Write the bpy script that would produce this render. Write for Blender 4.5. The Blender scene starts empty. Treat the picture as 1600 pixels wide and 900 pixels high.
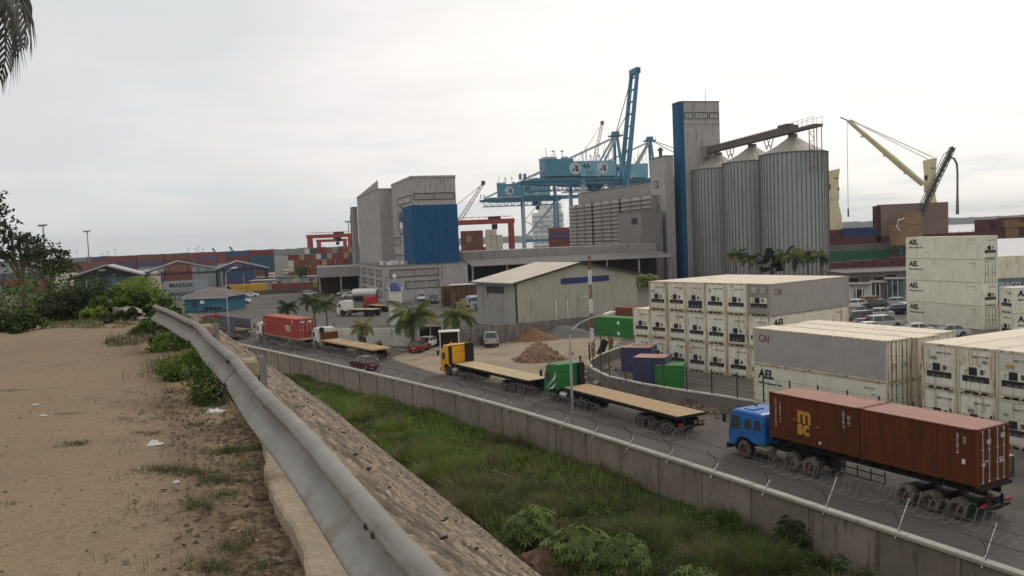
import bpy, bmesh, math, random
import numpy as np
from mathutils import Vector, Matrix
random.seed(7)
rng = np.random.default_rng(7)
S = bpy.context.scene
COL = S.collection
PI = math.pi

# ------------------------------------------------------------------ camera
CAM_H = 13.6
FOC, PITCH, ROLL = 1300.0, math.radians(3.38), math.radians(-2.37)
FW = Vector((0, math.cos(PITCH), -math.sin(PITCH)))
_r = Vector((1, 0, 0)); _u = Vector((0, math.sin(PITCH), math.cos(PITCH)))
RT = math.cos(ROLL) * _r + math.sin(ROLL) * _u
UP = -math.sin(ROLL) * _r + math.cos(ROLL) * _u
EYE = Vector((0, 0, CAM_H))
cam = bpy.data.objects.new('camera', bpy.data.cameras.new('camera'))
COL.objects.link(cam)
m = Matrix((RT, UP, -FW)).transposed().to_4x4(); m.translation = EYE
cam.matrix_world = m
cam.data.sensor_width = 36; cam.data.lens = 36 * FOC / 1600
cam.data.clip_start = 0.1; cam.data.clip_end = 30000
S.camera = cam

def ray(px, py): return FW + RT * ((px - 800) / FOC) + UP * ((450 - py) / FOC)
def G(px, py, z=0.0):
    d = ray(px, py); return EYE + d * ((z - CAM_H) / d.z)
def AT(px, py, Y):
    d = ray(px, py); return EYE + d * (Y / d.y)

# ------------------------------------------------------------------ light
SUN_EL, SUN_AZ = math.radians(38), math.radians(32)      # azimuth from +Y towards +X
w = bpy.data.worlds.new('World'); S.world = w; w.use_nodes = True
nt = w.node_tree; nt.nodes.clear()
def N(t, **k):
    n = nt.nodes.new(t)
    for a, b in k.items(): setattr(n, a, b)
    return n
out = N('ShaderNodeOutputWorld'); bg1 = N('ShaderNodeBackground'); bg2 = N('ShaderNodeBackground'); mx = N('ShaderNodeMixShader')
sky = N('ShaderNodeTexSky', sky_type='NISHITA'); sky.sun_disc = False
sky.sun_elevation = SUN_EL; sky.sun_rotation = SUN_AZ; sky.dust_density = 2.0
bg1.inputs[1].default_value = 0.09
nt.links.new(sky.outputs[0], bg1.inputs[0])
tc = N('ShaderNodeTexCoord')
mp = N('ShaderNodeMapping'); mp.inputs['Scale'].default_value = (1.0, 1.0, 3.2)
n1 = N('ShaderNodeTexNoise'); n1.inputs['Scale'].default_value = 2.1; n1.inputs['Detail'].default_value = 5; n1.inputs['Roughness'].default_value = .55
nt.links.new(tc.outputs['Generated'], mp.inputs[0]); nt.links.new(mp.outputs[0], n1.inputs['Vector'])
gl = Vector((0.50, 0.85, 0.13)).normalized()        # where the bright cloud bank lies, towards the hidden sun
dot = N('ShaderNodeVectorMath', operation='DOT_PRODUCT'); dot.inputs[1].default_value = gl
nt.links.new(tc.outputs['Generated'], dot.inputs[0])
mr = N('ShaderNodeMapRange'); mr.interpolation_type = 'SMOOTHSTEP'
mr.inputs[1].default_value = 0.62; mr.inputs[2].default_value = 1.0
nt.links.new(dot.outputs['Value'], mr.inputs[0])
ad = N('ShaderNodeMath', operation='MULTIPLY_ADD'); ad.inputs[1].default_value = 1.35; ad.inputs[2].default_value = -0.62
nt.links.new(n1.outputs[0], ad.inputs[0])
sm = N('ShaderNodeMath', operation='ADD'); nt.links.new(ad.outputs[0], sm.inputs[0]); nt.links.new(mr.outputs[0], sm.inputs[1])
cr = N('ShaderNodeValToRGB'); e = cr.color_ramp.elements
e[0].position = 0.0; e[0].color = (0.66, 0.67, 0.675, 1)
e[1].position = 0.98; e[1].color = (1.0, 0.965, 0.91, 1)
k = cr.color_ramp.elements.new(0.42); k.color = (0.84, 0.80, 0.785, 1)
nt.links.new(sm.outputs[0], cr.inputs[0])
mp2 = N('ShaderNodeMapping'); mp2.inputs['Scale'].default_value = (1.6, 1.6, 13.0)
n2 = N('ShaderNodeTexNoise'); n2.inputs['Scale'].default_value = 2.4; n2.inputs['Detail'].default_value = 6; n2.inputs['Roughness'].default_value = .6
nt.links.new(tc.outputs['Generated'], mp2.inputs[0]); nt.links.new(mp2.outputs[0], n2.inputs['Vector'])
m2 = N('ShaderNodeMapRange'); m2.interpolation_type = 'SMOOTHSTEP'; m2.inputs[1].default_value = .47; m2.inputs[2].default_value = .68; nt.links.new(n2.outputs[0], m2.inputs[0])
sx_ = N('ShaderNodeSeparateXYZ'); nt.links.new(tc.outputs['Generated'], sx_.inputs[0])
m3 = N('ShaderNodeMapRange'); m3.interpolation_type = 'SMOOTHSTEP'; m3.inputs[1].default_value = .20; m3.inputs[2].default_value = .0; m3.inputs[3].default_value = .12; m3.inputs[4].default_value = .75; nt.links.new(sx_.outputs['Z'], m3.inputs[0])
mm = N('ShaderNodeMath', operation='MULTIPLY'); nt.links.new(m2.outputs[0], mm.inputs[0]); nt.links.new(m3.outputs[0], mm.inputs[1])
mc = N('ShaderNodeMix', data_type='RGBA'); nt.links.new(mm.outputs[0], mc.inputs['Factor']); nt.links.new(cr.outputs[0], mc.inputs['A']); mc.inputs['B'].default_value = (.64, .685, .70, 1)
nt.links.new(mc.outputs['Result'], bg2.inputs[0]); bg2.inputs[1].default_value = 1.15
mx.inputs[0].default_value = 0.94
nt.links.new(bg1.outputs[0], mx.inputs[1]); nt.links.new(bg2.outputs[0], mx.inputs[2]); nt.links.new(mx.outputs[0], out.inputs[0])
sl = bpy.data.lights.new('sun', 'SUN'); sl.energy = 0.9; sl.angle = math.radians(14); sl.color = (1, .93, .82)
so = bpy.data.objects.new('sun', sl); COL.objects.link(so)
sd = Vector((math.sin(SUN_AZ) * math.cos(SUN_EL), math.cos(SUN_AZ) * math.cos(SUN_EL), math.sin(SUN_EL)))
so.rotation_euler = sd.to_track_quat('Z', 'Y').to_euler()
vs = S.view_settings; vs.view_transform = 'Standard'; vs.look = 'None'; vs.exposure = 0.0; vs.gamma = 1.0

# ------------------------------------------------------------------ materials
def mat(name, col, rough=.75, var=.18, scale=1.5, metal=0.0, dirt=None, damt=.0, dscale=.6, streak=0.0, bump=0.0, bscale=8.0, fine=0.0, world=False, spec=None, trans=None, rnd=.0, fscale=None):
    """Principled with object-space mottling; dirt = second colour laid in patches (streak>0: runs down)."""
    m = bpy.data.materials.new(name); m.use_nodes = True
    t = m.node_tree; nd = t.nodes; b = nd['Principled BSDF']; L = t.links.new
    b.inputs['Roughness'].default_value = rough; b.inputs['Metallic'].default_value = metal
    b.inputs['Specular IOR Level'].default_value = spec if spec is not None else (.10 if rough > .8 else .22 if rough > .55 else .4)
    co = nd.new('ShaderNodeTexCoord'); oi = nd.new('ShaderNodeObjectInfo')
    if world:
        geo = nd.new('ShaderNodeNewGeometry'); src = geo.outputs['Position']
    else:
        va = nd.new('ShaderNodeVectorMath'); va.operation = 'ADD'
        ml = nd.new('ShaderNodeVectorMath'); ml.operation = 'SCALE'; ml.inputs[0].default_value = (37.1, 91.7, 53.3)
        L(oi.outputs['Random'], ml.inputs['Scale']); L(co.outputs['Object'], va.inputs[0]); L(ml.outputs[0], va.inputs[1]); src = va.outputs[0]
    nz = nd.new('ShaderNodeTexNoise'); nz.inputs['Scale'].default_value = scale; nz.inputs['Detail'].default_value = 5; nz.inputs['Roughness'].default_value = .62
    L(src, nz.inputs['Vector'])
    hv = nd.new('ShaderNodeMapRange'); hv.inputs[1].default_value = .25; hv.inputs[2].default_value = .75
    hv.inputs[3].default_value = 1 - var; hv.inputs[4].default_value = 1 + var; L(nz.outputs[0], hv.inputs[0])
    val = hv.outputs[0]
    if fine:
        nf = nd.new('ShaderNodeTexNoise'); nf.inputs['Scale'].default_value = fscale or scale * 14; nf.inputs['Detail'].default_value = 3; L(src, nf.inputs['Vector'])
        hf = nd.new('ShaderNodeMapRange'); hf.inputs[1].default_value = .3; hf.inputs[2].default_value = .7; hf.inputs[3].default_value = 1 - fine; hf.inputs[4].default_value = 1 + fine; L(nf.outputs[0], hf.inputs[0])
        mm = nd.new('ShaderNodeMath'); mm.operation = 'MULTIPLY'; L(val, mm.inputs[0]); L(hf.outputs[0], mm.inputs[1]); val = mm.outputs[0]
    if rnd:
        hr = nd.new('ShaderNodeMapRange'); hr.inputs[3].default_value = 1 - rnd; hr.inputs[4].default_value = 1 + rnd; L(oi.outputs['Random'], hr.inputs[0])
        mm = nd.new('ShaderNodeMath'); mm.operation = 'MULTIPLY'; L(val, mm.inputs[0]); L(hr.outputs[0], mm.inputs[1]); val = mm.outputs[0]
    cs = nd.new('ShaderNodeVectorMath'); cs.operation = 'SCALE'; cs.inputs[0].default_value = col[:3]; L(val, cs.inputs['Scale'])
    colour = cs.outputs[0]
    if dirt is not None and damt > 0:
        mp_ = nd.new('ShaderNodeMapping'); s = dscale
        mp_.inputs['Scale'].default_value = (s, s, s * (0.12 if streak else 1)); L(src, mp_.inputs[0])
        nz2 = nd.new('ShaderNodeTexNoise'); nz2.inputs['Scale'].default_value = 1.0 if not streak else 3.0; nz2.inputs['Detail'].default_value = 6; nz2.inputs['Roughness'].default_value = .68
        L(mp_.outputs[0], nz2.inputs['Vector'])
        md = nd.new('ShaderNodeMapRange'); md.interpolation_type = 'SMOOTHSTEP'
        md.inputs[1].default_value = .655 - damt * .28; md.inputs[2].default_value = .80 - damt * .28; md.inputs[4].default_value = min(1, .5 + damt * .5)
        L(nz2.outputs[0], md.inputs[0])
        mxx = nd.new('ShaderNodeMix'); mxx.data_type = 'RGBA'
        L(md.outputs[0], mxx.inputs['Factor']); L(colour, mxx.inputs['A']); mxx.inputs['B'].default_value = (*dirt, 1); colour = mxx.outputs['Result']
    L(colour, b.inputs['Base Color'])
    if bump:
        nb = nd.new('ShaderNodeTexNoise'); nb.inputs['Scale'].default_value = bscale; nb.inputs['Detail'].default_value = 6; L(src, nb.inputs['Vector'])
        bp = nd.new('ShaderNodeBump'); bp.inputs['Strength'].default_value = 1.0; bp.inputs['Distance'].default_value = bump; L(nb.outputs[0], bp.inputs['Height']); L(bp.outputs[0], b.inputs['Normal'])
    if trans is not None:
        tr = nd.new('ShaderNodeBsdfTranslucent'); tr.inputs[0].default_value = (*trans, 1); mxs = nd.new('ShaderNodeMixShader'); mxs.inputs[0].default_value = .3
        o_ = nd['Material Output']; L(b.outputs[0], mxs.inputs[1]); L(tr.outputs[0], mxs.inputs[2]); L(mxs.outputs[0], o_.inputs[0])
    return m

RUST = (.16, .065, .03)
DK = mat('dark_steel', (.022, .02, .019), .7, .3)
TYRE = mat('tyre_rubber', (.028, .026, .024), .9, .25, dirt=(.16, .13, .10), damt=.35, dscale=3)
TYRED = mat('dusty_tyre', (.10, .085, .07), .95, .3, dirt=(.2, .16, .13), damt=.6, dscale=3)
RIM = mat('rusty_rim', (.10, .06, .05), .7, .3, 5)
GLASS = mat('vehicle_glass', (.045, .055, .052), .10, .1, spec=.6)
BLACKH = mat('black_gap', (.012, .011, .011), .9, .1)
CHROME = mat('bright_metal', (.5, .5, .5), .35, .1, metal=.8)
LAMPW = mat('lamp_glass', (.7, .7, .66), .2, .05)
LAMPR = mat('red_lens', (.30, .02, .02), .25, .05)
GALV = mat('galvanised', (.34, .34, .33), .5, .15, 3, metal=.35)
CONC = mat('concrete', (.28, .255, .225), .9, .22, .8, dirt=(.12, .10, .08), damt=.4, dscale=.7, bump=.01, fine=.12)
WHITEP = mat('white_paint', (.72, .72, .68), .5, .08, dirt=(.35, .27, .2), damt=.25, dscale=1.2, streak=1)
WOOD = mat('deck_wood', (.43, .30, .185), .85, .22, 2.2, dirt=(.25, .16, .09), damt=.35, dscale=1.0, fine=.15)

# ------------------------------------------------------------------ mesh helpers
class MB:
    def __init__(s): s.v = []; s.f = []; s.m = []
    def add(s, vs, fs, mi=0):
        o = len(s.v); s.v += [tuple(p) for p in vs]; s.f += [tuple(i + o for i in f) for f in fs]; s.m += [mi] * len(fs); return s
    def box(s, c, d, rz=0.0, mi=0, ry=0.0, rx=0.0):
        M = Matrix.Translation(c) @ Matrix.Rotation(rz, 4, 'Z') @ Matrix.Rotation(ry, 4, 'Y') @ Matrix.Rotation(rx, 4, 'X')
        h = [x / 2 for x in d]
        vs = [M @ Vector((sx * h[0], sy * h[1], sz * h[2])) for sz in (-1, 1) for sy in (-1, 1) for sx in (-1, 1)]
        return s.add(vs, [(0, 2, 3, 1), (4, 5, 7, 6), (0, 1, 5, 4), (2, 6, 7, 3), (0, 4, 6, 2), (1, 3, 7, 5)], mi)
    def b2(s, lo, hi, mi=0):
        return s.box([(a + b) / 2 for a, b in zip(lo, hi)], [b - a for a, b in zip(lo, hi)], mi=mi)
    def prism(s, poly, a0, a1, axis='z', mi=0):
        """poly: 2D points; extruded along axis. axis z: (x,y); y: (x,z); x: (y,z)"""
        def P(p, h): return {'z': (p[0], p[1], h), 'y': (p[0], h, p[1]), 'x': (h, p[0], p[1])}[axis]
        n = len(poly); vs = [P(p, a0) for p in poly] + [P(p, a1) for p in poly]
        return s.add(vs, [tuple(range(n))[::-1], tuple(range(n, 2 * n))] + [(i, (i + 1) % n, n + (i + 1) % n, n + i) for i in range(n)], mi)
    def beam(s, a, b, w_, h_=None, mi=0):
        a = Vector(a); b = Vector(b); d = b - a; L = d.length
        if L < 1e-6: return s
        h_ = h_ or w_; z = d / L; up = Vector((0, 0, 1)) if abs(z.z) < .98 else Vector((0, 1, 0)); x = z.cross(up).normalized(); y = x.cross(z)
        vs = [q + x * sx * w_ / 2 + y * sy * h_ / 2 for q in (a, b) for sx, sy in ((-1, -1), (1, -1), (1, 1), (-1, 1))]
        return s.add(vs, [(0, 1, 2, 3), (7, 6, 5, 4), (0, 4, 5, 1), (1, 5, 6, 2), (2, 6, 7, 3), (3, 7, 4, 0)], mi)
    def tube(s, pts, r, n=6, mi=0, cap=True):
        pts = [Vector(p) for p in pts]; rs = r if isinstance(r, (list, tuple)) else [r] * len(pts); o = []
        for i, p in enumerate(pts):
            d = (pts[min(i + 1, len(pts) - 1)] - pts[max(i - 1, 0)]).normalized()
            up = Vector((0, 0, 1)) if abs(d.z) < .95 else Vector((1, 0, 0)); x = d.cross(up).normalized(); y = x.cross(d)
            for k in range(n):
                a = 2 * PI * k / n; o.append(p + (x * math.cos(a) + y * math.sin(a)) * rs[i])
        fs = [(i * n + k, i * n + (k + 1) % n, (i + 1) * n + (k + 1) % n, (i + 1) * n + k) for i in range(len(pts) - 1) for k in range(n)]
        if cap: fs += [tuple(range(n))[::-1], tuple(range((len(pts) - 1) * n, len(pts) * n))]
        return s.add(o, fs, mi)
    def cyl(s, c, r, h, axis='z', n=16, mi=0, r2=None):
        c = Vector(c); A = {'x': Vector((1, 0, 0)), 'y': Vector((0, 1, 0)), 'z': Vector((0, 0, 1))}[axis]
        a = c - A * h / 2; b = c + A * h / 2; r2 = r if r2 is None else r2
        X = {'x': Vector((0, 1, 0)), 'y': Vector((0, 0, 1)), 'z': Vector((1, 0, 0))}[axis]; Y = A.cross(X)
        vs = [a + (X * math.cos(2 * PI * k / n) + Y * math.sin(2 * PI * k / n)) * r for k in range(n)] + [b + (X * math.cos(2 * PI * k / n) + Y * math.sin(2 * PI * k / n)) * r2 for k in range(n)]
        return s.add(vs, [tuple(range(n))[::-1], tuple(range(n, 2 * n))] + [(k, (k + 1) % n, n + (k + 1) % n, n + k) for k in range(n)], mi)
    def quad(s, a, b, c, d, mi=0): return s.add([a, b, c, d], [(0, 1, 2, 3)], mi)
    def grid(s, P, mi=0):
        """P: 2D list of points"""
        r, c = len(P), len(P[0]); return s.add([p for row in P for p in row], [(i * c + j, i * c + j + 1, (i + 1) * c + j + 1, (i + 1) * c + j) for i in range(r - 1) for j in range(c - 1)], mi)
    def mesh(s, name, mats, smooth=False):
        me = bpy.data.meshes.new(name); me.from_pydata(s.v, [], s.f)
        for x in (mats if isinstance(mats, (list, tuple)) else [mats]): me.materials.append(x)
        if len(me.materials) > 1: me.polygons.foreach_set('material_index', s.m)
        if smooth: me.polygons.foreach_set('use_smooth', [True] * len(me.polygons))
        me.update(); return me
    def build(s, name, mats, parent=None, smooth=False, loc=None, rz=None, bevel=0.0, fix=False):
        me = s.mesh(name, mats, smooth)
        if bevel or fix:
            bm = bmesh.new(); bm.from_mesh(me)
            if fix: bmesh.ops.recalc_face_normals(bm, faces=bm.faces)
            if bevel: bmesh.ops.bevel(bm, geom=[e for e in bm.edges if len(e.link_faces) == 2 and e.calc_face_angle(0) > .5], offset=bevel, segments=1, affect='EDGES', clamp_overlap=True)
            bm.to_mesh(me); bm.free()
        return ob(name, me, parent, loc, rz)

def ob(name, me, parent=None, loc=None, rz=None):
    o = bpy.data.objects.new(name, me); COL.objects.link(o)
    if parent is not None: o.parent = parent
    if loc is not None: o.location = loc
    if rz is not None: o.rotation_euler = (0, 0, rz)
    return o
def thing(name, label, cat, loc=(0, 0, 0), rz=0.0, group=None):
    o = ob(name, None, None, loc, rz); o.empty_display_size = .3
    return tag(o, label, cat, group)
def tag(o, label=None, cat=None, group=None, kind=None):
    if label: o['label'] = label
    if cat: o['category'] = cat
    if group: o['group'] = group
    if kind: o['kind'] = kind
    return o
KIDS = {}
def dup(root, loc, rz, label=None, group=None):
    """copy of a thing with copies of its parts and sub-parts (mesh data shared)"""
    if root.name not in KIDS:
        KIDS[root.name] = [(c, list(c.children)) for c in root.children]
    r = root.copy(); COL.objects.link(r); r.location = loc; r.rotation_euler = (0, 0, rz)
    if label: r['label'] = label
    if group: r['group'] = group
    for c, gs in KIDS[root.name]:
        k = c.copy(); COL.objects.link(k); k.parent = r
        for g_ in gs:
            d = g_.copy(); COL.objects.link(d); d.parent = k
    return r
FONTS = {}
def text(name, s, size, mt, parent, loc, rot, bold=0.0, sx=1.0, shear=0.0, align='LEFT', ext=.004):
    key = (s, size, mt.name, bold, sx, shear, align)
    if key not in FONTS:
        c = bpy.data.curves.new(name, 'FONT'); c.body = s; c.size = size; c.extrude = ext; c.offset = bold; c.shear = shear; c.align_x = align; c.resolution_u = 2
        t_ = bpy.data.objects.new('tmp', c); COL.objects.link(t_)
        me = bpy.data.meshes.new_from_object(t_.evaluated_get(bpy.context.evaluated_depsgraph_get())); bpy.data.objects.remove(t_)
        me.materials.clear(); me.materials.append(mt); me.transform(Matrix.Scale(sx, 4, (1, 0, 0))); FONTS[key] = me
    o = ob(name, FONTS[key], parent, loc); o.rotation_euler = rot; return o
# ------------------------------------------------------------------ numpy noise
def _lat(seed): return np.random.default_rng(seed).random((256, 256))
_L = {}
def vnoise(x, y, seed=0):
    if seed not in _L: _L[seed] = _lat(seed)
    T = _L[seed]; xi = np.floor(x).astype(int); yi = np.floor(y).astype(int); fx = x - xi; fy = y - yi
    fx = fx * fx * (3 - 2 * fx); fy = fy * fy * (3 - 2 * fy); a = xi & 255; b = (xi + 1) & 255; c = yi & 255; d = (yi + 1) & 255
    return (T[a, c] * (1 - fx) + T[b, c] * fx) * (1 - fy) + (T[a, d] * (1 - fx) + T[b, d] * fx) * fy
def fbm(x, y, o=4, seed=0):
    r = 0; amp = 1; tot = 0
    for i in range(o): r = r + amp * vnoise(x * 2 ** i, y * 2 ** i, seed + i); tot += amp; amp *= .5
    return r / tot
def cells(x, y, seed=3):
    T1, T2, T3 = _lat(seed), _lat(seed + 1), _lat(seed + 2); xi = np.floor(x).astype(int); yi = np.floor(y).astype(int)
    f1 = np.full(x.shape, 9.); f2 = np.full(x.shape, 9.); hh = np.zeros(x.shape)
    for i in (-1, 0, 1):
        for j in (-1, 0, 1):
            a = (xi + i) & 255; b = (yi + j) & 255; d = np.hypot(xi + i + .15 + .7 * T1[a, b] - x, yi + j + .15 + .7 * T2[a, b] - y)
            n_ = d < f1; f2 = np.where(n_, f1, np.minimum(f2, d)); hh = np.where(n_, T3[a, b], hh); f1 = np.where(n_, d, f1)
    return f1, f2, hh
def sstep(a, b, x):
    t = np.clip((x - a) / (b - a), 0, 1); return t * t * (3 - 2 * t)
def npmesh(name, V, F, mats, smooth=True, mi=None):
    me = bpy.data.meshes.new(name); V = np.asarray(V, np.float32); F = np.asarray(F, np.int32); k = F.shape[1]
    me.vertices.add(len(V)); me.vertices.foreach_set('co', V.ravel()); me.loops.add(F.size); me.loops.foreach_set('vertex_index', F.ravel())
    me.polygons.add(len(F)); me.polygons.foreach_set('loop_start', np.arange(0, F.size, k, dtype=np.int32)); me.polygons.foreach_set('loop_total', np.full(len(F), k, np.int32))
    for x in (mats if isinstance(mats, (list, tuple)) else [mats]): me.materials.append(x)
    if mi is not None: me.polygons.foreach_set('material_index', np.asarray(mi, np.int32))
    if smooth: me.polygons.foreach_set('use_smooth', np.ones(len(F), bool))
    me.update(calc_edges=True); return me
def gridmesh(name, X, Y, Z, mats):
    r, c = X.shape; V = np.stack([X, Y, Z], -1).reshape(-1, 3); i = np.arange(r * c).reshape(r, c)
    F = np.stack([i[:-1, :-1], i[:-1, 1:], i[1:, 1:], i[1:, :-1]], -1).reshape(-1, 4); return npmesh(name, V, F, mats)

# ------------------------------------------------------------------ setting: ground, road, water, far shore
GROUND = mat('yard_ground', (.135, .118, .10), .95, .25, .05, dirt=(.085, .075, .066), damt=.5, dscale=.06, fine=.14, world=True, bump=.02, bscale=2)
ASPH = mat('asphalt', (.118, .104, .095), .9, .18, .25, dirt=(.175, .15, .125), damt=.4, dscale=.3, fine=.12, world=True, bump=.006, bscale=20)
PARK = mat('parking_asphalt', (.138, .122, .108), .9, .2, .08, dirt=(.14, .125, .105), damt=.45, dscale=.07, fine=.1, world=True)
SAND = mat('sandy_lot', (.315, .252, .178), .95, .2, .22, dirt=(.20, .15, .105), damt=.45, dscale=.16, fine=.12, world=True, bump=.03, bscale=1.5)
YARDC = mat('yard_concrete', (.17, .145, .122), .9, .25, .2, dirt=(.09, .075, .062), damt=.5, dscale=.2, fine=.1, world=True)
WATER = mat('river_water', (.30, .33, .33), .22, .05, .01, spec=.6, world=True, bump=.25, bscale=.25)
PAINT = mat('road_paint', (.55, .54, .50), .8, .3, 2, dirt=(.12, .11, .10), damt=.5, dscale=2)
def sheet(name, pts, z, mt, kind='structure'):
    me = bpy.data.meshes.new(name); me.from_pydata([(p[0], p[1], z) for p in pts], [], [tuple(range(len(pts)))]); me.materials.append(mt)
    bm = bmesh.new(); bm.from_mesh(me); bmesh.ops.recalc_face_normals(bm, faces=bm.faces)
    for f in bm.faces:
        if f.normal.z < 0: f.normal_flip()
    bmesh.ops.triangulate(bm, faces=bm.faces); bm.to_mesh(me); bm.free()
    return tag(ob(name, me), kind=kind)
sheet('port_ground', [(-4300, -300), (900, -300), (900, 282), (100, 282), (86, 365), (-600, 4300), (-4300, 4300)], 0.0, GROUND)
sheet('river_water', [(-700, -300), (4300, -300), (4300, 4300), (-700, 4300)], -2.5, WATER)
quay = MB(); q = [Vector(v) for v in ((900, 282, 0), (100, 282, 0), (86, 365, 0), (-600, 4300, 0))]
for a, b in zip(q, q[1:]): quay.quad(a, b, b - Vector((0, 0, 3)), a - Vector((0, 0, 3)))
tag(quay.build('quay_edge', CONC), kind='structure')
WOODS = mat('far_woods', (.045, .06, .04), .95, .5, .03, world=True)
def woods(name, x0, x1, y, depth, hgt, step, seed, z0=0.0):
    xs = np.arange(x0, x1, step); ys = np.linspace(0, depth, 9); X, Y = np.meshgrid(xs, ys)
    prof = np.sin(np.clip(Y / depth * 1.5, 0, 1) * PI / 2) ** .35
    Z = z0 + hgt * prof * (.55 + .25 * fbm(X / 700, Y / 300, 3, seed) + .32 * vnoise(X / 22, Y / 22, seed + 5) + .2 * vnoise(X / 9, Y / 9, seed + 6)); Z[0, :] = z0 - 1.5
    return tag(ob(name, gridmesh(name, X, Y + y, Z, WOODS)), kind='stuff')
woods('far_shore_woods', -300, 3600, 3300, 500, 27, 6, 11, -2.0)
woods('far_left_woods', -2600, -150, 1500, 300, 12.5, 5, 21)

# wall line along the road (coping top 2.2 m)
wpx = [(365, 535), (450, 553), (560, 577), (640, 596), (720, 614), (800, 636), (880, 660), (960, 685), (1045, 712), (1150, 745), (1290, 794), (1380, 825), (1480, 858)]
WL = [Vector(G(x, y, 2.2)[:2]) for x, y in wpx]
# the line as built: a gentle curve through the measured points
WT = [Vector((-62, 139)), Vector((-47, 119)), Vector((-34.8, 102.8)), Vector((-24.4, 89.3)), Vector((-14.4, 76.0)), Vector((-8.75, 68.2)), Vector((-4.15, 61.8)), Vector((-.5, 56.1)), Vector((2.75, 50.6)), Vector((5.35, 46.0)), Vector((7.68, 41.8)), Vector((9.95, 37.6)), Vector((12.35, 33.1)), Vector((15.0, 28.2)), Vector((18.5, 21.5)), Vector((24, 11))]
def resample(pts, step):
    out_ = [pts[0].copy()]; acc = 0.0
    for a, b in zip(pts, pts[1:]):
        L = (b - a).length; d = (b - a) / L; s = step - acc
        while s <= L: out_.append(a + d * s); s += step
        acc = L - (s - step)
    return out_
WR = resample(WT, 3.3)
def offs(pts, dist):
    o = []
    for i, p in enumerate(pts):
        d = (pts[min(i + 1, len(pts) - 1)] - pts[max(i - 1, 0)]).normalized(); o.append(p + Vector((-d.y, d.x)) * dist)
    return o
sheet('road', [tuple(p) for p in offs(WR, .05)] + [tuple(p) for p in reversed(offs(WR, 11.6))], .004, ASPH)
sheet('parking_lot', [tuple(G(x, y)[:2]) for x, y in ((150, 505), (300, 448), (470, 441), (600, 462), (740, 462), (760, 505), (640, 535), (500, 530), (330, 512))], .008, PARK)
sheet('sandy_lot', [tuple(G(x, y)[:2]) for x, y in ((610, 560), (690, 530), (750, 520), (905, 508), (990, 515), (960, 545), (925, 570), (905, 600), (840, 603), (770, 598), (700, 590))], .012, SAND)
sheet('container_yard', [tuple(G(x, y)[:2]) for x, y in ((935, 560), (985, 520), (1250, 470), (1700, 460), (1900, 700), (1250, 640), (1060, 612), (960, 590))], .016, YARDC)
for a, b in (((395, 486), (434, 484)), ((398, 464), (420, 463)), ((415, 448), (450, 446)), ((660, 483), (674, 480)), ((668, 550), (700, 555)), ((620, 545), (655, 550)), ((560, 536), (600, 541))):
    p = Vector(G(*a)); q = Vector(G(*b)); mk = MB(); d = (q - p).normalized(); s_ = Vector((-d.y, d.x, 0)) * .14
    mk.quad(p - s_, q - s_, q + s_, p + s_); o = mk.build('painted_line', PAINT); o.location.z = .022; tag(o, kind='structure')

# ------------------------------------------------------------------ hill with the dirt road, embankment
TA = np.array([-.4083, .9129]); TN = np.array([.9129, .4083])
def tn(t, n): return (t * TA[0] + n * TN[0], t * TA[1] + n * TN[1])
def inv_tn(x, y): return x * TA[0] + y * TA[1], x * TN[0] + y * TN[1]
HZ = 11.8
def hillz(t, n):
    t = np.asarray(t, float); n = np.asarray(n, float)
    h = HZ - HZ * sstep(24, 78, t + .25 * np.minimum(n + 6, 0))
    h = h + .07 * (fbm(t * .3, n * .3, 2, 31) - .5) + .004 * (fbm(t * 2.2, n * 2.2, 3, 41) - .5)
    h = h - .07 * sstep(-.2, .8, n) * (t < 14)                       # the shoulder drops towards the kerb
    return h
DIRT = mat('dirt_road', (.264, .192, .124), .95, .10, .5, dirt=(.195, .146, .098), damt=.26, dscale=.35, fine=.34, world=True, bump=.004, bscale=90, fscale=75)
_t = DIRT.node_tree; _b = _t.nodes['Principled BSDF']; _l = _b.inputs['Base Color'].links[0].from_socket; _a = _t.nodes.new('ShaderNodeVertexColor'); _a.layer_name = 'soil'; _mx = _t.nodes.new('ShaderNodeMix'); _mx.data_type = 'RGBA'
_t.links.new(_a.outputs[0], _mx.inputs['Factor']); _t.links.new(_l, _mx.inputs['A']); _nz = _t.nodes.new('ShaderNodeTexNoise'); _nz.inputs['Scale'].default_value = 16; _nz.inputs['Detail'].default_value = 6; _cr = _t.nodes.new('ShaderNodeValToRGB'); _cr.color_ramp.elements[0].color = (.055, .036, .022, 1); _cr.color_ramp.elements[1].color = (.26, .185, .12, 1); _cr.color_ramp.elements[0].position = .36; _cr.color_ramp.elements[1].position = .68
_g = _t.nodes.new('ShaderNodeNewGeometry'); _t.links.new(_g.outputs['Position'], _nz.inputs['Vector']); _t.links.new(_nz.outputs[0], _cr.inputs[0]); _t.links.new(_cr.outputs[0], _mx.inputs['B']); _t.links.new(_mx.outputs['Result'], _b.inputs['Base Color'])
ts = np.concatenate([np.arange(-8, 0, .5), np.arange(0, 9, .04), np.arange(9, 14, .07), np.arange(14, 26, .16), np.arange(26, 80, 1.5)])
ns = np.concatenate([np.arange(-90, -20, 4.), np.arange(-20, -9, .5), np.arange(-9, -1.2, .075), np.arange(-1.2, .99, .03)])
T, Nn = np.meshgrid(ts, ns); X, Y = tn(T, Nn); Z = hillz(T, Nn); near_ = (T < 26) * (T > -.5)
peb = fbm(T * 9, Nn * 9, 2, 51); Z = Z + .012 * np.clip(peb - .62, 0, 1) * near_
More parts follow.
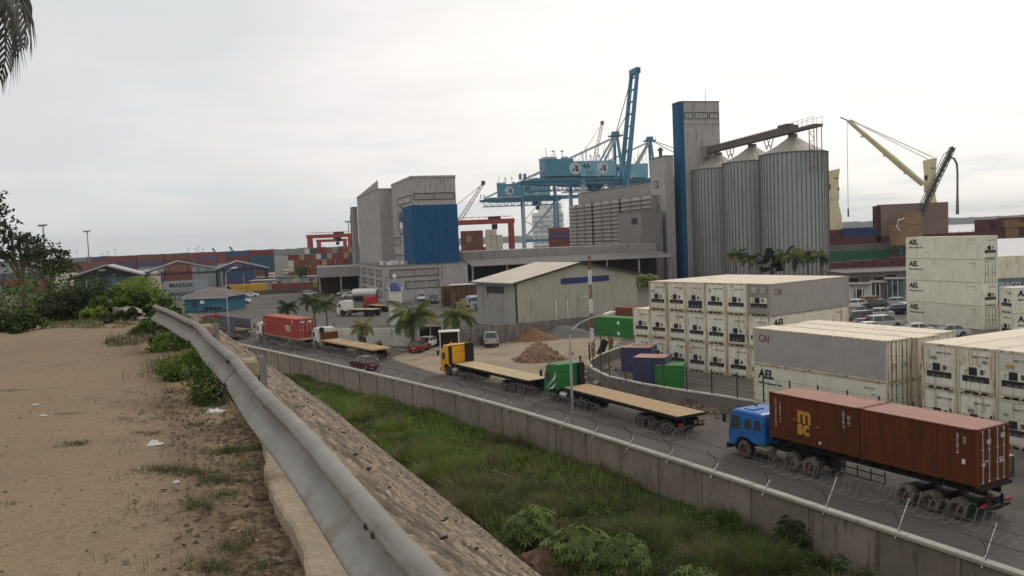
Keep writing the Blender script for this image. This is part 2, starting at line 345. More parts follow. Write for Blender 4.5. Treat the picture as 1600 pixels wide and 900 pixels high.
soil = np.clip(sstep(.42, .72, fbm(T * .9, Nn * 1.6, 5, 121) + .42 * (Nn - .35) - .25 * sstep(7, 13, T)) + .5 * sstep(.66, .8, fbm(T * .55 + 3, Nn * .75, 4, 124)) * (Nn > -6), 0, 1) * sstep(26, 16, T)
Z = Z + soil * (.05 * (fbm(T * 8, Nn * 8, 4, 127) - .5) + .05 * np.clip(cells(T / .13, Nn / .11, 131)[2] - .6, 0, 1) * (Nn > -.4))
rut = np.exp(-((Nn + 2.6 + .25 * np.sin(T * .3)) / .28) ** 2) + np.exp(-((Nn + 4.2 + .25 * np.sin(T * .3)) / .28) ** 2); Z = Z - .035 * rut * near_ * (.6 + .8 * vnoise(T * .7, Nn, 128))
me = gridmesh('dirt_road', X, Y, Z, DIRT); sf = np.clip(soil * .9 + .25 * sstep(.60, .75, vnoise(T * 26, Nn * 26, 129)) * near_, 0, 1).ravel(); ca_ = me.color_attributes.new('soil', 'FLOAT_COLOR', 'POINT'); ca_.data.foreach_set('color', np.stack([sf, sf, sf, np.ones_like(sf)], 1).astype(np.float32).ravel())
tag(ob('dirt_road', me), kind='structure')
STONE = mat('masonry_stone', (.125, .107, .089), .92, .35, 2.2, dirt=(.185, .148, .11), damt=.25, dscale=.9, fine=.25, world=True, bump=.02, bscale=16)
_t = STONE.node_tree; _b = _t.nodes['Principled BSDF']; _l = _b.inputs['Base Color'].links[0].from_socket
_a = _t.nodes.new('ShaderNodeVertexColor'); _a.layer_name = 'mortar'; _mx = _t.nodes.new('ShaderNodeMix'); _mx.data_type = 'RGBA'
_t.links.new(_a.outputs[0], _mx.inputs['Factor']); _t.links.new(_l, _mx.inputs['A']); _nz = _t.nodes.new('ShaderNodeTexNoise'); _nz.inputs['Scale'].default_value = 5; _cr = _t.nodes.new('ShaderNodeValToRGB'); _cr.color_ramp.elements[0].color = (.19, .145, .10, 1); _cr.color_ramp.elements[1].color = (.44, .35, .25, 1); _cr.color_ramp.elements[0].position = .35; _cr.color_ramp.elements[1].position = .65
_g = _t.nodes.new('ShaderNodeNewGeometry'); _t.links.new(_g.outputs['Position'], _nz.inputs['Vector']); _t.links.new(_nz.outputs[0], _cr.inputs[0]); _t.links.new(_cr.outputs[0], _mx.inputs['B']); _t.links.new(_mx.outputs['Result'], _b.inputs['Base Color'])
SLOPE_K = 11.85 / 12.8
def slope(t0, t1, dt, n0, n1, dn, name):
    T, Nn = np.meshgrid(np.arange(t0, t1 + 1e-6, dt), np.arange(n0, n1 + 1e-6, dn))
    hz_ = np.minimum(11.85, 11.85 - (Nn - 1.2) * SLOPE_K); top = hillz(T, np.full_like(T, .6)) + .02
    wx = .5 * (fbm(T * .9, Nn * .9, 3, 61) - .5); f1, f2, hh = cells(T / .20 + wx * 2.2 - Nn * .5, Nn / .62 + wx * 1.2, 71); g1, g2, h2 = cells(T / .09 + wx * 4 - Nn * 1.2, Nn / .42, 75)
    edge = np.clip(1 - (f2 - f1) / (.13 + .20 * fbm(T * 1.3, Nn * .9, 2, 66)), 0, 1); e2 = np.clip(1 - (g2 - g1) / .28, 0, 1)
    dsp = edge * .035 + (hh - .5) * .075 + .08 * (fbm(T * .8, Nn * .8, 4, 81) - .5) + .025 * (h2 - .5)
    Z = np.minimum(hz_, top + 0 * hz_) + dsp * .73; Nd = Nn + dsp * .68
    Z = np.where(Nn <= n0 + 1e-6, np.minimum(hz_, top) - .25, Z); X, Y = tn(T, Nd); me = gridmesh(name, X, Y, Z, STONE)
    brk = fbm(T * 1.7, Nn * .8, 4, 68); mo = np.clip(sstep(.30, .62, edge) * (.15 + 1.1 * sstep(.36, .56, brk)) + .42 * sstep(.5, .85, e2) * sstep(.50, .62, fbm(T * .8 + 7, Nn * .5, 3, 69)) + .16 * (hh > .8), 0, 1).ravel(); ca = me.color_attributes.new('mortar', 'FLOAT_COLOR', 'POINT'); ca.data.foreach_set('color', np.stack([mo, mo, mo, np.ones_like(mo)], 1).astype(np.float32).ravel())
    return tag(ob(name, me), kind='structure')
slope(-4, 1.2, .07, 1.17, 14.4, .08, 'stone_embankment')
emb = slope(1.2, 12, .026, 1.17, 14.4, .055, 'stone_embankment')
slope(12, 22, .05, 1.17, 14.4, .07, 'stone_embankment')
slope(22, 44, .1, 1.17, 14.4, .09, 'stone_embankment')
slope(44, 112, .35, 1.17, 14.4, .3, 'stone_embankment')
wp_ = MB(); wp_.tube([(-.10, 0, -.02), (.055, 0, 0)], .017, 7); wp_ = wp_.mesh('weep_pipe', mat('weep_pipe_dark', (.028, .026, .026), .6))
for q in range(150):
    t_ = 2.5 + (q // 7) * 1.45 + random.random() * .4; n_ = 2.6 + (q % 7) * 1.65 + random.random() * .8; x, y = tn(t_, n_); o = ob('weep_pipe', wp_, emb, (x, y, 11.85 - (n_ - 1.2) * SLOPE_K + .06), math.atan2(TN[1], TN[0]) + .2 * random.random())
# concrete kerb with a broken edge below the rail
kb = MB(); tt = np.arange(-4, 15.2, .22); L0 = []; prev = None
for t in tt:
    nl = .62 + .03 * (random.random() - .5) + .5 * min(1, max(0, (t - 3) / 8)) + .03 * math.sin(t * 1.7); z_ = 11.86 + .02 * random.random()
    a = tn(t, nl); b = tn(t, 1.32); L0.append([(a[0], a[1], z_ - .5), (a[0] - .01, a[1], z_ - .015), (a[0] + .015, a[1], z_), (b[0], b[1], z_ + .01), (b[0], b[1], z_ - .5)])
kb.grid(L0); o = kb.build('concrete_kerb', mat('kerb_concrete', (.36, .29, .21), .9, .2, 1.5, dirt=(.17, .12, .08), damt=.5, dscale=2.2, fine=.15, bump=.008, bscale=30), fix=True); tag(o, kind='structure')
# low concrete edge of the old lane further up
lk = MB(); a, b = Vector(G(152, 471, HZ)), Vector(G(232, 503, HZ)); rows = []
for i in range(15):
    f = i / 14; p = a.lerp(b, f); d = (b - a).normalized(); s_ = Vector((-d.y, d.x, 0)); zt = .08 + .10 * random.random()
    rows.append([p - s_ * .22 + Vector((0, 0, -.9)), p - s_ * .17 + Vector((0, 0, zt)), p + s_ * .15 + Vector((0, 0, zt + .05)), p + s_ * .25 + Vector((0, 0, -.9))])
lk.grid(rows); o = lk.build('broken_kerb_wall', CONC, fix=True); tag(o, 'low broken concrete edge wall at the end of the dirt road', 'kerb wall')

# ------------------------------------------------------------------ guard rail
RAILM = mat('weathered_rail', (.285, .28, .25), .5, .16, 1.4, metal=.25, dirt=(.215, .165, .115), damt=.55, dscale=2.6, fine=.12, fscale=45)
_t = RAILM.node_tree; _b = _t.nodes['Principled BSDF']; _l = _b.inputs['Base Color'].links[0].from_socket; _a = _t.nodes.new('ShaderNodeVertexColor'); _a.layer_name = 'grime_shade'; _mx = _t.nodes.new('ShaderNodeMix'); _mx.data_type = 'RGBA'
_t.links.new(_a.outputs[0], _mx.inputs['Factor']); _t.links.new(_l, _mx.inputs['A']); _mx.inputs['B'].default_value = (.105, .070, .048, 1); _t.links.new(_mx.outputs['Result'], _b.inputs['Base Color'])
BOLT = mat('bolt_steel', (.05, .04, .035), .7); HOLE = mat('hole_dark', (.012, .011, .01), .9)
gr = thing('guard_rail', 'bent galvanised crash barrier along the edge of the dirt road', 'guard rail', (0, 0, 0))
J = [None, Vector(AT(600, 790, 3.6)), Vector(AT(368, 555, 9.0)), Vector(AT(309, 503, 13.4)), Vector(AT(246, 476, 18.2))]
J[0] = J[1] + (J[1] - J[2]).normalized() * 5.0; J[0].z = J[1].z
prof = [(-.06, -.03), (-.045, -.008), (-.01, -.0), (.03, -.004), (.062, -.02), (.075, -.045), (.066, -.072), (.03, -.095), (-.012, -.112), (-.035, -.138), (-.035, -.175), (-.012, -.215), (.03, -.262), (.07, -.305), (.092, -.332), (.094, -.352), (.078, -.366), (.05, -.368)]
prof = [((a + .06) * .78 - .01, b * .93) for a, b in prof]
prof = prof + [(a - .006, b) for a, b in reversed(prof)]
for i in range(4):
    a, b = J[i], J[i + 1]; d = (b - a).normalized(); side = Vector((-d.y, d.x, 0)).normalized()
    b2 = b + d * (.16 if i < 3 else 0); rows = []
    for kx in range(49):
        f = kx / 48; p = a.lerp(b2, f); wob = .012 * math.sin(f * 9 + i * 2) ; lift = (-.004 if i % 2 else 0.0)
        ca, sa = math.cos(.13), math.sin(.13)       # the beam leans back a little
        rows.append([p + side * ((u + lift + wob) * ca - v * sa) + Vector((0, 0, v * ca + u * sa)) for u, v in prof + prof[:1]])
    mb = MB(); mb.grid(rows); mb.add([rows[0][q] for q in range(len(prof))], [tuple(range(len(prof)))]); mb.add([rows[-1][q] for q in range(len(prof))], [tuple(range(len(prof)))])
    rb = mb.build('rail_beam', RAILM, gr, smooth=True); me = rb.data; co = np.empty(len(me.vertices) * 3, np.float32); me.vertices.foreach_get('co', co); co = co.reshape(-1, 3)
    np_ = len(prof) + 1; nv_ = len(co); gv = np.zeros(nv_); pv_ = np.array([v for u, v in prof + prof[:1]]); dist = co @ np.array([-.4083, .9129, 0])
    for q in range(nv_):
        v = pv_[q % np_] if q < 49 * np_ else -.2; gv[q] = (.95 if -.16 < v < -.075 else (.55 if -.22 < v <= -.16 else (.42 if v > -.03 else .1)))  # valley band painted dark for shade under the ridge, over real grime and rust
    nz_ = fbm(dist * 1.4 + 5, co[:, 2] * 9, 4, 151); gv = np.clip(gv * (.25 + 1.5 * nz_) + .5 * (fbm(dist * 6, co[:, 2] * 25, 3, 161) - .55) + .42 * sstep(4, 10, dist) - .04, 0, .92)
    ca_ = me.color_attributes.new('grime_shade', 'FLOAT_COLOR', 'POINT'); ca_.data.foreach_set('color', np.stack([gv, gv, gv, np.ones_like(gv)], 1).astype(np.float32).ravel())
    for e_, v, r_ in ((.16, -.155, .02), (.34, -.175, .012), (.30, -.20, .010), (2.4, -.16, .012)) if i < 3 else ():
        p = b - d * e_ + side * (.010 - v * .13 + .006) + Vector((0, 0, v)); mb = MB(); nrm_ = side; zz_ = Vector((0, 0, 1)); mb.add([p + d * (r_ * 1.8 * math.cos(k * .785)) + zz_ * (r_ * math.sin(k * .785)) + side * .004 for k in range(8)], [tuple(range(8))]); mb.build('bolt_hole', HOLE, rb)
    for e_, v in [(e_, v) for e_ in (.10, .22) for v in (-.055, -.305)] if i < 3 else []:
            bo = MB()
            p = b - d * e_ + side * (.085 - v * .13 + (.02 if v < -.2 else .008)) + Vector((0, 0, v + .012)); bo.cyl(p, .02, .024, 'z', 8); bo.build('bolt', BOLT, rb)
PST = mat('rail_post', (.27, .26, .24), .8, .25, 3, dirt=(.2, .12, .07), damt=.4, dscale=2)
BLK = mat('spacer_block', (.36, .28, .19), .9, .3, 3, bump=.02, bscale=12)
for i in (2, 3):
    d = (J[i + 1] - J[i]).normalized(); side = Vector((-d.y, d.x, 0)).normalized(); p = J[i] - side * .27
    mb = MB()
    for du, w2, l2 in ((0, .012, .16), (-.075, .075, .012), (.075, .075, .012)):
        c = p + d * du; mb.box((c.x, c.y, J[i].z - .69), (l2 if w2 < l2 else .014, w2 if w2 > .02 else .014, 1.3), math.atan2(d.y, d.x))
    mb.build('rail_post', PST, gr)
    mb = MB(); c = J[i] - side * .13; mb.box((c.x, c.y, J[i].z - .15), (.24, .20, .2), math.atan2(d.y, d.x)); mb.build('spacer_block', BLK, gr, bevel=.03)

# ------------------------------------------------------------------ roadside wall with razor wire
WALLC = mat('wall_concrete', (.27, .222, .187), .92, .18, .7, dirt=(.13, .105, .085), damt=.5, dscale=1.1, streak=1, fine=.1, rnd=.14, bump=.006, bscale=14)
COPE = mat('coping_concrete', (.42, .385, .33), .85, .12, 1.2, dirt=(.25, .21, .17), damt=.45, dscale=1.4, fine=.1, rnd=.06)
wall = thing('roadside_wall', 'long concrete panel wall with pale coping and coiled razor wire beside the road', 'wall', (0, 0, 0))
pm = {}; cpm = {}
WIRE = mat('razor_wire', (.24, .225, .22), .55, .25, metal=.4)
ARMW = mat('bracket_white', (.62, .60, .57), .6, .1); ARMD = mat('bracket_dark', (.10, .085, .075), .7, .2)
pil = MB(); pil.box((0, 0, .78), (.13, .26, 2.56)); pil_me = pil.mesh('wall_post', WALLC)
arm = MB(); arm.beam((0, -.20, -.22), (.02, .62, 1.15), .036, .022); arm_me = arm.mesh('bracket_arm', ARMW)
arm2 = MB(); arm2.tube([(0, .05, -.02), (0, .03, .42), (0, -.28, .82)], .022, 5); arm2_me = arm2.mesh('bracket_prong', ARMD)
peg = MB(); peg.beam((0, -.24, -.28), (.02, .22, .34), .05, .03); peg_me = peg.mesh('bracket_arm', ARMW)
arm3 = MB(); arm3.tube([(0, .10, -.02), (0, .10, .55), (0, -.42, 1.02)], .024, 5); arm3_me = arm3.mesh('bracket_prong', ARMD); NW = len(WR)
for i, (a, b) in enumerate(zip(WR, WR[1:])):
    L = (b - a).length; rz = math.atan2(b.y - a.y, b.x - a.x); c = (a + b) / 2; key = round(L, 2)
    if key not in pm:
        mb = MB(); mb.box((0, 0, .78), (L - .16, .14, 2.54)); pm[key] = mb.mesh('wall_panel', WALLC)
        mb = MB(); mb.prism([(-.19, 0), (.19, 0), (.19, .11), (.16, .135), (-.16, .135), (-.19, .11)], -L / 2 + .004, L / 2 - .004, 'x'); cpm[key] = mb.mesh('coping', COPE)
    ob('wall_panel', pm[key], wall, (c.x, c.y, 0), rz); ob('coping', cpm[key], wall, (c.x, c.y, 2.065 + .008 * (random.random() - .5)), rz + .004 * (random.random() - .5))
    ob('wall_post', pil_me, wall, (a.x, a.y, 0), rz)
    if 3 <= i:
        off = .9; d = (b - a).normalized(); q = a + d * off; long_ = a.y < 36.5
        br = ob('wire_bracket', arm_me if long_ else peg_me, wall, (q.x, q.y, 2.2), rz); ob('prong', arm2_me if long_ else arm3_me, br)
def along(pts, s):
    for a, b in zip(pts, pts[1:]):
        L = (b - a).length
        if s <= L: return a + (b - a) * (s / L), (b - a) / L
        s -= L
    return pts[-1], (pts[-1] - pts[-2]).normalized()
TOT = sum((b - a).length for a, b in zip(WR, WR[1:]))
WIREF = mat('razor_wire_far', (.19, .172, .165), .6, .25, metal=.3); s = 14.0; rad = .40
while s < TOT - 6:
    p0 = along(WR, s)[0]
    if 64 < p0.y < 72 or 37.0 < p0.y < 40.8: s += .5; continue
    near = p0.y < 38; seg = .5
    while seg < 11 and s + seg < TOT - 6 and not (64 < along(WR, s + seg)[0].y < 72 or 37.0 < along(WR, s + seg)[0].y < 40.8): seg += .5
    pts = []; k = int(seg / (.30 if near else .20)) * 14
    for q in range(k + 1):
        f = q / k; p, d = along(WR, s + f * seg + .16 * math.sin(q * .031 + s) + .10 * math.sin(q * .0113)); nrm = Vector((-d.y, d.x)); ph = 2 * PI * q / 14
        rr = rad * (1 + .13 * math.sin(q * .17 + s) + .08 * math.sin(q * .043)); sag = .10 * math.cos(f * 2 * PI * 3.3) + .06 * math.sin(q * .021)
        pts.append((p.x + nrm.x * (.45 + rr * math.cos(ph)), p.y + nrm.y * (.45 + rr * math.cos(ph)), 2.2 + 1.10 + sag + rr * math.sin(ph)))
    mb = MB(); mb.tube(pts, .008 if near else .0125, 3, cap=False); mb.build('razor_coil', WIRE if near else WIREF, wall); s += seg
mb = MB()
for hh, nn in ((.80, -.27), (1.02, .55)):
    pts = []; s = 14.
    while s < TOT - 2:
        p, d = along(WR, s); nrm = Vector((-d.y, d.x)); pts.append((p.x + nrm.x * nn, p.y + nrm.y * nn, 2.2 + hh + .03 * math.sin(s))); s += 1.1
    mb.tube(pts, .016, 4, cap=False)
mb.build('barbed_strand', mat('strand_steel', (.09, .075, .065), .7), wall)
# lamp posts behind the wall
GREYP = mat('lamp_pole_paint', (.36, .355, .345), .55, .12, 2)
def street_lamp(base, arm_dir, H, reach, label):
    t_ = thing('street_lamp', label, 'street lamp', (base.x, base.y, 0), math.atan2(arm_dir.y, arm_dir.x), 'street lamps behind the roadside wall')
    pts = [(0, 0, 0), (0, 0, H * .5), (0, 0, H - 1.2)] + [(reach * (1 - math.cos(a)) * .9, 0, H - 1.2 + 1.15 * math.sin(a)) for a in (.4, .8, 1.2)] + [(reach, 0, H)]
    MB().tube(pts, [.10, .085, .07, .055, .05, .045, .04], 8).build('pole', GREYP, t_, smooth=True)
    hd = MB(); hd.prism([(0, -.03), (.18, -.06), (.75, -.04), (.85, .03), (.6, .10), (.05, .07)], -.14, .14, 'y')
    h_ = hd.build('lamp_head', WHITEP, t_, loc=(reach - .1, 0, H), bevel=.02); h_.rotation_euler = (0, -.16, 0)
    MB().box((.45, 0, -.055), (.5, .22, .03)).build('lens', LAMPW, h_); return t_
dd = Vector((.876, .482))
street_lamp(Vector((3.45, 51.3)), dd, 8.55, 2.75, 'tall grey street lamp with curved arm between the green truck and the concrete wall')
street_lamp(Vector((AT(359, 538, 105).x, 105)), Vector((.79, .61)), 11.3, .9, 'thin street lamp pole in front of the red container on the white truck')

# ------------------------------------------------------------------ vegetation
def leafm(name, c, tr=None, v=.3): return mat(name, c, .6, v, 1.1, world=True, spec=.25, trans=tr or tuple(min(1, x * 1.4) for x in c))
GR_D = leafm('grass_dark', (.052, .090, .017)); GR_M = leafm('grass_mid', (.112, .175, .026)); GR_L = leafm('grass_light', (.20, .25, .05)); GR_Y = leafm('grass_straw', (.20, .165, .075)); GR_B = leafm('grass_brown', (.125, .10, .055))
LF_D = leafm('leaf_dark', (.028, .042, .015)); LF_M = leafm('leaf_mid', (.050, .072, .022)); LF_L = leafm('leaf_light', (.19, .25, .075)); LF_Y = leafm('leaf_yellow', (.19, .19, .055))
BARK = mat('bark', (.11, .085, .065), .95, .3, 4, bump=.02, bscale=10); PBARK = mat('palm_bark', (.17, .135, .10), .95, .3, 6)
SOILG = mat('grass_soil', (.045, .058, .024), .95, .35, .5, world=True, fine=.2)

def blades(name, pos, hgt, wid, mats, mi, lean=.5, kind='stuff', seed=1, parent=None):
    """pos (n,3): bent three-vertex-pair blades"""
    r = np.random.default_rng(seed); n = len(pos); a = r.random(n) * 2 * PI; le = r.random(n) * lean
    dx = np.cos(a); dy = np.sin(a); px = -dy; py = dx; h = hgt; V = np.zeros((n, 5, 3)); w_ = wid
    for k, (f, ww) in enumerate(((0, 1), (0, -1), (.6, .75), (.6, -.75), (1, 0))):
        off = le * h * f * f; V[:, k, 0] = pos[:, 0] + dx * off + px * w_ * ww * .5; V[:, k, 1] = pos[:, 1] + dy * off + py * w_ * ww * .5; V[:, k, 2] = pos[:, 2] + h * f * (1 - .25 * le)
    b = np.arange(n)[:, None] * 5
    F = np.concatenate([b + np.array([[0, 1, 3]]), b + np.array([[0, 3, 2]]), b + np.array([[2, 3, 4]])], 1).reshape(-1, 3)
    o = ob(name, npmesh(name, V.reshape(-1, 3), F, mats, False, np.repeat(mi, 3)), parent)
    return tag(o, kind=kind) if kind else o
# strip of grass between embankment and wall
def walln(t):
    P = [inv_tn(p.x, p.y) for p in WR]; P.sort(); return np.interp(t, [p[0] for p in P], [p[1] for p in P])
ts = np.arange(-14, 112, .8); rows = 26; Tg = np.repeat(ts[None], rows, 0); wn = walln(ts) - .05
fr = np.linspace(0, 1, rows)[:, None]; Ng = 13.7 + (wn[None] - 13.7) * fr
def gz(t, n): return .55 * (fbm(t * .16, n * .22, 3, 91) - .35) * np.clip((walln(t) - n) / 2.0, 0, 1) + .03
Xg, Yg = tn(Tg, Ng); tag(ob('grass_verge', gridmesh('grass_verge', Xg, Yg, gz(Tg, Ng), SOILG)), kind='structure')
n = 150000; t = -6 + 100 * rng.random(n) ** 1.35; f = rng.random(n); nn = 13.85 + (walln(t) - .15 - 13.85) * f
ok = walln(t) > 14.2; t, nn, f = t[ok], nn[ok], f[ok]
pat = fbm(t * .22, nn * .3, 3, 101); p2 = fbm(t * .5 + 9, nn * .6, 3, 111); x, y = tn(t, nn)
far_ = sstep(25, 60, t)
h = (.16 + 1.5 * np.clip(pat - .40, 0, 1) + .9 * np.clip(p2 - .5, 0, 1)) * (.6 + .7 * rng.random(len(t))); h *= np.where((walln(t) - nn) < 1.2, .8, 1)
brown = (p2 > .60 - .06 * (1 - far_)).astype(float) * (rng.random(len(t)) < .65); u = rng.random(len(t)); lightp = pat * .8 + .35 * far_
mi = np.where(brown > 0, np.where(u < .5, 4, 3), np.where(u < .32 - .2 * far_, 0, np.where(u < .62 + .35 * (lightp < .55), 1, 2)))
keep = rng.random(len(t)) < np.clip(.30 + 1.6 * (p2 - .32), .10, 1)
blades('grass', np.stack([x, y, gz(t, nn) - .03], 1)[keep], h[keep], (.035 + .03 * rng.random(len(t)))[keep], [GR_D, GR_M, GR_L, GR_Y, GR_B], mi[keep], .9)

def leafcloud(cent, sc, nl, size, seed, up=.5, tw=None):
    """leaf rhombs spread in ellipsoid clumps. cent (k,3), sc (k,3)"""
    r = np.random.default_rng(seed); k = len(cent); ci = r.integers(0, k, nl); d = r.normal(size=(nl, 3)); d /= np.linalg.norm(d, axis=1)[:, None]
    rad = r.random(nl) ** .45; P = cent[ci] + d * sc[ci] * rad[:, None]
    nrm = r.normal(size=(nl, 3)) * .75 + d * .5; nrm[:, 2] += up; nrm /= np.linalg.norm(nrm, axis=1)[:, None]
    a = np.cross(nrm, r.normal(size=(nl, 3))); a /= np.linalg.norm(a, axis=1)[:, None]; b = np.cross(nrm, a); s_ = size * (.6 + .8 * r.random(nl))[:, None]
    V = np.stack([P - a * s_, P + b * s_ * .45 + nrm * s_ * .1, P + a * s_, P - b * s_ * .45 + nrm * s_ * .1], 1).reshape(-1, 3)
    F = np.arange(nl * 4).reshape(-1, 4); lv = r.random(nl) + .0
    clump = r.random(k)[ci]; mi_ = np.where(clump * .6 + lv * .4 < .38, 0, np.where(clump * .6 + lv * .4 < .70, 1, 2)); return V, F, mi_
def tree(name, label, base, H, crown, nl, size, seed, mats, group=None, trunk_r=.16, lean=(0, 0)):
    t_ = thing(name, label, 'tree', base, 0, group); r = random.Random(seed); mb = MB(); top = Vector((lean[0], lean[1], H * .62))
    mb.tube([(0, 0, -.4), (lean[0] * .3, lean[1] * .3, H * .3), top], [trunk_r, trunk_r * .8, trunk_r * .6], 8)
    C = []; SC = []
    for c in crown:
        c = Vector(c); mb.tube([top * (.55 + .4 * r.random()), top.lerp(c, .55) + Vector((0, 0, .1)), c], [trunk_r * .45, trunk_r * .3, trunk_r * .12], 5)
        for q in range(7): C.append((c.x + r.gauss(0, .42), c.y + r.gauss(0, .42), c.z + r.gauss(0, .25))); s_ = .25 + .3 * r.random(); SC.append((s_ * 1.25, s_ * 1.25, s_ * .7))
    mb.build('trunk', BARK, t_, smooth=True); V, F, mi_ = leafcloud(np.array(C), np.array(SC), nl, size, seed)
    ob('crown', npmesh('crown', V, F, mats, False, mi_), t_); return t_
TM = [LF_D, LF_D, LF_M]
b = AT(38, 470, 48); b.z = 8.6
tree('broadleaf_tree', 'dark broadleaf tree with spreading crown and short trunk at the left edge', b, 6.6, [(-.75, 0, 6.1), (-1.0, .5, 5.1), (.45, 0, 6.0), (.3, -.3, 5.2), (-.2, .2, 5.7), (-1.5, .1, 5.6)], 1600, .12, 5, TM, None, .2)
b = AT(72, 470, 44); b.z = 9.0
tree('broadleaf_tree', 'smaller dark tree with a rounded crown leaning right over the hillside bushes', b, 5.0, [(.1, 0, 4.9), (.6, .1, 4.6), (-.35, .2, 4.5), (.35, -.4, 4.1), (.85, 0, 4.0)], 1250, .11, 6, TM, None, .12, (.15, 0))
b = AT(-22, 400, 26); b.z = 11.2
tree('broadleaf_tree', 'tall dark tree showing only branch tips at the left picture edge', b, 5.0, [(.1, 0, 4.1), (-.5, 0, 4.6), (-.8, .3, 3.7), (-1.5, 0, 4.2), (.1, 0, 3.65)], 1600, .10, 8, TM, None, .15, (-.8, 0))
# hillside bushes: each its own shrub
def shrub(label, px, py, Y, wd, ht, nl, size, seed, mats, name='shrub', group='bushes on the hill', stems=True, top=True):
    p = AT(px, py, Y); t_, n_ = inv_tn(p.x, p.y); z = float(hillz(t_, n_)) if n_ < 1 else 0.0; ht = max(.35, (p.z - z) / .74) if top else ht
    o = thing(name, label, 'bush', (p.x, p.y, z - .1), 0, group); r = random.Random(seed); C = []; SC = []
    for q in range(16):
        a = r.random() * 2 * PI; rr = wd * .5 * r.random() ** .6; hh = ht * (.15 + .8 * r.random() * (1 - .5 * rr / (wd * .5))); C.append((rr * math.cos(a), rr * math.sin(a), hh)); s_ = ht * (.14 + .14 * r.random()); SC.append((s_ * 1.3, s_ * 1.3, s_))
    if stems:
        mb = MB()
        for c in C[:7]: mb.tube([(c[0] * .2, c[1] * .2, -.1), (c[0] * .7, c[1] * .7, c[2] * .6), c], [.035, .025, .01], 4)
        mb.build('stem', BARK, o)
    V, F, mi_ = leafcloud(np.array(C), np.array(SC), nl, size, seed, .3); ob('foliage', npmesh('foliage', V, F, mats, False, mi_), o); return o
BM = [LF_D, LF_M, GR_M]; BM2 = [LF_D, LF_D, LF_M]
shrub('dark bush under the double crowned tree at the left edge', 12, 436, 36, 4.4, 2.0, 3600, .09, 11, BM)
shrub('dense green bush behind the low broken kerb wall', 75, 453, 36, 5, 1.9, 3800, .08, 12, [LF_M, LF_M, GR_M])
shrub('broad green bush in front of the open blue shed', 125, 438, 35, 4.6, 2.0, 7500, .09, 13, BM)
shrub('tall grassy bush right of the broken kerb wall', 176, 448, 32, 4.2, 2.1, 7500, .085, 14, [LF_M, GR_M, GR_L])
shrub('yellowish leafy bush beside the barrier end', 214, 466, 26.5, 3.0, 1.6, 5200, .08, 15, [LF_M, GR_M, GR_L])
shrub('dark dense bush directly behind the middle of the broken kerb wall', 142, 452, 31, 3.6, 2.0, 7000, .085, 61, BM2)
shrub('olive bush behind the lower end of the broken kerb wall', 192, 462, 28, 3.2, 2.0, 6500, .08, 62, BM)
shrub('reedy bush between kerb wall and barrier end', 228, 480, 22.5, 2.0, 1.2, 4200, .065, 63, [LF_D, LF_M, GR_L])
shrub('low green bush in front of the barrier end', 240, 496, 19, 1.5, .8, 3000, .06, 16, BM)
shrub('small round dark bush on the grassy bank at left', 28, 484, 21, 1.3, .62, 1700, .055, 17, BM)
shrub('leafy weed clump hugging the barrier halfway along', 292, 541, 12.2, .75, .55, 1900, .032, 18, [LF_M, GR_M, GR_M])
shrub('broad leaved weed clump under the bent barrier joint', 322, 566, 10.2, .4, .5, 1100, .03, 19, [LF_D, LF_M, GR_M])
shrub('weed clump at the foot of the barrier near its far end', 268, 512, 15.5, .9, .65, 1900, .038, 20, [LF_M, GR_M, GR_M])
# grass on the hill: edges and tufts over the dirt
def scatter(fn, n, seed):
    r = np.random.default_rng(seed); return fn(r, n)
P = []; Hh = []; Mi = []; Wd = []
def hz3(x, y):
    t_, n_ = inv_tn(x, y); return hillz(t_, n_)
r = np.random.default_rng(5)
def tuft(px, py, wx, wy, n, h, cols, wd=.010, ang=None):
    """a patch of blades round the ground point seen at px, py"""
    c = G(px, py, HZ); a = r.random(n) * 2 * PI; rr = np.sqrt(r.random(n)); x = c.x + wx * rr * np.cos(a); y = c.y + wy * rr * np.sin(a)
    k = fbm(x * 3, y * 3, 2, 7) > .42; x = x[k]; y = y[k]; P.append(np.stack([x, y, hz3(x, y) - .01], 1)); Hh.append(h * (.4 + .8 * r.random(len(x)))); Mi.append(r.choice(cols, len(x))); Wd.append(np.full(len(x), wd))
for a in ((60, 482, 3.2, 3.5, 3800, .22, [0, 0, 1, 4], .02), (20, 478, 2.5, 3, 3000, .22, [0, 1, 4], .02), (110, 494, 1.4, 2, 2000, .18, [0, 1, 3, 4], .015), (95, 501, .9, .6, 700, .15, [1, 3, 4], .012), (185, 505, 1.8, 1.2, 2200, .12, [0, 0, 4, 3], .014), (262, 520, .9, 2.4, 2600, .20, [0, 0, 1, 4], .012), (215, 508, 1.3, 1.0, 1500, .11, [0, 0, 4, 3], .012)): tuft(*a)
def patch(px, py, n, wx, wy, h, cols, wd, sub=9):
    """a loose weed patch: several ragged sub-clumps, some lying flat"""
    c = G(px, py, HZ)
    for q in range(sub):
        m_ = max(6, int(n / sub * (.3 + 1.4 * r.random()))); cx = c.x + r.normal(0, wx); cy = c.y + r.normal(0, wy); sp = .25 + .5 * r.random()
        x = cx + r.normal(0, wx * sp, m_); y = cy + r.normal(0, wy * sp, m_); P.append(np.stack([x, y, hz3(x, y) - .008], 1)); Hh.append(h * (.35 + .9 * r.random(m_)) * (.5 + r.random())); Mi.append(r.choice(cols, m_)); Wd.append(np.full(m_, wd))
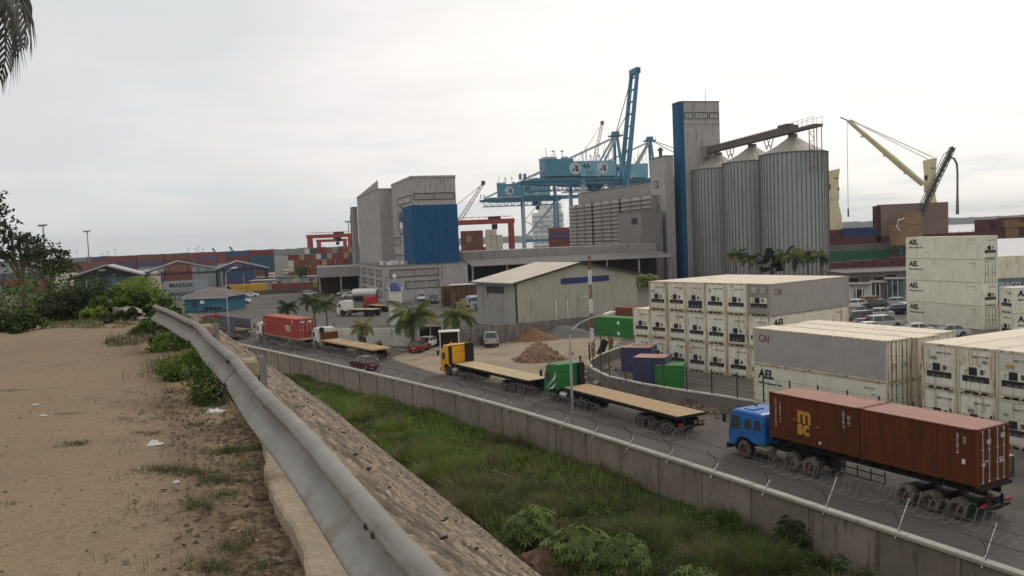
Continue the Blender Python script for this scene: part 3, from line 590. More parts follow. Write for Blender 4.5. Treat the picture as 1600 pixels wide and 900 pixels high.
for a in ((285, 560, 600, .22, .7, .16, [0, 0, 1, 4], .008), (240, 550, 420, .32, .18, .06, [4, 4, 3, 0], .007), (110, 696, 300, .075, .05, .05, [0, 0, 4, 1], .004), (235, 678, 300, .10, .06, .045, [4, 0, 3], .004), (215, 655, 200, .14, .06, .04, [4, 3], .004), (335, 655, 420, .09, .15, .08, [0, 0, 1, 4], .005), (350, 700, 1000, .13, .12, .075, [0, 0, 1, 4], .0045), (300, 735, 1100, .20, .10, .075, [0, 0, 1, 4, 4], .0045), (345, 745, 700, .13, .10, .07, [0, 0, 1, 4], .004),
          (312, 792, 260, .05, .05, .13, [1, 3, 2, 4], .0035), (355, 768, 420, .10, .08, .07, [0, 1, 4], .004), (372, 838, 420, .07, .09, .09, [0, 1, 4, 3], .004), (335, 885, 320, .07, .05, .08, [1, 4, 0], .0035), (290, 640, 260, .14, .10, .05, [4, 3, 0], .004), (100, 648, 260, .20, .035, .035, [4, 3], .004), (20, 610, 240, .16, .05, .04, [0, 4], .005), (310, 605, 420, .2, .2, .07, [4, 0, 3], .006), (420, 870, 150, .04, .06, .07, [0, 4], .0035), (20, 790, 80, .04, .02, .03, [4], .0035), (345, 625, 300, .09, .22, .1, [1, 0, 4], .006), (280, 575, 260, .2, .25, .07, [0, 4], .006), (420, 780, 200, .05, .12, .05, [4, 0], .0035), (400, 700, 220, .05, .2, .05, [4, 4, 0], .004), (270, 850, 120, .12, .06, .04, [4, 3], .0035)): patch(*a)

# dead sprigs along the shoulder
for q in range(90):
    tt_ = 3 + 9 * random.random(); nn_ = .62 - .95 * random.random() ** 1.6; x, y = tn(tt_, nn_); m_ = 14
    xs = x + r.normal(0, .06, m_); ys = y + r.normal(0, .06, m_); P.append(np.stack([xs, ys, hz3(xs, ys) - .005], 1)); Hh.append(.03 + .06 * r.random(m_)); Mi.append(r.choice([4, 4, 3, 0], m_)); Wd.append(np.full(m_, .005))
blades('roadside_grass', np.concatenate(P), np.concatenate(Hh), np.concatenate(Wd), [GR_D, GR_D, GR_M, GR_Y, GR_B], np.concatenate(Mi), 2.3, seed=9)
# stones and grit on the shoulder
gm = MB()
for q in range(3600):
    tt_ = 2.2 + 10 * random.random() ** 1.3; nn_ = .9 - (.75 * random.random() ** 1.5 if q % 3 else 5.5 * random.random()); x, y = tn(tt_, nn_); z = float(hillz(tt_, nn_)); s_ = (.006 + .026 * random.random() ** 3) * (1 if nn_ > .1 else .7)
    vs = [(x + s_ * math.cos(k * 1.257 + q) * (.7 + .5 * random.random()), y + s_ * math.sin(k * 1.257 + q) * (.7 + .5 * random.random()), z - .003) for k in range(5)] + [(x + s_ * .2, y, z + s_ * (.5 + .5 * random.random()))]
    gm.add(vs, [(k, (k + 1) % 5, 5) for k in range(5)])
tag(gm.build('grit', mat('grit_stone', (.125, .092, .068), .95, .4, 3, world=True)), kind='stuff')
LFB = [mat('dead_leaf', (.13, .075, .035), .9, .3, 3, world=True), mat('dead_leaf_pale', (.30, .21, .11), .9, .3, 3, world=True), mat('dead_leaf_dark', (.045, .03, .02), .9, .3, 3, world=True)]
lv_ = MB()
for q in range(1100):
    tt_ = 2.0 + 12 * random.random() ** 1.4; nn_ = .92 - (1.1 * random.random() ** 1.4 if q % 4 else 6 * random.random()); x, y = tn(tt_, nn_); z = float(hillz(tt_, nn_)) + .012; a = random.random() * 6.28; s_ = .012 + .03 * random.random() ** 2; c_, d_ = math.cos(a) * s_, math.sin(a) * s_
    lv_.add([(x - c_, y - d_, z), (x + d_ * .4, y - c_ * .4, z + .008 * random.random()), (x + c_, y + d_, z + .014 * random.random()), (x - d_ * .4, y + c_ * .4, z)], [(0, 1, 2, 3)], random.choice((0, 0, 1, 2, 2)))
tag(lv_.build('fallen_leaves', LFB), kind='stuff')
# litter
PLAS = mat('plastic_bag', (.72, .72, .70), .6, .1); HUSK = mat('dry_husk', (.40, .25, .10), .8, .2)
def litter(px, py, sx, sy, sz, mt, label, name, cat, seed):
    c = G(px, py, HZ); rr = random.Random(seed); t_, n_ = inv_tn(c.x, c.y); z = float(hillz(t_, n_)); rows = []
    for i in range(9):
        rows.append([(c.x + sx * (i / 8 - .5) * (1 + .15 * rr.random()), c.y + sy * (j / 6 - .5) * (1 - .5 * abs(i / 8 - .5)) * (.8 + .4 * rr.random()), z + .006 + sz * rr.random() * (1 - (2 * abs(j / 6 - .5)) ** 2) * (1 - (2 * abs(i / 8 - .5)) ** 3)) for j in range(7)])
    mb = MB(); mb.grid(rows); o = mb.build(name, mt, None, smooth=False); return tag(o, label, cat)
litter(242, 694, .13, .10, .05, PLAS, 'crumpled white plastic bag lying alone on the dirt road', 'plastic_bag', 'plastic bag', 1)
litter(334, 635, .20, .16, .05, PLAS, 'torn white plastic bag on the weeds close to the barrier', 'plastic_bag', 'plastic bag', 2)
litter(288, 597, .26, .08, .04, HUSK, 'dry yellow brown palm husk lying beside the barrier weeds', 'palm_husk', 'husk', 3)
litter(55, 633, .08, .04, .015, PLAS, 'small white paper scrap on the dirt at left', 'paper_scrap', 'scrap', 4)
litter(68, 650, .09, .035, .015, PLAS, 'white scrap beside the long dead grass line on the dirt', 'paper_scrap', 'scrap', 5)
litter(276, 754, .05, .04, .02, PLAS, 'little pale scrap in the grass tuft near the camera', 'paper_scrap', 'scrap', 6)
litter(432, 862, .07, .06, .03, mat('pale_stone', (.36, .30, .25), .9), 'flat pale stone beside the concrete kerb', 'stone', 'stone', 7)

VERGE = []
CAS_M = leafm('cassava_leaf', (.105, .155, .042))
# plants in the verge
def palmate(mb, c, s, tilt, az, mi, rr):
    lob = 7; M = Matrix.Translation(c) @ Matrix.Rotation(az, 4, 'Z') @ Matrix.Rotation(tilt, 4, 'Y')
    for k in range(lob):
        a = (k - (lob - 1) / 2) * .72; L = s * (1 - .06 * abs(k - 3)); d = Vector((math.cos(a), math.sin(a), 0)); e_ = Vector((-d.y, d.x, 0)) * L * .15
        mb.add([M @ Vector((0, 0, 0)), M @ (d * L * .55 + e_), M @ (d * L + Vector((0, 0, -L * .2))), M @ (d * L * .55 - e_)], [(0, 1, 2, 3)], mi)
def cassava(px, py, z, wd, ht, nl, seed, label, mats=None):
    p = G(px, py, z); o = thing('cassava_plant', label, 'plant', (p.x, p.y, 0.05), 0, 'leafy plants in the grass'); rr = random.Random(seed); st = MB(); lf = MB()
    for q in range(nl):
        a = rr.random() * 2 * PI; ra = wd * .5 * rr.random() ** .5; hh = ht * (.45 + .6 * rr.random()) * (1 - .35 * ra / (wd * .5)); c = Vector((ra * math.cos(a), ra * math.sin(a), hh))
        if q % 4 == 0: st.tube([(c.x * .15, c.y * .15, 0), (c.x * .6, c.y * .6, hh * .6), c], [.02, .015, .008], 4)
        palmate(lf, c, .26 + .20 * rr.random(), .25 + .5 * rr.random(), a, 1 if rr.random() < .45 else 0, rr)
    st.build('stem', BARK, o); lf.build('foliage', mats or [CAS_M, LF_L], o); return o
cassava(832, 832, .6, 2.2, 1.9, 120, 1, 'pale green leafy plant nearest the stone embankment')
cassava(905, 866, .6, 2.7, 1.8, 150, 2, 'wide pale green leafy plant in front of the grass, middle of three')
cassava(975, 876, .6, 2.1, 1.7, 110, 3, 'leafy plant right of the two pale green ones')
cassava(1085, 905, .5, 1.6, 1.0, 70, 4, 'low leafy plant at the bottom edge of the picture')
cassava(1248, 836, .6, 1.8, 1.6, 90, 5, 'dark leafy plant growing against the concrete wall', [LF_D, LF_M])
cassava(640, 706, .4, 1.6, .9, 60, 6, 'low leafy plant at the grass edge beside the embankment', [LF_M, LF_M])
def featherclump(px, py, wd, ht, n_, mats, label, seed, name='grass_clump', wdt=.022, lean=1.1):
    p = G(px, py, .2); rr = np.random.default_rng(seed); a = rr.random(n_) * 2 * PI; q = np.sqrt(rr.random(n_)) * wd * .5; pos = np.stack([q * np.cos(a), q * np.sin(a), np.zeros(n_)], 1)
    o = blades(name, pos, ht * (.5 + .6 * rr.random(n_)), np.full(n_, wdt), mats, rr.integers(0, len(mats), n_), lean, None, seed); o.location = (p.x, p.y, .1); return tag(o, label, 'grass clump', 'tall grass clumps in the verge')
featherclump(566, 655, 1.6, 1.9, 190, [GR_Y, LF_Y, GR_L], 'spiky pale yellow grass clump standing alone in the far verge', 31, wdt=.05, lean=.9)
featherclump(690, 745, 2.6, 1.2, 1500, [GR_M, GR_L, GR_B], 'feathery green brown grass clump at the embankment foot', 32)
featherclump(748, 800, 2.2, 1.2, 1300, [GR_B, GR_Y, GR_M], 'brownish feathery grass clump left of the leafy plants', 33)
featherclump(700, 790, 1.6, 1.0, 900, [GR_B, GR_Y], 'tan feathery clump closest to the masonry slope', 34)
featherclump(840, 775, 2.6, 1.0, 1300, [GR_B, GR_M, GR_B], 'brown grass clump behind the leafy plants', 35)
featherclump(990, 835, 2.2, 1.0, 1100, [GR_B, GR_M], 'brownish grass clump right of the leafy plants', 36)
featherclump(1110, 885, 2.0, 1.1, 1100, [GR_B, GR_Y, GR_M], 'straw coloured grass clump near the bottom of the picture', 37)
featherclump(640, 690, 1.4, .9, 700, [GR_D, GR_M], 'dark green grass clump beside the low leafy plant', 38)
featherclump(790, 720, 1.8, .8, 700, [GR_D, GR_M, GR_B], 'dark grass clump in the middle of the verge', 39)
for q in range(190):
    rr = random.Random(900 + q); tt_ = 14 + (24 if q % 3 else 52) * rr.random(); wn_ = float(walln(tt_))
    if wn_ < 16: continue
    fr_ = rr.random(); nn_ = 14.3 + (wn_ - 15.0) * fr_; x, y = tn(tt_, nn_); hh_ = (.35 + .6 * rr.random()) * (1 if tt_ < 40 else .7); wd_ = .35 + .35 * rr.random(); k_ = 12
    C = [(rr.gauss(0, wd_), rr.gauss(0, wd_), hh_ * (.25 + .75 * rr.random())) for _ in range(k_)]; SC = [(.26, .26, .17)] * k_; tan_ = fr_ < .45 and rr.random() < .5
    V, F, mi_ = leafcloud(np.array(C), np.array(SC), 380, .05, 700 + q, .6); VERGE.append((V + np.array([x, y, .05]), (GR_M, GR_B, GR_Y) if tan_ else [(LF_D, LF_M, GR_M), (LF_D, GR_D, LF_M), (GR_D, LF_M, GR_M)][q % 3], F, mi_))
PALV = [LF_D, LF_M, GR_M, LF_L, GR_D, GR_B, GR_Y]; vv = []; ff = []; mm_ = []; o_ = 0
for V, ms, F, mi_ in VERGE: vv.append(V); ff.append(F + o_); o_ += len(V); mm_.append(np.array([PALV.index(ms[k]) for k in mi_]))
tag(ob('verge_weeds', npmesh('verge_weeds', np.concatenate(vv), np.concatenate(ff), PALV, False, np.concatenate(mm_))), kind='stuff')
for i_, (x_, y_, w2, h2, n2, ms, lab) in enumerate(((655, 718, 2.2, 1.3, 900, [GR_M, GR_L, GR_Y], 'soft olive grass clump above the embankment foot'), (612, 672, 1.8, 1.0, 700, [GR_M, GR_L], 'bright green grass clump in the far verge'), (735, 770, 2.4, 1.3, 1100, [GR_Y, GR_M, GR_B], 'tan and olive grass clump beside the slope'), (870, 800, 2.4, 1.1, 1000, [GR_Y, GR_B, GR_M], 'tan grass clump above the wide leafy plant'), (1040, 850, 2.4, 1.2, 1000, [GR_M, GR_B, GR_Y], 'olive grass clump right of the leafy plants'), (930, 800, 2.0, .9, 800, [GR_M, GR_D, GR_L], 'green grass clump in the near verge'), (783, 690, .9, 1.2, 260, [GR_B, GR_B, GR_Y], 'brown dry weed against the wall, left of two'), (812, 698, .8, 1.2, 240, [GR_B, GR_B], 'brown dry weed against the wall, right of two'), (1180, 880, 2.6, 1.2, 1100, [GR_D, GR_M, GR_B], 'dark grass clump at the lower right of the verge'), (1150, 820, 2.4, 1.0, 900, [GR_M, GR_D], 'green grass clump near the dark leafy plant'))): featherclump(x_, y_, w2, h2, n2, ms, lab, 50 + i_)
# thin pipe lying in the grass
pp = [G(700, 705, .35), G(770, 735, .42), G(830, 755, .40), G(860, 762, .38), G(905, 785, .4), G(940, 803, .3)]
tag(MB().tube(pp, .025, 5).build('thin_pipe', mat('pipe_grey', (.33, .29, .25), .8)), 'thin pale pipe running through the grass verge', 'pipe')

# palms
FRM = [leafm('frond_green', (.075, .105, .030)), leafm('frond_yellow', (.20, .185, .06)), leafm('frond_dark', (.035, .055, .02)), leafm('frond_grey', (.10, .10, .085))]
FR = {}
def frond_mesh(ci, L, droop, seed):
    key = (ci, L, droop, seed)
    if key in FR: return FR[key]
    rr = random.Random(seed); mb = MB(); pts = []; nseg = 9
    for i in range(nseg + 1):
        f = i / nseg; an = .95 - droop * f; pts.append(Vector((pts[-1].x + math.cos(an) * L / nseg, 0, pts[-1].z + math.sin(an) * L / nseg)) if i else Vector((0, 0, 0)))
    mb.tube(pts, [L * .011 * (1 - .8 * i / nseg) for i in range(nseg + 1)], 4, cap=False); NL = 34
    for q in range(NL):
        f = .12 + .87 * q / NL; i = min(int(f * nseg), nseg - 1); p = pts[i].lerp(pts[i + 1], f * nseg - i); d = (pts[i + 1] - pts[i]).normalized(); ll = L * .27 * math.sin(PI * (f * .82 + .16)) + L * .03
        for sg in (-1, 1):
            o_ = Vector((0, sg, 0)) * .8 + d * .55 + Vector((0, 0, -.15)); o_.normalize(); tip = p + o_ * ll + Vector((0, 0, -ll * (.45 + .4 * rr.random()))); mid = p + o_ * ll * .55 + Vector((0, 0, -ll * .1)); wv = d * L * .013
            mb.add([p - wv * .6, p + wv * .6, mid + wv, mid - wv, tip], [(0, 1, 2, 3), (3, 2, 4)])
    FR[key] = mb.mesh('frond', FRM[ci]); return FR[key]
def palm(label, px=None, py=None, Y=None, cz=None, base=None, L=4.0, nf=18, ci=(0, 0, 1), seed=1, tr=.16, group='coconut palms', bend=.3):
    if base is None: c = AT(px, py, Y); base = Vector((c.x, c.y, 0)); cz = c.z
    rr = random.Random(seed); H = cz - base.z; o = thing('palm_tree', label, 'palm tree', base, rr.random() * 6, group); mb = MB(); k = 12
    mb.tube([(bend * (i / k) ** 2 - bend, 0, H * i / k) for i in range(k + 1)], [tr * (1.25 - .5 * i / k) * (1 + .06 * (i % 2)) for i in range(k + 1)], 8); mb.build('trunk', PBARK, o)
    for q in range(nf):
        f = ob('frond', frond_mesh(rr.choice(ci), L, rr.choice((1.3, 1.9, 2.5)), rr.randint(1, 2)), o, (0, 0, H - .05)); lift = -.55 + 1.25 * (q / nf)
        f.rotation_euler = (rr.gauss(0, .15), lift + rr.gauss(0, .12), q * 2.399 + rr.gauss(0, .15)); s_ = .85 + .3 * rr.random(); f.scale = (s_, s_, s_)
    return o
palm('largest coconut palm, in front of the white boundary wall near the red car', 646, 495, 106, L=3.9, nf=24, ci=(0, 0, 0, 1), seed=2, tr=.24)
palm('coconut palm left of the warehouse above the dark gate', 716, 495, 113, L=3.2, nf=20, ci=(0, 0, 1), seed=3, tr=.2)
palm('yellowing short palm beside the barred gate of the white wall', 566, 511, 108, L=2.1, nf=18, ci=(1, 1, 0), seed=4, tr=.15)
palm('tall dark palm behind the red container, left of its lighter neighbour', 488, 470, 136, L=2.7, nf=20, ci=(2, 0, 2), seed=5)
palm('lighter palm with a slim bare trunk behind the flatbed cab', 509, 476, 133, L=2.3, nf=18, ci=(0, 1, 0), seed=6, tr=.14)
palm('low dark palm behind the front of the red container', 448, 481, 140, L=2.3, nf=18, ci=(2, 0, 2), seed=7)
palm('slender lone palm standing in the far parking lot', 472, 424, 226, L=2.6, nf=18, ci=(2, 2, 0), seed=8, tr=.15)
palm('bright green palm between warehouse and white reefer stack', 1016, 437, 118, L=2.4, nf=14, ci=(0, 1, 0), seed=9)
for i, (x, y, Y, L, lab) in enumerate(((1150, 401, 168, 2.9, 'leftmost palm of the row along the silos'), (1172, 404, 167, 2.6, 'second palm from the left at the silo foot'), (1226, 400, 165, 2.8, 'palm just right of the dark round tree by the silos'), (1243, 403, 163, 2.9, 'third palm from the right at the silo foot'), (1262, 401, 166, 3.0, 'second palm from the right end of the silo row'), (1282, 402, 164, 2.7, 'rightmost palm of the row along the silos'))):
    palm(lab, x, y, Y, L=L, nf=16, ci=(0, 2, 1, 0), seed=20 + i, tr=.18, group='palms along the silos')
p = AT(1206, 424, 167)
tree('round_tree', 'dark round tree in the middle of the palms at the silo foot', (p.x, p.y, 0), 9, [(0, 0, 8.0), (1.2, 0, 7.0), (-1.2, .3, 6.8), (.5, -.8, 6.2), (-.4, .6, 9.0), (1.6, .2, 5.6), (-1.7, 0, 5.4)], 2600, .32, 44, [LF_D, LF_D, LF_M], None, .25)
# the old coconut palm whose fronds hang into the top left corner
o = palm('coconut palm with drooping grey fronds entering from the top left corner', base=Vector((-10.5, 14.4, 11.9)), cz=19.3, L=3.0, nf=2, ci=(2,), seed=3, tr=.17, bend=.2)
o.rotation_euler.z = 0
for ax, ln, az, rx, sd, ci in ((.64, 1.22, -.05, .1, 5, 3), (1.0, 1.2, -.25, .2, 6, 3), (.43, 1.12, .1, .1, 7, 3), (1.2, 1.1, -.5, .2, 9, 3), (.2, .95, .55, .0, 8, 0), (-.5, 1, 2.2, 0, 1, 0), (-.2, 1, 3.0, 0, 2, 0), (.3, 1, 4.0, 0, 1, 0), (-.7, 1, 1.2, 0, 2, 2)):
    f = ob('frond', frond_mesh(ci, 3.4, 2.3, sd), o, (0, 0, 7.4)); f.rotation_euler = (rx, ax, az); f.scale = (ln, ln, ln)
# ------------------------------------------------------------------ shipping containers
def cmat(name, c, dirt=RUST, damt=.25, rough=.6, var=.11, rnd=.10): return mat(name, c, rough, var, .7, dirt=dirt, damt=damt, dscale=1.1, streak=1, fine=.06, rnd=rnd)
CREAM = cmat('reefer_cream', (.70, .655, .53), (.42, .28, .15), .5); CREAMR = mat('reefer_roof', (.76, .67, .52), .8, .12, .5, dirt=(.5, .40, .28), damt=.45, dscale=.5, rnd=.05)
CFRAME = cmat('reefer_frame', (.60, .53, .40), (.23, .11, .048), .64)
CGREY = cmat('reefer_grey', (.36, .33, .30), (.28, .22, .17), .3); CWHITE = cmat('reefer_white', (.70, .69, .56), (.48, .36, .22), .40)
UNITW = cmat('unit_white', (.70, .67, .575), (.38, .25, .13), .50); UNITG = cmat('unit_grey', (.30, .27, .235), (.2, .14, .1), .3)
BAY = mat('bay_dark', (.030, .030, .032), .7, .4, 6); PIPE = mat('bay_pipes', (.13, .125, .12), .5, .3, 4)
INK = mat('logo_ink', (.030, .024, .030), .7, .1); INKR = mat('logo_maroon', (.16, .04, .04), .7, .1); INKG = mat('small_print', (.24, .22, .19), .8, .2)
GOLD = mat('gold_print', (.50, .265, .055), .7, .12, 3); PALEP = mat('pale_print', (.52, .42, .36), .8, .2, 3)
W_ = 2.438
def corr(mb, L, H, z0, y, per, dep, face, mi=0, inset=.09):
    """corrugated panel along x; face=+-1: which way the ribs stand proud"""
    n = max(1, int((L - 2 * inset) / per)); p = (L - 2 * inset) / n; X = -L / 2 + inset; pts = []
    for i in range(n):
        for f, d in ((0, 0), (.26, 0), (.5, -dep), (.76, -dep)): pts.append((X + (i + f) * p, y + face * d))
    pts.append((X + n * p, y)); mb.grid([[(x, yy, z0) for x, yy in pts], [(x, yy, z0 + H) for x, yy in pts]], mi)
CM = {}
def cmesh(kind, L, H, body, frame, roof):
    key = (kind, L, H, body.name, frame.name, roof.name)
    if key in CM: return CM[key]
    d = {}; hl, hw = L / 2, W_ / 2; dry = kind == 'dry'
    fr = MB()
    for sx in (-1, 1):
        for sy in (-1, 1):
            fr.box((sx * (hl - .075), sy * (hw - .075), H / 2), (.15, .15, H - .26)); 
            for z in (.06, H - .06): fr.box((sx * (hl - .088), sy * (hw - .08), z), (.178, .162, .119))
        fr.box((sx * (hl - .05), 0, H - .085), (.1, W_ - .34, .13)); fr.box((sx * (hl - .05), 0, .10), (.1, W_ - .34, .14))
    for sy in (-1, 1):
        fr.box((0, sy * (hw - .035), H - .065), (L - .37, .066, .085)); fr.box((0, sy * (hw - .04), .10), (L - .37, .076, .15))
    fr.box((0, 0, .13), (L - .3, W_ - .2, .08)); d['frame'] = fr.mesh('frame', frame)
    per, dep = (.275, .04) if dry else (.30, .012)
    for nm, sy in (('side_panel', -1), ('side_panel_b', 1)):
        mb = MB(); corr(mb, L, H - .26, .16, sy * (hw - .012), per, dep, sy); d[nm] = mb.mesh('side_panel', body)
    mb = MB(); n = int(L / .34); pts = []
    for i in range(n):
        for f, q in ((0, 0), (.3, 0), (.42, -.022 if dry else -.006), (.88, -.022 if dry else -.006)): pts.append((-hl + .1 + (L - .2) * (i + f) / n, H - .012 + q))
    pts.append((hl - .1, H - .012)); mb.grid([[(x, -hw + .06, z) for x, z in pts], [(x, hw - .06, z) for x, z in pts]]); d['roof_panel'] = mb.mesh('roof_panel', roof)
    # front wall (dry) at -x
    mb = MB(); pts = []
    n = 9
    for i in range(n):
        for f, q in ((0, 0), (.3, 0), (.5, .03), (.8, .03)): pts.append((-hw + .14 + (W_ - .28) * (i + f) / n, -hl + .03 + q))
    mb.grid([[(x, y, .16) for y, x in pts], [(x, y, H - .13) for y, x in pts]]); d['front_panel'] = mb.mesh('front_panel', body)
    mb = MB(); mb.box((hl - .05, 0, H / 2), (.05, W_ / 2 - .17, H - .36))
    for k in range(5 if dry else 1): mb.box((hl - .02, 0, .42 + k * (H - .7) / 4.6), (.03, W_ / 2 - .36, .24 if dry else .05))
    d['door'] = mb.mesh('door', body)
    mb = MB(); mb.tube([(hl + .012, 0, .1), (hl + .012, 0, H - .1)], .021, 6)
    for z in (.14, H * .36, H * .62, H - .14): mb.box((hl - .002, 0, z), (.05, .12, .07))
    d['lock_rod'] = mb.mesh('lock_rod', mat('rod_steel' + body.name, tuple(x * (.55 if dry else .20) for x in body.node_tree.nodes['Principled BSDF'].inputs['Base Color'].default_value[:3]) if dry else (.085, .065, .05), .6, .3, 5))
    mb = MB(); mb.box((hl + .02, 0, 0), (.03, .34, .045)); d['handle'] = mb.mesh('door_handle', d['lock_rod'].materials[0])
    CM[key] = d; return d
def unit_meshes(style, H):
    key = ('unit', style, H)
    if key in CM: return CM[key]
    d = {}; hw = W_ / 2; mb = MB(); x = 0.0; P_ = UNITG if style == 'C' else UNITW
    mb.box((x + .05, 0, H / 2 + .03), (.1, W_ - .33, H - .36))                  # back plate; unit faces -x
    for k in range(5): mb.box((x - .006, 0, H * .60 + k * .17), (.02, W_ - .5, .05))
    mb.box((x - .008, 0, .42), (.02, W_ - .6, .22)); d['unit_panel'] = mb.mesh('unit_panel', P_)
    mb = MB(); mb.box((x - .012, .0, H * .475), (.03, W_ - .62, .50)); d['service_panel'] = mb.mesh('service_panel', UNITW)
    big = style == 'B'
    mb = MB(); mb.box((x - .03, .16, H * .475 + .02), (.03, .52, .48)); d['fan_grille'] = mb.mesh('fan_grille', BAY)
    mb = MB(); mb.box((x - .03, -.42, H * .475 + .02), (.035, .22, .30)); d['control_box'] = mb.mesh('control_box', mat('control_grey', (.09, .08, .085), .5, .2))
    mb = MB(); hb = .72 if big else .36; z = H * .475 - .27 - hb / 2
    mb.box((x - .014, 0, z), (.03, W_ - .72, hb)); d['compressor_bay'] = mb.mesh('compressor_bay', BAY)
    mb = MB(); r = random.Random(len(CM))
    for k in range(3): mb.box((x - .036, -.42 + .40 * k, z - hb * .22), (.03, .20 + .14 * r.random(), hb * (.25 + .2 * r.random())))
    d['compressor'] = mb.mesh('compressor', PIPE)
    mb = MB()
    for y_ in (-.55, -.02, .52): mb.box((x - .03, y_, .075), (.06, .36, .12))
    d['fork_gap'] = mb.mesh('fork_gap', BLACKH)
    for q, (y_, z_, a_, b_) in enumerate(((.62, H * .475 + .05, .18, .09), (.66, H * .475 - .10, .12, .07), (-.66, H * .475 + .05, .12, .06), (.02, H * .80, .26, .08), (-.72, H * .80, .1, .12))): mb = MB(); mb.box((x - .024, y_, z_), (.02, a_, b_)); d['sticker%d' % q] = mb.mesh('sticker', INKG)
    if style == 'C':
        mb = MB()
        for y_ in (-.45, .45): mb.cyl((x - .03, y_, H * .80), .30, .04, 'x', 14)
        d['round_fan'] = mb.mesh('round_fan', mat('fan_pale', (.40, .38, .34), .6, .2))
    CM[key] = d; return d
YSTK = mat('sticker_yellow', (.50, .30, .04), .7, .1)
def container(kind, corner, yaw, label, body, roof=None, frame=None, L=12.192, H=2.896, group=None, flip=False, unit=None, logo=None, cat='container', doorm=None):
    """corner: near bottom corner; the long axis runs along yaw, the width to its left"""
    frame = frame or body; roof = roof or body; c, s = math.cos(yaw), math.sin(yaw); x, y, z = corner
    loc = (x + c * L / 2 - s * W_ / 2, y + s * L / 2 + c * W_ / 2, z)
    nm = 'reefer_container' if kind == 'reefer' else 'shipping_container'
    t_ = thing(nm, label, cat, loc, yaw + (PI if flip else 0), group); d = cmesh(kind, L, H, body, frame, roof)
    ob('frame', d['frame'], t_); ob('side_panel', d['side_panel'], t_); ob('side_panel', d['side_panel_b'], t_); ob('roof_panel', d['roof_panel'], t_)
    for sy in (-1, 1):
        dr = ob('door', (cmesh(kind, L, H, doorm, frame, roof) if doorm else d)['door'], t_, (0, sy * (W_ / 4 - .06), 0))
        for q in (-.26, .22): ob('lock_rod', d['lock_rod'], dr, (0, q, 0))
        ob('door_handle', d['handle'], dr, (0, 0, H * .42))
    if unit:
        u = unit_meshes(unit, H); pn = None
        for k, me in u.items():
            par = t_ if k in ('unit_panel', 'fork_gap') else pn
            o = ob(me.name, me, par, (-L / 2 + .035, 0, 0) if par is t_ else (0, 0, 0))
            if k == 'unit_panel': pn = o
        rr = random.Random(hash(label) % 9999 if False else sum(map(ord, label))); text('print', f'AEXU {rr.randint(100, 999)} {rr.randint(100, 999)}', .17, INKG, t_, (-L / 2 - .012, .15, H - .62), (PI / 2, 0, -PI / 2))
        if rr.random() < .55: mb = MB(); mb.box((-L / 2 - .014, rr.choice((-.6, .35, .6)), H * (.62 + .2 * rr.random())), (.012, .24 + .2 * rr.random(), .2)); mb.build('warning_sticker', YSTK if rr.random() < .4 else INKG, t_)
    else: ob('front_panel', d['front_panel'], t_)
    R1 = (PI / 2, 0, 0); R2 = (PI / 2, 0, PI); hl, hw = L / 2, W_ / 2
    def both(nm, st, size, mt, dx, z, **k):
        text(nm, st, size, mt, t_, (-hl + dx, -hw - .004, z), R1, **k); text(nm, st, size, mt, t_, (hl - dx, hw + .004, z), R2, **k)
    if logo == 'AEL':
        both('logo', 'AEL', .92, INK, .55, H - .98, bold=.035, sx=1.0, shear=.12); both('logo_text', 'Africa Express Line', .31, INK, .52, H - 1.48, bold=.006)
        both('print', 'AEXU 4R1', .2, INKG, L - 1.9, H - .55); both('print', '45 R1', .18, INKG, L - 1.3, H - .95)
    elif logo == 'CAI': both('logo', 'CAI', .82, INKR, .62, H - 1.05, sx=.85)
    return t_
HC = 2.896
def locpt(corner, yaw, u, v, z): return (corner[0] + math.cos(yaw) * u - math.sin(yaw) * v, corner[1] + math.sin(yaw) * u + math.cos(yaw) * v, z)
# --- the six-wide, three-high reefer stack (units face the road)
A0 = (22.66, 73.15); AY = math.radians(35.7)
cols = ['far right', 'fifth', 'fourth', 'third', 'second', 'first']
tn_ = ['bottom', 'middle', 'top']
for k in range(7):
    for tier in range(3):
        if k == 6 and tier == 2: continue
        st = {(3, 2): 'B', (0, 1): 'A', (1, 1): 'B', (0, 2): 'C'}.get((k, tier), 'A')
        body = CGREY if (k, tier) == (0, 2) else (CWHITE if (k * 7 + tier * 3) % 4 == 1 else CREAM)
        jog = .14 * (random.random() - .5); c = locpt(A0, AY, jog, k * 2.475, tier * HC + .004)
        if k == 6: lab = f'white reefer, {"upper" if tier else "lower"} one of the pair standing at the left end of the big stack'
        else: lab = f'{"grey" if body is CGREY else "white"} reefer in the big stack, {tn_[tier]} tier, ' + ('right end' if k == 0 else f'{["sixth","fifth","fourth","third","second","first"][k]} column from the left')
        container('reefer', c, AY, lab, body, CREAMR, CFRAME if body is not CGREY else CGREY, unit=st, logo='CAI' if (k, tier) == (0, 2) else ('AEL' if k == 0 else None), group='reefers in the six wide stack')
# --- the block with the CAI box over the AEL box, doors towards the camera side
B0 = (18.93, 65.68); BY = math.radians(-61.2)
container('reefer', locpt(B0, BY, 0, 0, .004), BY, 'white AEL reefer directly behind the blue truck, under the grey CAI one', CWHITE, CREAMR, CFRAME, logo='AEL', unit='A', group='reefers beside the road fence')
container('reefer', locpt(B0, BY, 0, 0, HC + .004), BY, 'grey CAI reefer lying across the white AEL one beside the road', CGREY, CREAMR, CFRAME, logo='CAI', unit='A', group='reefers beside the road fence', doorm=CREAM)
for r_ in (1, 2):
    for tier in (0, 1):
        container('reefer', locpt(B0, BY, .9 - .5 * r_, 2.56 * r_, tier * HC + .004), BY, f'white reefer in the {"second" if r_ == 1 else "third"} row behind the grey CAI one, {"upper" if tier else "lower"} tier', CREAM, CREAMR, CFRAME, unit='A', flip=True, group='reefers beside the road fence')
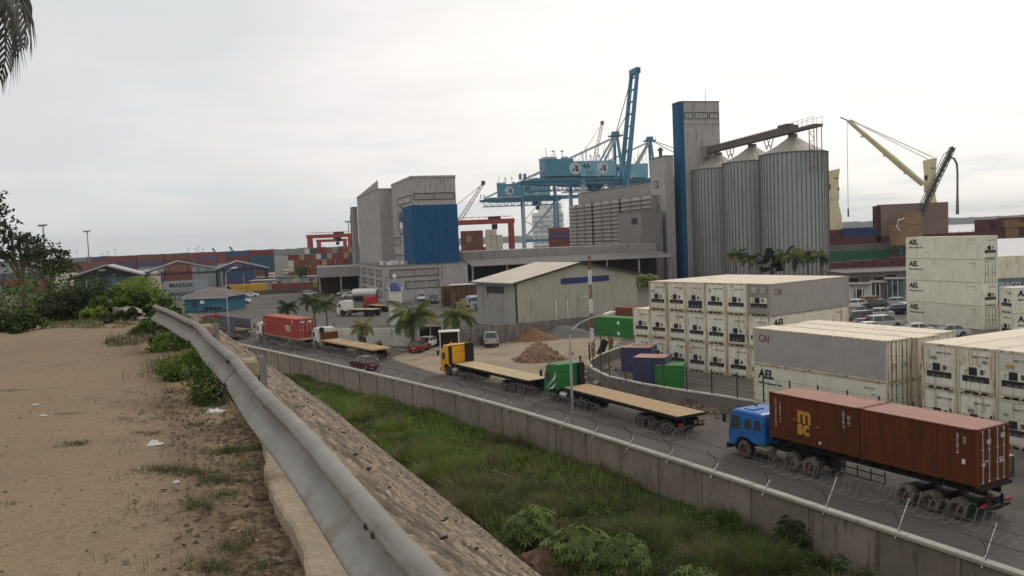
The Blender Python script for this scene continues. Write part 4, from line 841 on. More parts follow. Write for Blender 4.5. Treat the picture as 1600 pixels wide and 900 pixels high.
# --- right hand stack, two high, units towards the road
C0 = (26.5, 53.89); CY = math.radians(26.8)
nmv = ['left end', 'second', 'third', 'fourth', 'fifth']
for k in range(5):
    for tier in (0, 1):
        body = UNITG if (k, tier) == (0, 0) else (CWHITE if (k + tier) % 2 else CREAM)
        container('reefer', locpt(C0, CY, .1 * (random.random() - .5), -2.475 * (k + 1), tier * HC + .004), CY, f'{"grey" if body is UNITG else "white"} reefer of the right hand stack, {"upper" if tier else "lower"} tier, ' + ('left end' if k == 0 else f'{nmv[k]} column'), body, CREAMR, CFRAME, unit='A' if (k, tier) != (1, 1) else 'A', group='reefers in the right hand stack')
# --- four-high AEL tower
D0 = (53.87, 113.41); DY = math.radians(-71.1)
for tier in range(4):
    fl = tier in (1, 3)
    container('reefer', locpt(D0, DY, .06 * (random.random() - .5), 0, tier * HC + .004), DY, f'white AEL reefer of the four high tower, {["lowest", "second from below", "third from below", "topmost"][tier]}', CWHITE, CREAMR, CWHITE, unit='A', logo='AEL', flip=fl, group='AEL tower of four')
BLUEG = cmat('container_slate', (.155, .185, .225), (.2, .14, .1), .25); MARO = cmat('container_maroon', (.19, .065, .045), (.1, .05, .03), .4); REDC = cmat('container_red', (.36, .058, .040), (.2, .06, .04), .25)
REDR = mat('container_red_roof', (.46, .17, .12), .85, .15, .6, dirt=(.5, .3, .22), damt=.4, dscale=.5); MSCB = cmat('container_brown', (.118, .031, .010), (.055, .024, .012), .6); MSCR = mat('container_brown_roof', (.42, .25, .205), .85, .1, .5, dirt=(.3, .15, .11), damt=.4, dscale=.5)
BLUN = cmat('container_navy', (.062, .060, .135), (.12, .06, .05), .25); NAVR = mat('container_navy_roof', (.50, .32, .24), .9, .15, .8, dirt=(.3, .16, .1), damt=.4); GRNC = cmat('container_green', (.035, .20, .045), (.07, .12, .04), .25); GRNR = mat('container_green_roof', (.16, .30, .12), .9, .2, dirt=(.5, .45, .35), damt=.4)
YELC = cmat('container_yellow', (.55, .34, .03), (.3, .15, .05), .3)
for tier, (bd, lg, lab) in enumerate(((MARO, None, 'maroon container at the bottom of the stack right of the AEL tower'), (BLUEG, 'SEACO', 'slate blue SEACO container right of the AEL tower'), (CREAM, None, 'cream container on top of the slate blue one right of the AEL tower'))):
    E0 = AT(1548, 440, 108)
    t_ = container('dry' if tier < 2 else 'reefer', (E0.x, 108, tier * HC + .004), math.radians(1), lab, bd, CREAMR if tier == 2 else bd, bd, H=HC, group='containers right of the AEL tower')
    if lg: text('logo', 'SEACO', .95, mat('seaco_print', (.55, .6, .65), .7), t_, (-6.1 + 1.0, -W_ / 2 - .006, 1.75), (PI / 2, 0, 0), bold=.02)
E1 = AT(1583, 452, 93)
for tier in (0, 1):
    container('reefer', (E1.x, 93, tier * HC + .004), math.radians(3), f'white AEL reefer at the right picture edge, {"upper" if tier else "lower"} of two', CWHITE, CREAMR, CWHITE, logo='AEL', unit='A', group='AEL pair at the right edge')
# white tent roof behind
tp = AT(1577, 374, 128); tl = MB(); x0, x1 = tp.x - 3.2, tp.x + 40; zr = tp.z; ze = zr - 3.2
sec = [(-11, 0), (-11, ze), (0, zr), (11, ze), (11, 0)]
for i in range(20):
    xa, xb = x0 + (x1 - x0) * i / 20, x0 + (x1 - x0) * (i + 1) / 20; sg = .12 if i % 2 else 0
    tl.grid([[(xa, tp.y + y + 6, z) for y, z in sec], [(xb, tp.y + y + 6, z) for y, z in sec]])
tl.add([(x0, tp.y + y + 6, z) for y, z in sec], [(0, 1, 2, 3, 4)])
tag(tl.build('storage_tent', mat('tent_canvas', (.74, .70, .70), .8, .08, .3, dirt=(.5, .42, .38), damt=.3)), 'large white tent with sloping roof behind the cream container at right', 'tent')
# --- small navy and green boxes behind the low kerb wall
p = G(971, 584)
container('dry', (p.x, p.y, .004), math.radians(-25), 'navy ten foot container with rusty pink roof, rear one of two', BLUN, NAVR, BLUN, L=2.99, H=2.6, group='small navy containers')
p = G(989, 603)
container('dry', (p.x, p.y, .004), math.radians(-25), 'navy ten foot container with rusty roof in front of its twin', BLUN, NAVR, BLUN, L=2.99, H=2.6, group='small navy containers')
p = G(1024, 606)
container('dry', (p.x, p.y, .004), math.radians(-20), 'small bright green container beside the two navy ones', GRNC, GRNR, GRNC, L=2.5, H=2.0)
p = G(930, 524)
t_ = container('dry', (p.x, p.y, .004), math.radians(-48), 'green container standing left of the big white reefer stack', GRNC, GRNR, GRNC, H=2.6, L=12.19)
for dx, z in ((4.2, 1.9), (4.2, .5), (8.2, .5), (8.0, 1.75)): MB().box((-6.1 + dx, -W_ / 2 - .01, z), (.4, .02, .42)).build('sticker', WHITEP, t_)
q = Vector((p.x, p.y)) + Vector((math.cos(math.radians(42)), math.sin(math.radians(42)))) * 2.7
cr_ = MB(); cr_.box((0, 0, .95), (11.8, 2.2, .3))
for sx in (-4, -2.6, 3, 4.3):
    for sy in (-.95, .95): cr_.cyl((sx, sy, .5), .5, .3, 'y', 14)
yw = math.radians(-48); c = (q.x + math.cos(yw) * 7.6 - math.sin(yw) * 1.2, q.y + math.sin(yw) * 7.6 + math.cos(yw) * 1.2)
o = cr_.build('parked_trailer', DK, None, loc=(c[0], c[1], 0), rz=yw); tag(o, 'dark trailer under the maroon container behind the green one', 'trailer')
container('dry', (q.x + math.cos(yw) * 1.4, q.y + math.sin(yw) * 1.4, 1.104), yw, 'maroon container on a trailer behind the green one', MARO, MARO, MARO, H=2.6)
# ------------------------------------------------------------------ vehicles
def lathe(mb, profile, c, n=20, mi=0):
    """profile of (radius, y) turned about the y axis at c"""
    c = Vector(c); P = [[c + Vector((r * math.cos(2 * PI * k / n), y, r * math.sin(2 * PI * k / n))) for k in range(n + 1)] for r, y in profile]; mb.grid(P, mi)
WH = {}
def wheel(parent, x, y, r=.5, w_=.28, tyre=TYRE, rimm=RIM, n=20):
    key = (r, w_, tyre.name, rimm.name)
    if key not in WH:
        mb = MB(); lathe(mb, [(r * .55, -w_ / 2), (r * .9, -w_ / 2), (r, -w_ * .32), (r, w_ * .32), (r * .9, w_ / 2), (r * .55, w_ / 2)], (0, 0, 0), n); a = mb.mesh('wheel', tyre, True)
        mb = MB(); lathe(mb, [(0.02, -w_ * .38), (r * .2, -w_ * .40), (r * .24, -w_ * .18), (r * .5, -w_ * .2), (r * .56, -w_ * .46)], (0, 0, 0), n); lathe(mb, [(r * .56, w_ * .46), (r * .5, w_ * .2), (r * .24, w_ * .18), (r * .2, w_ * .40), (.02, w_ * .38)], (0, 0, 0), n); WH[key] = (a, mb.mesh('rim', rimm, True))
    o = ob('wheel', WH[key][0], parent, (x, y, r)); ob('rim', WH[key][1], o); return o
def paint(name, c, rough=.4, damt=.25): return mat(name, c, rough, .1, 1.5, dirt=(.12, .09, .06), damt=damt, dscale=1.5, spec=.5)
P_BLUE = paint('cab_blue', (.012, .135, .43), .42, .3); P_GREEN = paint('cab_green', (.012, .16, .035)); P_YEL = paint('cab_yellow', (.76, .36, .012), .4, .12); P_WHITE = paint('cab_white', (.70, .69, .62)); P_RED = paint('cab_red', (.35, .022, .03)); P_DARK = mat('fairing_dark', (.022, .022, .022), .6, .2)
def cab(t_, style, mt):
    if style == 'old':                      # older short cab, two side windows
        Lc, zr, zb = 2.95, 2.86, .98; prof = [(0, .62), (.03, 1.25), (-.05, 1.72), (-.24, 2.62), (-.34, 2.76), (-.55, zr), (-2.7, zr), (-2.88, 2.74), (-Lc, 2.4), (-Lc, 1.12), (-2.85, zb), (-2.1, zb), (-1.9, 1.02), (-1.6, 1.2), (-1.05, 1.2), (-.75, 1.0), (-.55, .62)]; hw = 1.17; ws = (1.78, 2.56, -.06, -.225)
        wins = [(-.30, -1.05, 1.66, 2.46), (-1.36, -1.96, 1.80, 2.42), (-2.12, -2.68, 1.84, 2.42)]; bv = .09
    else:
        Lc, zr = 2.25, 3.15 if style == 'high' else 2.9; prof = [(-.06, .38), (0, .85), (.02, 1.5), (-.05, 1.85), (-.38, zr - .42), (-.62, zr - .10), (-.9, zr), (-Lc + .1, zr + .05), (-Lc, zr - .05), (-Lc, 1.0), (-2.0, .95), (-1.8, 1.08), (-1.55, 1.18), (-1.1, 1.18), (-.85, 1.0), (-.75, .38)]; hw = 1.22; ws = (1.88, zr - .5, -.06, -.36)
        wins = [(-.42, -1.08, 1.68, 2.36)]; bv = .07
    mb = MB(); mb.prism(prof, -hw, hw, 'y'); c = mb.build('cab', mt, t_, bevel=bv, fix=True)
    mb = MB(); z0, z1, x0, x1 = ws; a, b = .02, .02; mb.add([(x0 + a, -hw + .13, z0), (x0 + a, hw - .13, z0), (x1 + b, hw - .2, z1), (x1 + b, -hw + .2, z1)], [(0, 1, 2, 3)]); mb.add([(x0 - .05, -hw + .13, z0), (x0 - .05, hw - .13, z0), (x1 - .05, hw - .2, z1), (x1 - .05, -hw + .2, z1)], [(3, 2, 1, 0)]); mb.build('windshield', GLASS, c)
    for sy in (-1, 1):
        for x0, x1, z0, z1 in wins:
            mb = MB(); mb.prism([(x0 + .05, z0), (x0 - .12, z1), (x1 + .02, z1), (x1, z0)], sy * (hw + .004), sy * (hw - .03), 'y'); mb.build('side_window', GLASS, c, fix=True)
        mb = MB(); mb.box((.08, sy * (hw + .2), 2.25), (.1, .2, .5)); mb.beam((-.1, sy * hw, 2.5), (.06, sy * (hw + .2), 2.5), .03); mb.beam((-.1, sy * hw, 2.0), (.06, sy * (hw + .2), 2.0), .03); mb.build('mirror', P_DARK, c)
        mb = MB(); mb.box((.05, sy * .88, .78), (.08, .34, .18)); mb.build('headlight', LAMPW, c)
        mb = MB(); mb.box((-1.16, sy * (hw + .006), 1.45), (.14, .02, .04)); mb.build('door_handle', P_DARK, c)
        mb = MB()
        for q in (0, 1): mb.box((-.75, sy * (hw - .12), .5 + .32 * q), (.42, .2, .05))
        mb.build('step', P_DARK, t_)
        mb = MB()
        for k in range(9): a = PI * k / 8; mb.box((-1.3 - .62 * math.cos(a), sy * (hw - .16), .52 + .62 * math.sin(a)), (.24, .34, .03), ry=a - PI / 2)
        mb.build('mudguard', P_DARK, t_)
    for sy in (-1, 1):
        mb = MB(); y = sy * (hw + .003)
        for x in (-.22, -1.2): mb.box((x, y, 1.75), (.022, .012, 1.2))
        mb.box((-.7, y, 1.18), (.95, .012, .02)); mb.box((-Lc / 2, y, 1.55), (Lc - .3, .012, .015)); mb.build('door_seam', P_DARK, c)
        mb = MB(); mb.box((.035, sy * .95, 1.15), (.05, .22, .12)); mb.build('indicator_lamp', mat('lamp_amber', (.5, .18, .02), .3) if 'lamp_amber' not in bpy.data.materials else bpy.data.materials['lamp_amber'], c)
    mb = MB(); mb.box((ws[3] + .10, 0, ws[1] + .16), (.26, 2.2, .05), 0, 0, .35); mb.build('sun_visor', P_DARK, c); mb = MB()
    for y in (-.5, .4): mb.beam((ws[2] + .05, y, ws[0] + .02), (ws[2] - .05, y + .5, ws[0] + .45), .025)
    mb.build('wiper', P_DARK, c); mb = MB(); mb.cyl((-Lc + .1, -hw + .1, zr + .05), .07, 1.0, 'z', 8); mb.build('exhaust_pipe', P_DARK, c)
    mb = MB(); mb.box((-1.35, .3, zr + .03), (.7, .9, .06)); mb.build('roof_hatch', mt, c)
    mb = MB(); mb.box((.02, 0, .55), (.22, 2.44, .34)); mb.build('bumper', P_DARK, c, bevel=.03)
    mb = MB()
    for k in range(4): mb.box((.045, 0, 1.0 + .13 * k), (.03, 1.5, .06))
    mb.build('radiator_grille', P_DARK, c)
    return c
def chassis(t_, x0, x1, wheels, tank=True, tyre=TYRE, rimm=RIM, r=.5):
    mb = MB()
    for sy in (-.4, .4): mb.box(((x0 + x1) / 2, sy, .92), (x0 - x1, .09, .26))
    for k in range(5): mb.box((x0 + (x1 - x0) * (k + .5) / 5, 0, .92), (.1, .8, .18))
    mb.build('chassis', DK, t_)
    for x, dual in wheels:
        for sy in (-1, 1): wheel(t_, x, sy * (.92 if dual else 1.03), r, .56 if dual else .30, tyre, rimm)
        mb = MB(); mb.cyl((x, 0, r), .09, 1.9, 'y', 8); mb.box((x, 0, r), (.3, .36, .3)); mb.build('axle', DK, t_)
    if tank:
        for sy in (-1, 1): mb = MB(); mb.cyl((-2.85, sy * .88, .72), .30, 1.0, 'x', 14); mb.build('fuel_tank', CHROME if sy > 0 and tank == 2 else mat('tank_grey', (.16, .13, .11), .6, .3, 3), t_)
def trailer(t_, xf, L, axles, kind, wood=WOOD, rail=DK, tyre=TYRE, rimm=RIM, zt=1.45):
    mb = MB(); xr = xf - L
    for sy in (-.5, .5): mb.box(((xf + xr) / 2 - .0, sy, zt - .32), (L - .2, .12, .38))
    for k in range(int(L / 1.0)): mb.box((xf - .5 - k * 1.0, 0, zt - .2), (.09, 2.3, .12))
    for k in range(4): mb.beam((xf - 4.0 - k * 1.1, -.5, zt - .5), (xf - 4.5 - k * 1.1, .5, zt - .5), .06)
    mb.build('trailer_frame', DK, t_)
    if kind == 'flat':
        mb = MB(); nb = 13; wv = 2.40 / nb
        for k in range(nb): mb.box(((xf + xr) / 2, -1.2 + (k + .5) * wv, zt - .035 + .006 * (k * 7 % 3)), (L, wv - .012, .05))
        mb.build('deck_boards', wood, t_)
        for sy in (-1, 1): mb = MB(); mb.box(((xf + xr) / 2, sy * 1.23, zt - .09), (L, .05, .17)); mb.build('side_rail', rail, t_)
        mb = MB(); mb.box((xr - .03, 0, zt - .09), (.06, 2.5, .17)); mb.build('end_rail', rail, t_)
    else:
        mb = MB()
        for x in (xf - .1, (xf + xr) / 2, xr + .1): mb.box((x, 0, zt - .08), (.22, 2.44, .16))
        mb.build('twistlock_bar', DK, t_)
        for sy in (-1, 1):
            mb = MB(); mb.beam((xf - 4.2, sy * 1.1, .72), (xf - 7.4, sy * 1.1, .72), .05); mb.beam((xf - 4.2, sy * 1.1, 1.1), (xf - 7.4, sy * 1.1, 1.1), .05)
            for k in range(5): mb.beam((xf - 4.2 - .8 * k, sy * 1.1, .72), (xf - 4.2 - .8 * k, sy * 1.1, 1.3), .05)
            mb.build('side_guard', DK, t_)
    for x in axles:
        for sy in (-1, 1): wheel(t_, x, sy * .92, .5, .56, tyre, rimm)
        mb = MB(); mb.cyl((x, 0, .5), .09, 1.9, 'y', 8); mb.box((x, 0, .78), (.6, 1.0, .12)); mb.build('axle', DK, t_)
    for sy in (-.8, .8): mb = MB(); mb.box((xf - 3.0, sy, .66), (.13, .13, .9)); mb.box((xf - 3.0, sy, .16), (.3, .3, .05)); mb.build('landing_leg', DK, t_)
    mb = MB(); mb.box((xr + .1, 0, .62), (.12, 2.3, .14))
    for sy in (-.6, .6): mb.box((xr + .1, sy, .9), (.1, .1, .5))
    mb.build('underrun_bar', DK, t_)
    for sy in (-.9, .9): mb = MB(); mb.box((xr + .02, sy, .86), (.06, .42, .13)); mb.build('tail_lamp', LAMPR, t_)
    for sy in (-1, 1): mb = MB(); mb.box((axles[-1] - .62, sy * .92, .55), (.03, .56, .62)); mb.build('mud_flap', P_DARK, t_)
def hd(a): return math.radians(a)
# -- blue truck with the two brown boxes
yaw = hd(118.8); d = Vector((math.cos(yaw), math.sin(yaw))); fc = Vector((15.45, 47.52))
def trk(name_label, front, heading, group=None): return thing('semi_truck', name_label, 'truck', (front.x, front.y, .006), heading, group)
t_ = trk('blue cabbed semi truck carrying two brown containers along the road', fc + d * 3.45, yaw, 'trucks queuing on the road')
cab(t_, 'old', P_BLUE); chassis(t_, -.3, -6.6, [(-1.3, False), (-4.85, True), (-6.2, True)], 1, TYRED, RIM, .53)
trailer(t_, -3.45, 12.3, [-11.95, -13.3, -14.65], 'skel', tyre=TYRED, zt=1.72)
mb = MB(); mb.box((-2.7, .98, .86), (.9, .5, .06)); mb.build('battery_step', mat('step_pale', (.42, .32, .16), .8, .2), t_)
mb = MB(); mb.cyl((-.9, -.3, 2.95), .09, .2, 'z', 10); mb.build('beacon', LAMPR, t_)
R1 = (PI / 2, 0, 0); MY = math.radians(-61.2)
M0 = (14.38, 46.93, 1.735)
c1 = container('dry', M0, MY, 'front brown container with a gold msc emblem on the blue truck', MSCB, MSCR, MSCB, L=6.058, H=2.591, group='brown containers on the blue truck')
hl, hw = 3.029, W_ / 2 + .006
text('logo', 'm', 1.36, GOLD, c1, (-hl + 2.02, -hw, 1.20), R1, bold=.045, sx=.92); text('logo', 'sc', 1.12, GOLD, c1, (-hl + 2.02, -hw, .56), R1, bold=.05, sx=.90)
mb = MB()
for x0, x1, z in ((1.72, 1.98, 1.30), (3.25, 3.55, 1.14)): mb.add([(-hl + x0, -hw, z), (-hl + (x0 + x1) / 2, -hw, z + .035), (-hl + x1, -hw, z - .02), (-hl + (x0 + x1) / 2, -hw, z - .05)], [(0, 1, 2, 3)])
mb.build('logo_wave', GOLD, c1)
def vertprint(c_, s_, x, z, size, mt, hwid=hw): text('print', s_, size, mt, c_, (x, -hwid, z), (PI / 2, PI / 2, 0), sx=1.0)
vertprint(c1, 'MEDITERRANEAN', -hl + .42, 2.28, .20, PALEP); vertprint(c1, 'SHIPPING CO', -hl + .74, 2.1, .19, PALEP)
vertprint(c1, 'MSCU 228 731', hl - 1.02, 2.28, .15, WHITEP); vertprint(c1, '22 G1', hl - .72, 2.1, .22, WHITEP)
mb = MB(); mb.box((-hl + 3.55, -hw, .30), (.16, .008, .14)); mb.build('sticker', WHITEP, c1)
c2 = container('dry', locpt(M0, MY, 6.12, 0, 1.735), MY, 'rear brown container with doors at the tail of the blue truck', MSCB, MSCR, MSCB, L=6.058, H=2.591, group='brown containers on the blue truck')
vertprint(c2, 'MSCU 304 118', hl - .95, 2.30, .15, WHITEP); vertprint(c2, '22G1', hl - .62, 2.2, .16, WHITEP)
mb = MB(); mb.box((hl - .62, -hw, 1.05), (.16, .008, .22)); mb.build('sticker', WHITEP, c2)
for y, z, s_ in ((-.35, 1.95, .3), (-.75, .95, .22), (.55, .95, .22), (.7, 2.1, .3)): mb = MB(); mb.box((hl + .012, y, z), (.01, s_, s_ * .7)); mb.build('placard', PALEP, c2)
# -- flatbed trucks
FLATG = mat('deck_wood_orange', (.45, .315, .19), .85, .15, 2.2, dirt=(.30, .17, .08), damt=.3, dscale=.8, fine=.1); FLATY = mat('deck_wood_pale', (.50, .40, .25), .85, .15, 2.2, dirt=(.30, .22, .14), damt=.3, dscale=.8, fine=.1)
OCHR = mat('rail_ochre', (.42, .25, .10), .8, .25, 3)
def flatbed(label, near_front, heading, cabm, wood, rail=DK, style='high', L=14.2, gapf=3.05):
    """near_front: world XY of the deck's near front corner"""
    d = Vector((math.cos(heading), math.sin(heading))); lft = Vector((-d.y, d.x)); c = near_front - lft * 1.2
    t_ = trk(label, c + d * gapf, heading, 'trucks queuing on the road'); cb = cab(t_, style, cabm)
    chassis(t_, -.3, -5.8, [(-1.35, False), (-4.3, True), (-5.6, True)], 2); trailer(t_, -gapf, L, [-gapf - L + 1.5, -gapf - L + 2.85, -gapf - L + 4.2], 'flat', wood, rail); return t_, cb
t_, cb = flatbed('green cabbed flatbed truck with an empty orange wooden deck', Vector((3.81, 66.74)), hd(118.3), P_GREEN, FLATG)
mb = MB(); mb.box((-2.29, .28, 2.2), (.08, 1.86, 1.95)); mb.box((-2.36, .3, 2.6), (.06, 1.5, .03)); mb.box((-2.36, .3, 1.9), (.06, 1.5, .03)); mb.build('cab_back', P_GREEN, t_)
mb = MB(); mb.box((-2.45, -.92, 2.1), (.42, .5, 2.15)); mb.build('exhaust_stack', P_DARK, t_); mb = MB(); mb.box((-2.3, 0, 1.08), (.1, 2.3, .3)); mb.build('cab_sill', P_DARK, t_)
mb = MB()
for sy in (-1, 1):
    y = sy * 1.232
    mb.add([(-.30, y, .95), (-.8, y, 1.25), (-1.6, y, 2.0), (-2.0, y, 2.6), (-1.9, y, 2.0), (-1.3, y, 1.4)], [(0, 1, 2, 3, 4)]); mb.add([(-.7, y, .98), (-1.3, y, 1.22), (-2.0, y, 1.7), (-1.5, y, 1.1)], [(0, 1, 2, 3)])
mb.build('door_emblem', WHITEP, cb)
t_, cb = flatbed('yellow cabbed flatbed truck with an empty pale wooden deck', Vector((-6.11, 82.3)), hd(121.5), P_YEL, FLATY, L=13.8, gapf=2.9)
mb = MB(); mb.box((-2.32, 0, 2.1), (.12, 2.42, 2.2)); mb.build('cab_back', P_DARK, t_)
for z0, z1 in ((1.42, 2.48), (2.52, 3.12)): mb = MB(); mb.box((-2.41, .36, (z0 + z1) / 2), (.06, 1.45, z1 - z0)); mb.build('rear_panel', P_YEL, t_)
mb = MB(); mb.box((-2.55, -.80, 2.15), (.5, .78, 2.3)); mb.build('exhaust_stack', P_DARK, t_)
for sy in (-1, 1): mb = MB(); mb.box((-2.1, sy * 1.235, 2.2), (.34, .03, 1.9)); mb.build('side_fairing', P_DARK, t_)
mb = MB(); mb.cyl((-.95, .4, 3.26), .1, .22, 'z', 10); mb.build('beacon', mat('beacon_orange', (.6, .2, .01), .3), t_)
t_, cb = flatbed('white cabbed flatbed truck with orange railed wooden deck', Vector((-25.3, 108.33)), hd(125.5), P_WHITE, FLATG, OCHR, 'low', 15.2, 3.0)
mb = MB(); mb.box((-3.05, 0, 1.9), (.08, 2.44, .95)); mb.build('headboard', mat('headboard_rust', (.13, .045, .03), .8, .3), t_)
mb = MB(); mb.cyl((-2.45, .75, 2.65), .3, .7, 'z', 12); mb.build('air_filter', P_DARK, t_)
# white truck with the red forty-foot
hdg = hd(127); d = Vector((math.cos(hdg), math.sin(hdg))); lft = Vector((-d.y, d.x)); nf = Vector((-36.2, 120.0)); c = nf - lft * 1.22
t_ = trk('white cabbed truck hauling one long red container, nose at left', c + d * 3.1, hdg, 'trucks queuing on the road'); cab(t_, 'low', P_WHITE); chassis(t_, -.3, -6, [(-1.35, False), (-4.3, True), (-5.6, True)], 1); trailer(t_, -3.1, 13.4, [-12.6, -13.9, -15.2], 'flat', WOOD, OCHR, zt=1.5)
mb = MB(); mb.box((-2.6, .9, 1.75), (.4, .5, 1.4)); mb.build('side_locker', P_DARK, t_)
rc = container('dry', (nf.x, nf.y, 1.508), hdg + PI, 'long red container with white lettering on the white cabbed truck', REDC, REDR, REDC, L=12.192, H=2.591)
R3 = (PI / 2, 0, 0); hw = W_ / 2 + .006
text('logo', 'TEX', 1.05, WHITEP, rc, (2.1, -hw, .85), R3, bold=.02); text('print', 'T', .8, WHITEP, rc, (4.4, -hw, 1.75), R3, bold=.02); vertprint(rc, 'TEXU 482', -5.4, 2.2, .26, WHITEP)
mb = MB(); mb.box((6.1 + .012, -.35, 2.15), (.01, .6, .18)); mb.box((6.112, .7, 2.15), (.01, .4, .3)); mb.build('placard', WHITEP, rc)
# the next truck: dark blue grey box trailer, only partly in view
hdg = hd(130); d = Vector((math.cos(hdg), math.sin(hdg))); lft = Vector((-d.y, d.x)); nf = Vector((-50.5, 135.5)); c = nf - lft * 1.22
t_ = trk('last truck of the queue, dark panelled trailer partly hidden by the barrier', c + d * 3.1, hdg, 'trucks queuing on the road'); cab(t_, 'low', P_RED); chassis(t_, -.3, -6, [(-1.35, False), (-4.3, True), (-5.6, True)], 1); trailer(t_, -3.1, 13.4, [-12.6, -13.9, -15.2], 'flat', WOOD, DK, zt=1.5)
SLATE = mat('trailer_slate', (.085, .09, .115), .6, .15, dirt=(.15, .12, .1), damt=.3)
for k in range(10):
    for sy in (-1, 1): mb = MB(); mb.box((-4.0 - k * 1.28, sy * 1.2, 2.25), (1.24, .05, 1.5)); mb.build('side_board', SLATE, t_)
mb = MB(); mb = MB(); mb.box((-3.25, 0, 2.3), (.08, 2.4, 1.7)); mb.build('headboard', P_RED, t_)

# -- trucks in the yard
def yardtruck(label, px, py, heading, cabm, L, wood=WOOD, kind='flat', load=None):
    p = G(px, py); t_ = thing('flatbed_lorry', label, 'truck', (p.x, p.y, .012), hd(heading), 'lorries standing in the yard'); cab(t_, 'low', cabm); chassis(t_, -.3, -L - 2.4, [(-1.35, False), (-L - .6, True), (-L - 1.9, True)], 1)
    if kind == 'flat':
        mb = MB()
        for k in range(10): mb.box((-2.7 - L / 2, -1.2 + (k + .5) * .24, 1.32 + .005 * (k % 3)), (L, .225, .06))
        mb.build('deck_boards', wood, t_)
    return t_
yardtruck('white cabbed lorry with pale flat deck in the yard behind the gate', 533, 493, 150, P_WHITE, 6.5, FLATY)
yardtruck('red cabbed lorry with rusty flat deck left of the white gate tower', 576, 484, 118, P_RED, 6.5, mat('deck_rust', (.34, .20, .13), .85, .2))
t2 = yardtruck('white cabbed lorry loaded with a grey green box beside the mill shed', 497, 454, 195, P_WHITE, 6.2)
p = G(497, 454); q = p + Vector((math.cos(hd(195)), math.sin(hd(195)), 0)) * -9.2
container('dry', (q.x - .3, q.y - 1.2, 1.40), hd(15), 'grey green twenty foot container on the lorry beside the mill shed', cmat('container_teal', (.17, .24, .235), damt=.2), None, None, L=6.058, H=2.59)
yardtruck('pale blue cabbed lorry peeking out behind the warehouse corner', 746, 486, 300, paint('cab_pale', (.34, .40, .46)), 5.0)
yardtruck('distant white cabbed lorry between the sheds and the container rows', 446, 431, 250, P_WHITE, 6.0)
# tanker
p = G(572, 470); t_ = thing('tank_trailer', 'white road tanker standing in front of the mill podium', 'tanker', (p.x, p.y, .012), hd(-12)); mb = MB()
sec = [(1.25 * math.cos(a), 2.0 + .95 * math.sin(a)) for a in [2 * PI * k / 18 for k in range(18)]]; mb.prism(sec, -3.2, 3.2, 'x'); mb.build('tank', P_WHITE, t_, bevel=.12, fix=True); mb = MB()
for x in (-1.6, 0, 1.6): mb.cyl((x, 0, 3.0), .3, .2, 'z', 12)
mb.beam((-3, 0, 2.97), (3, 0, 2.97), .5, .05); mb.build('hatch', P_WHITE, t_); mb = MB(); mb.box((0, 0, .95), (6.6, 1.4, .22)); mb.build('chassis', DK, t_)
for x in (-2.3, -1.1, 2.6):
    for sy in (-1, 1): wheel(t_, x, sy * .95, .5, .5)

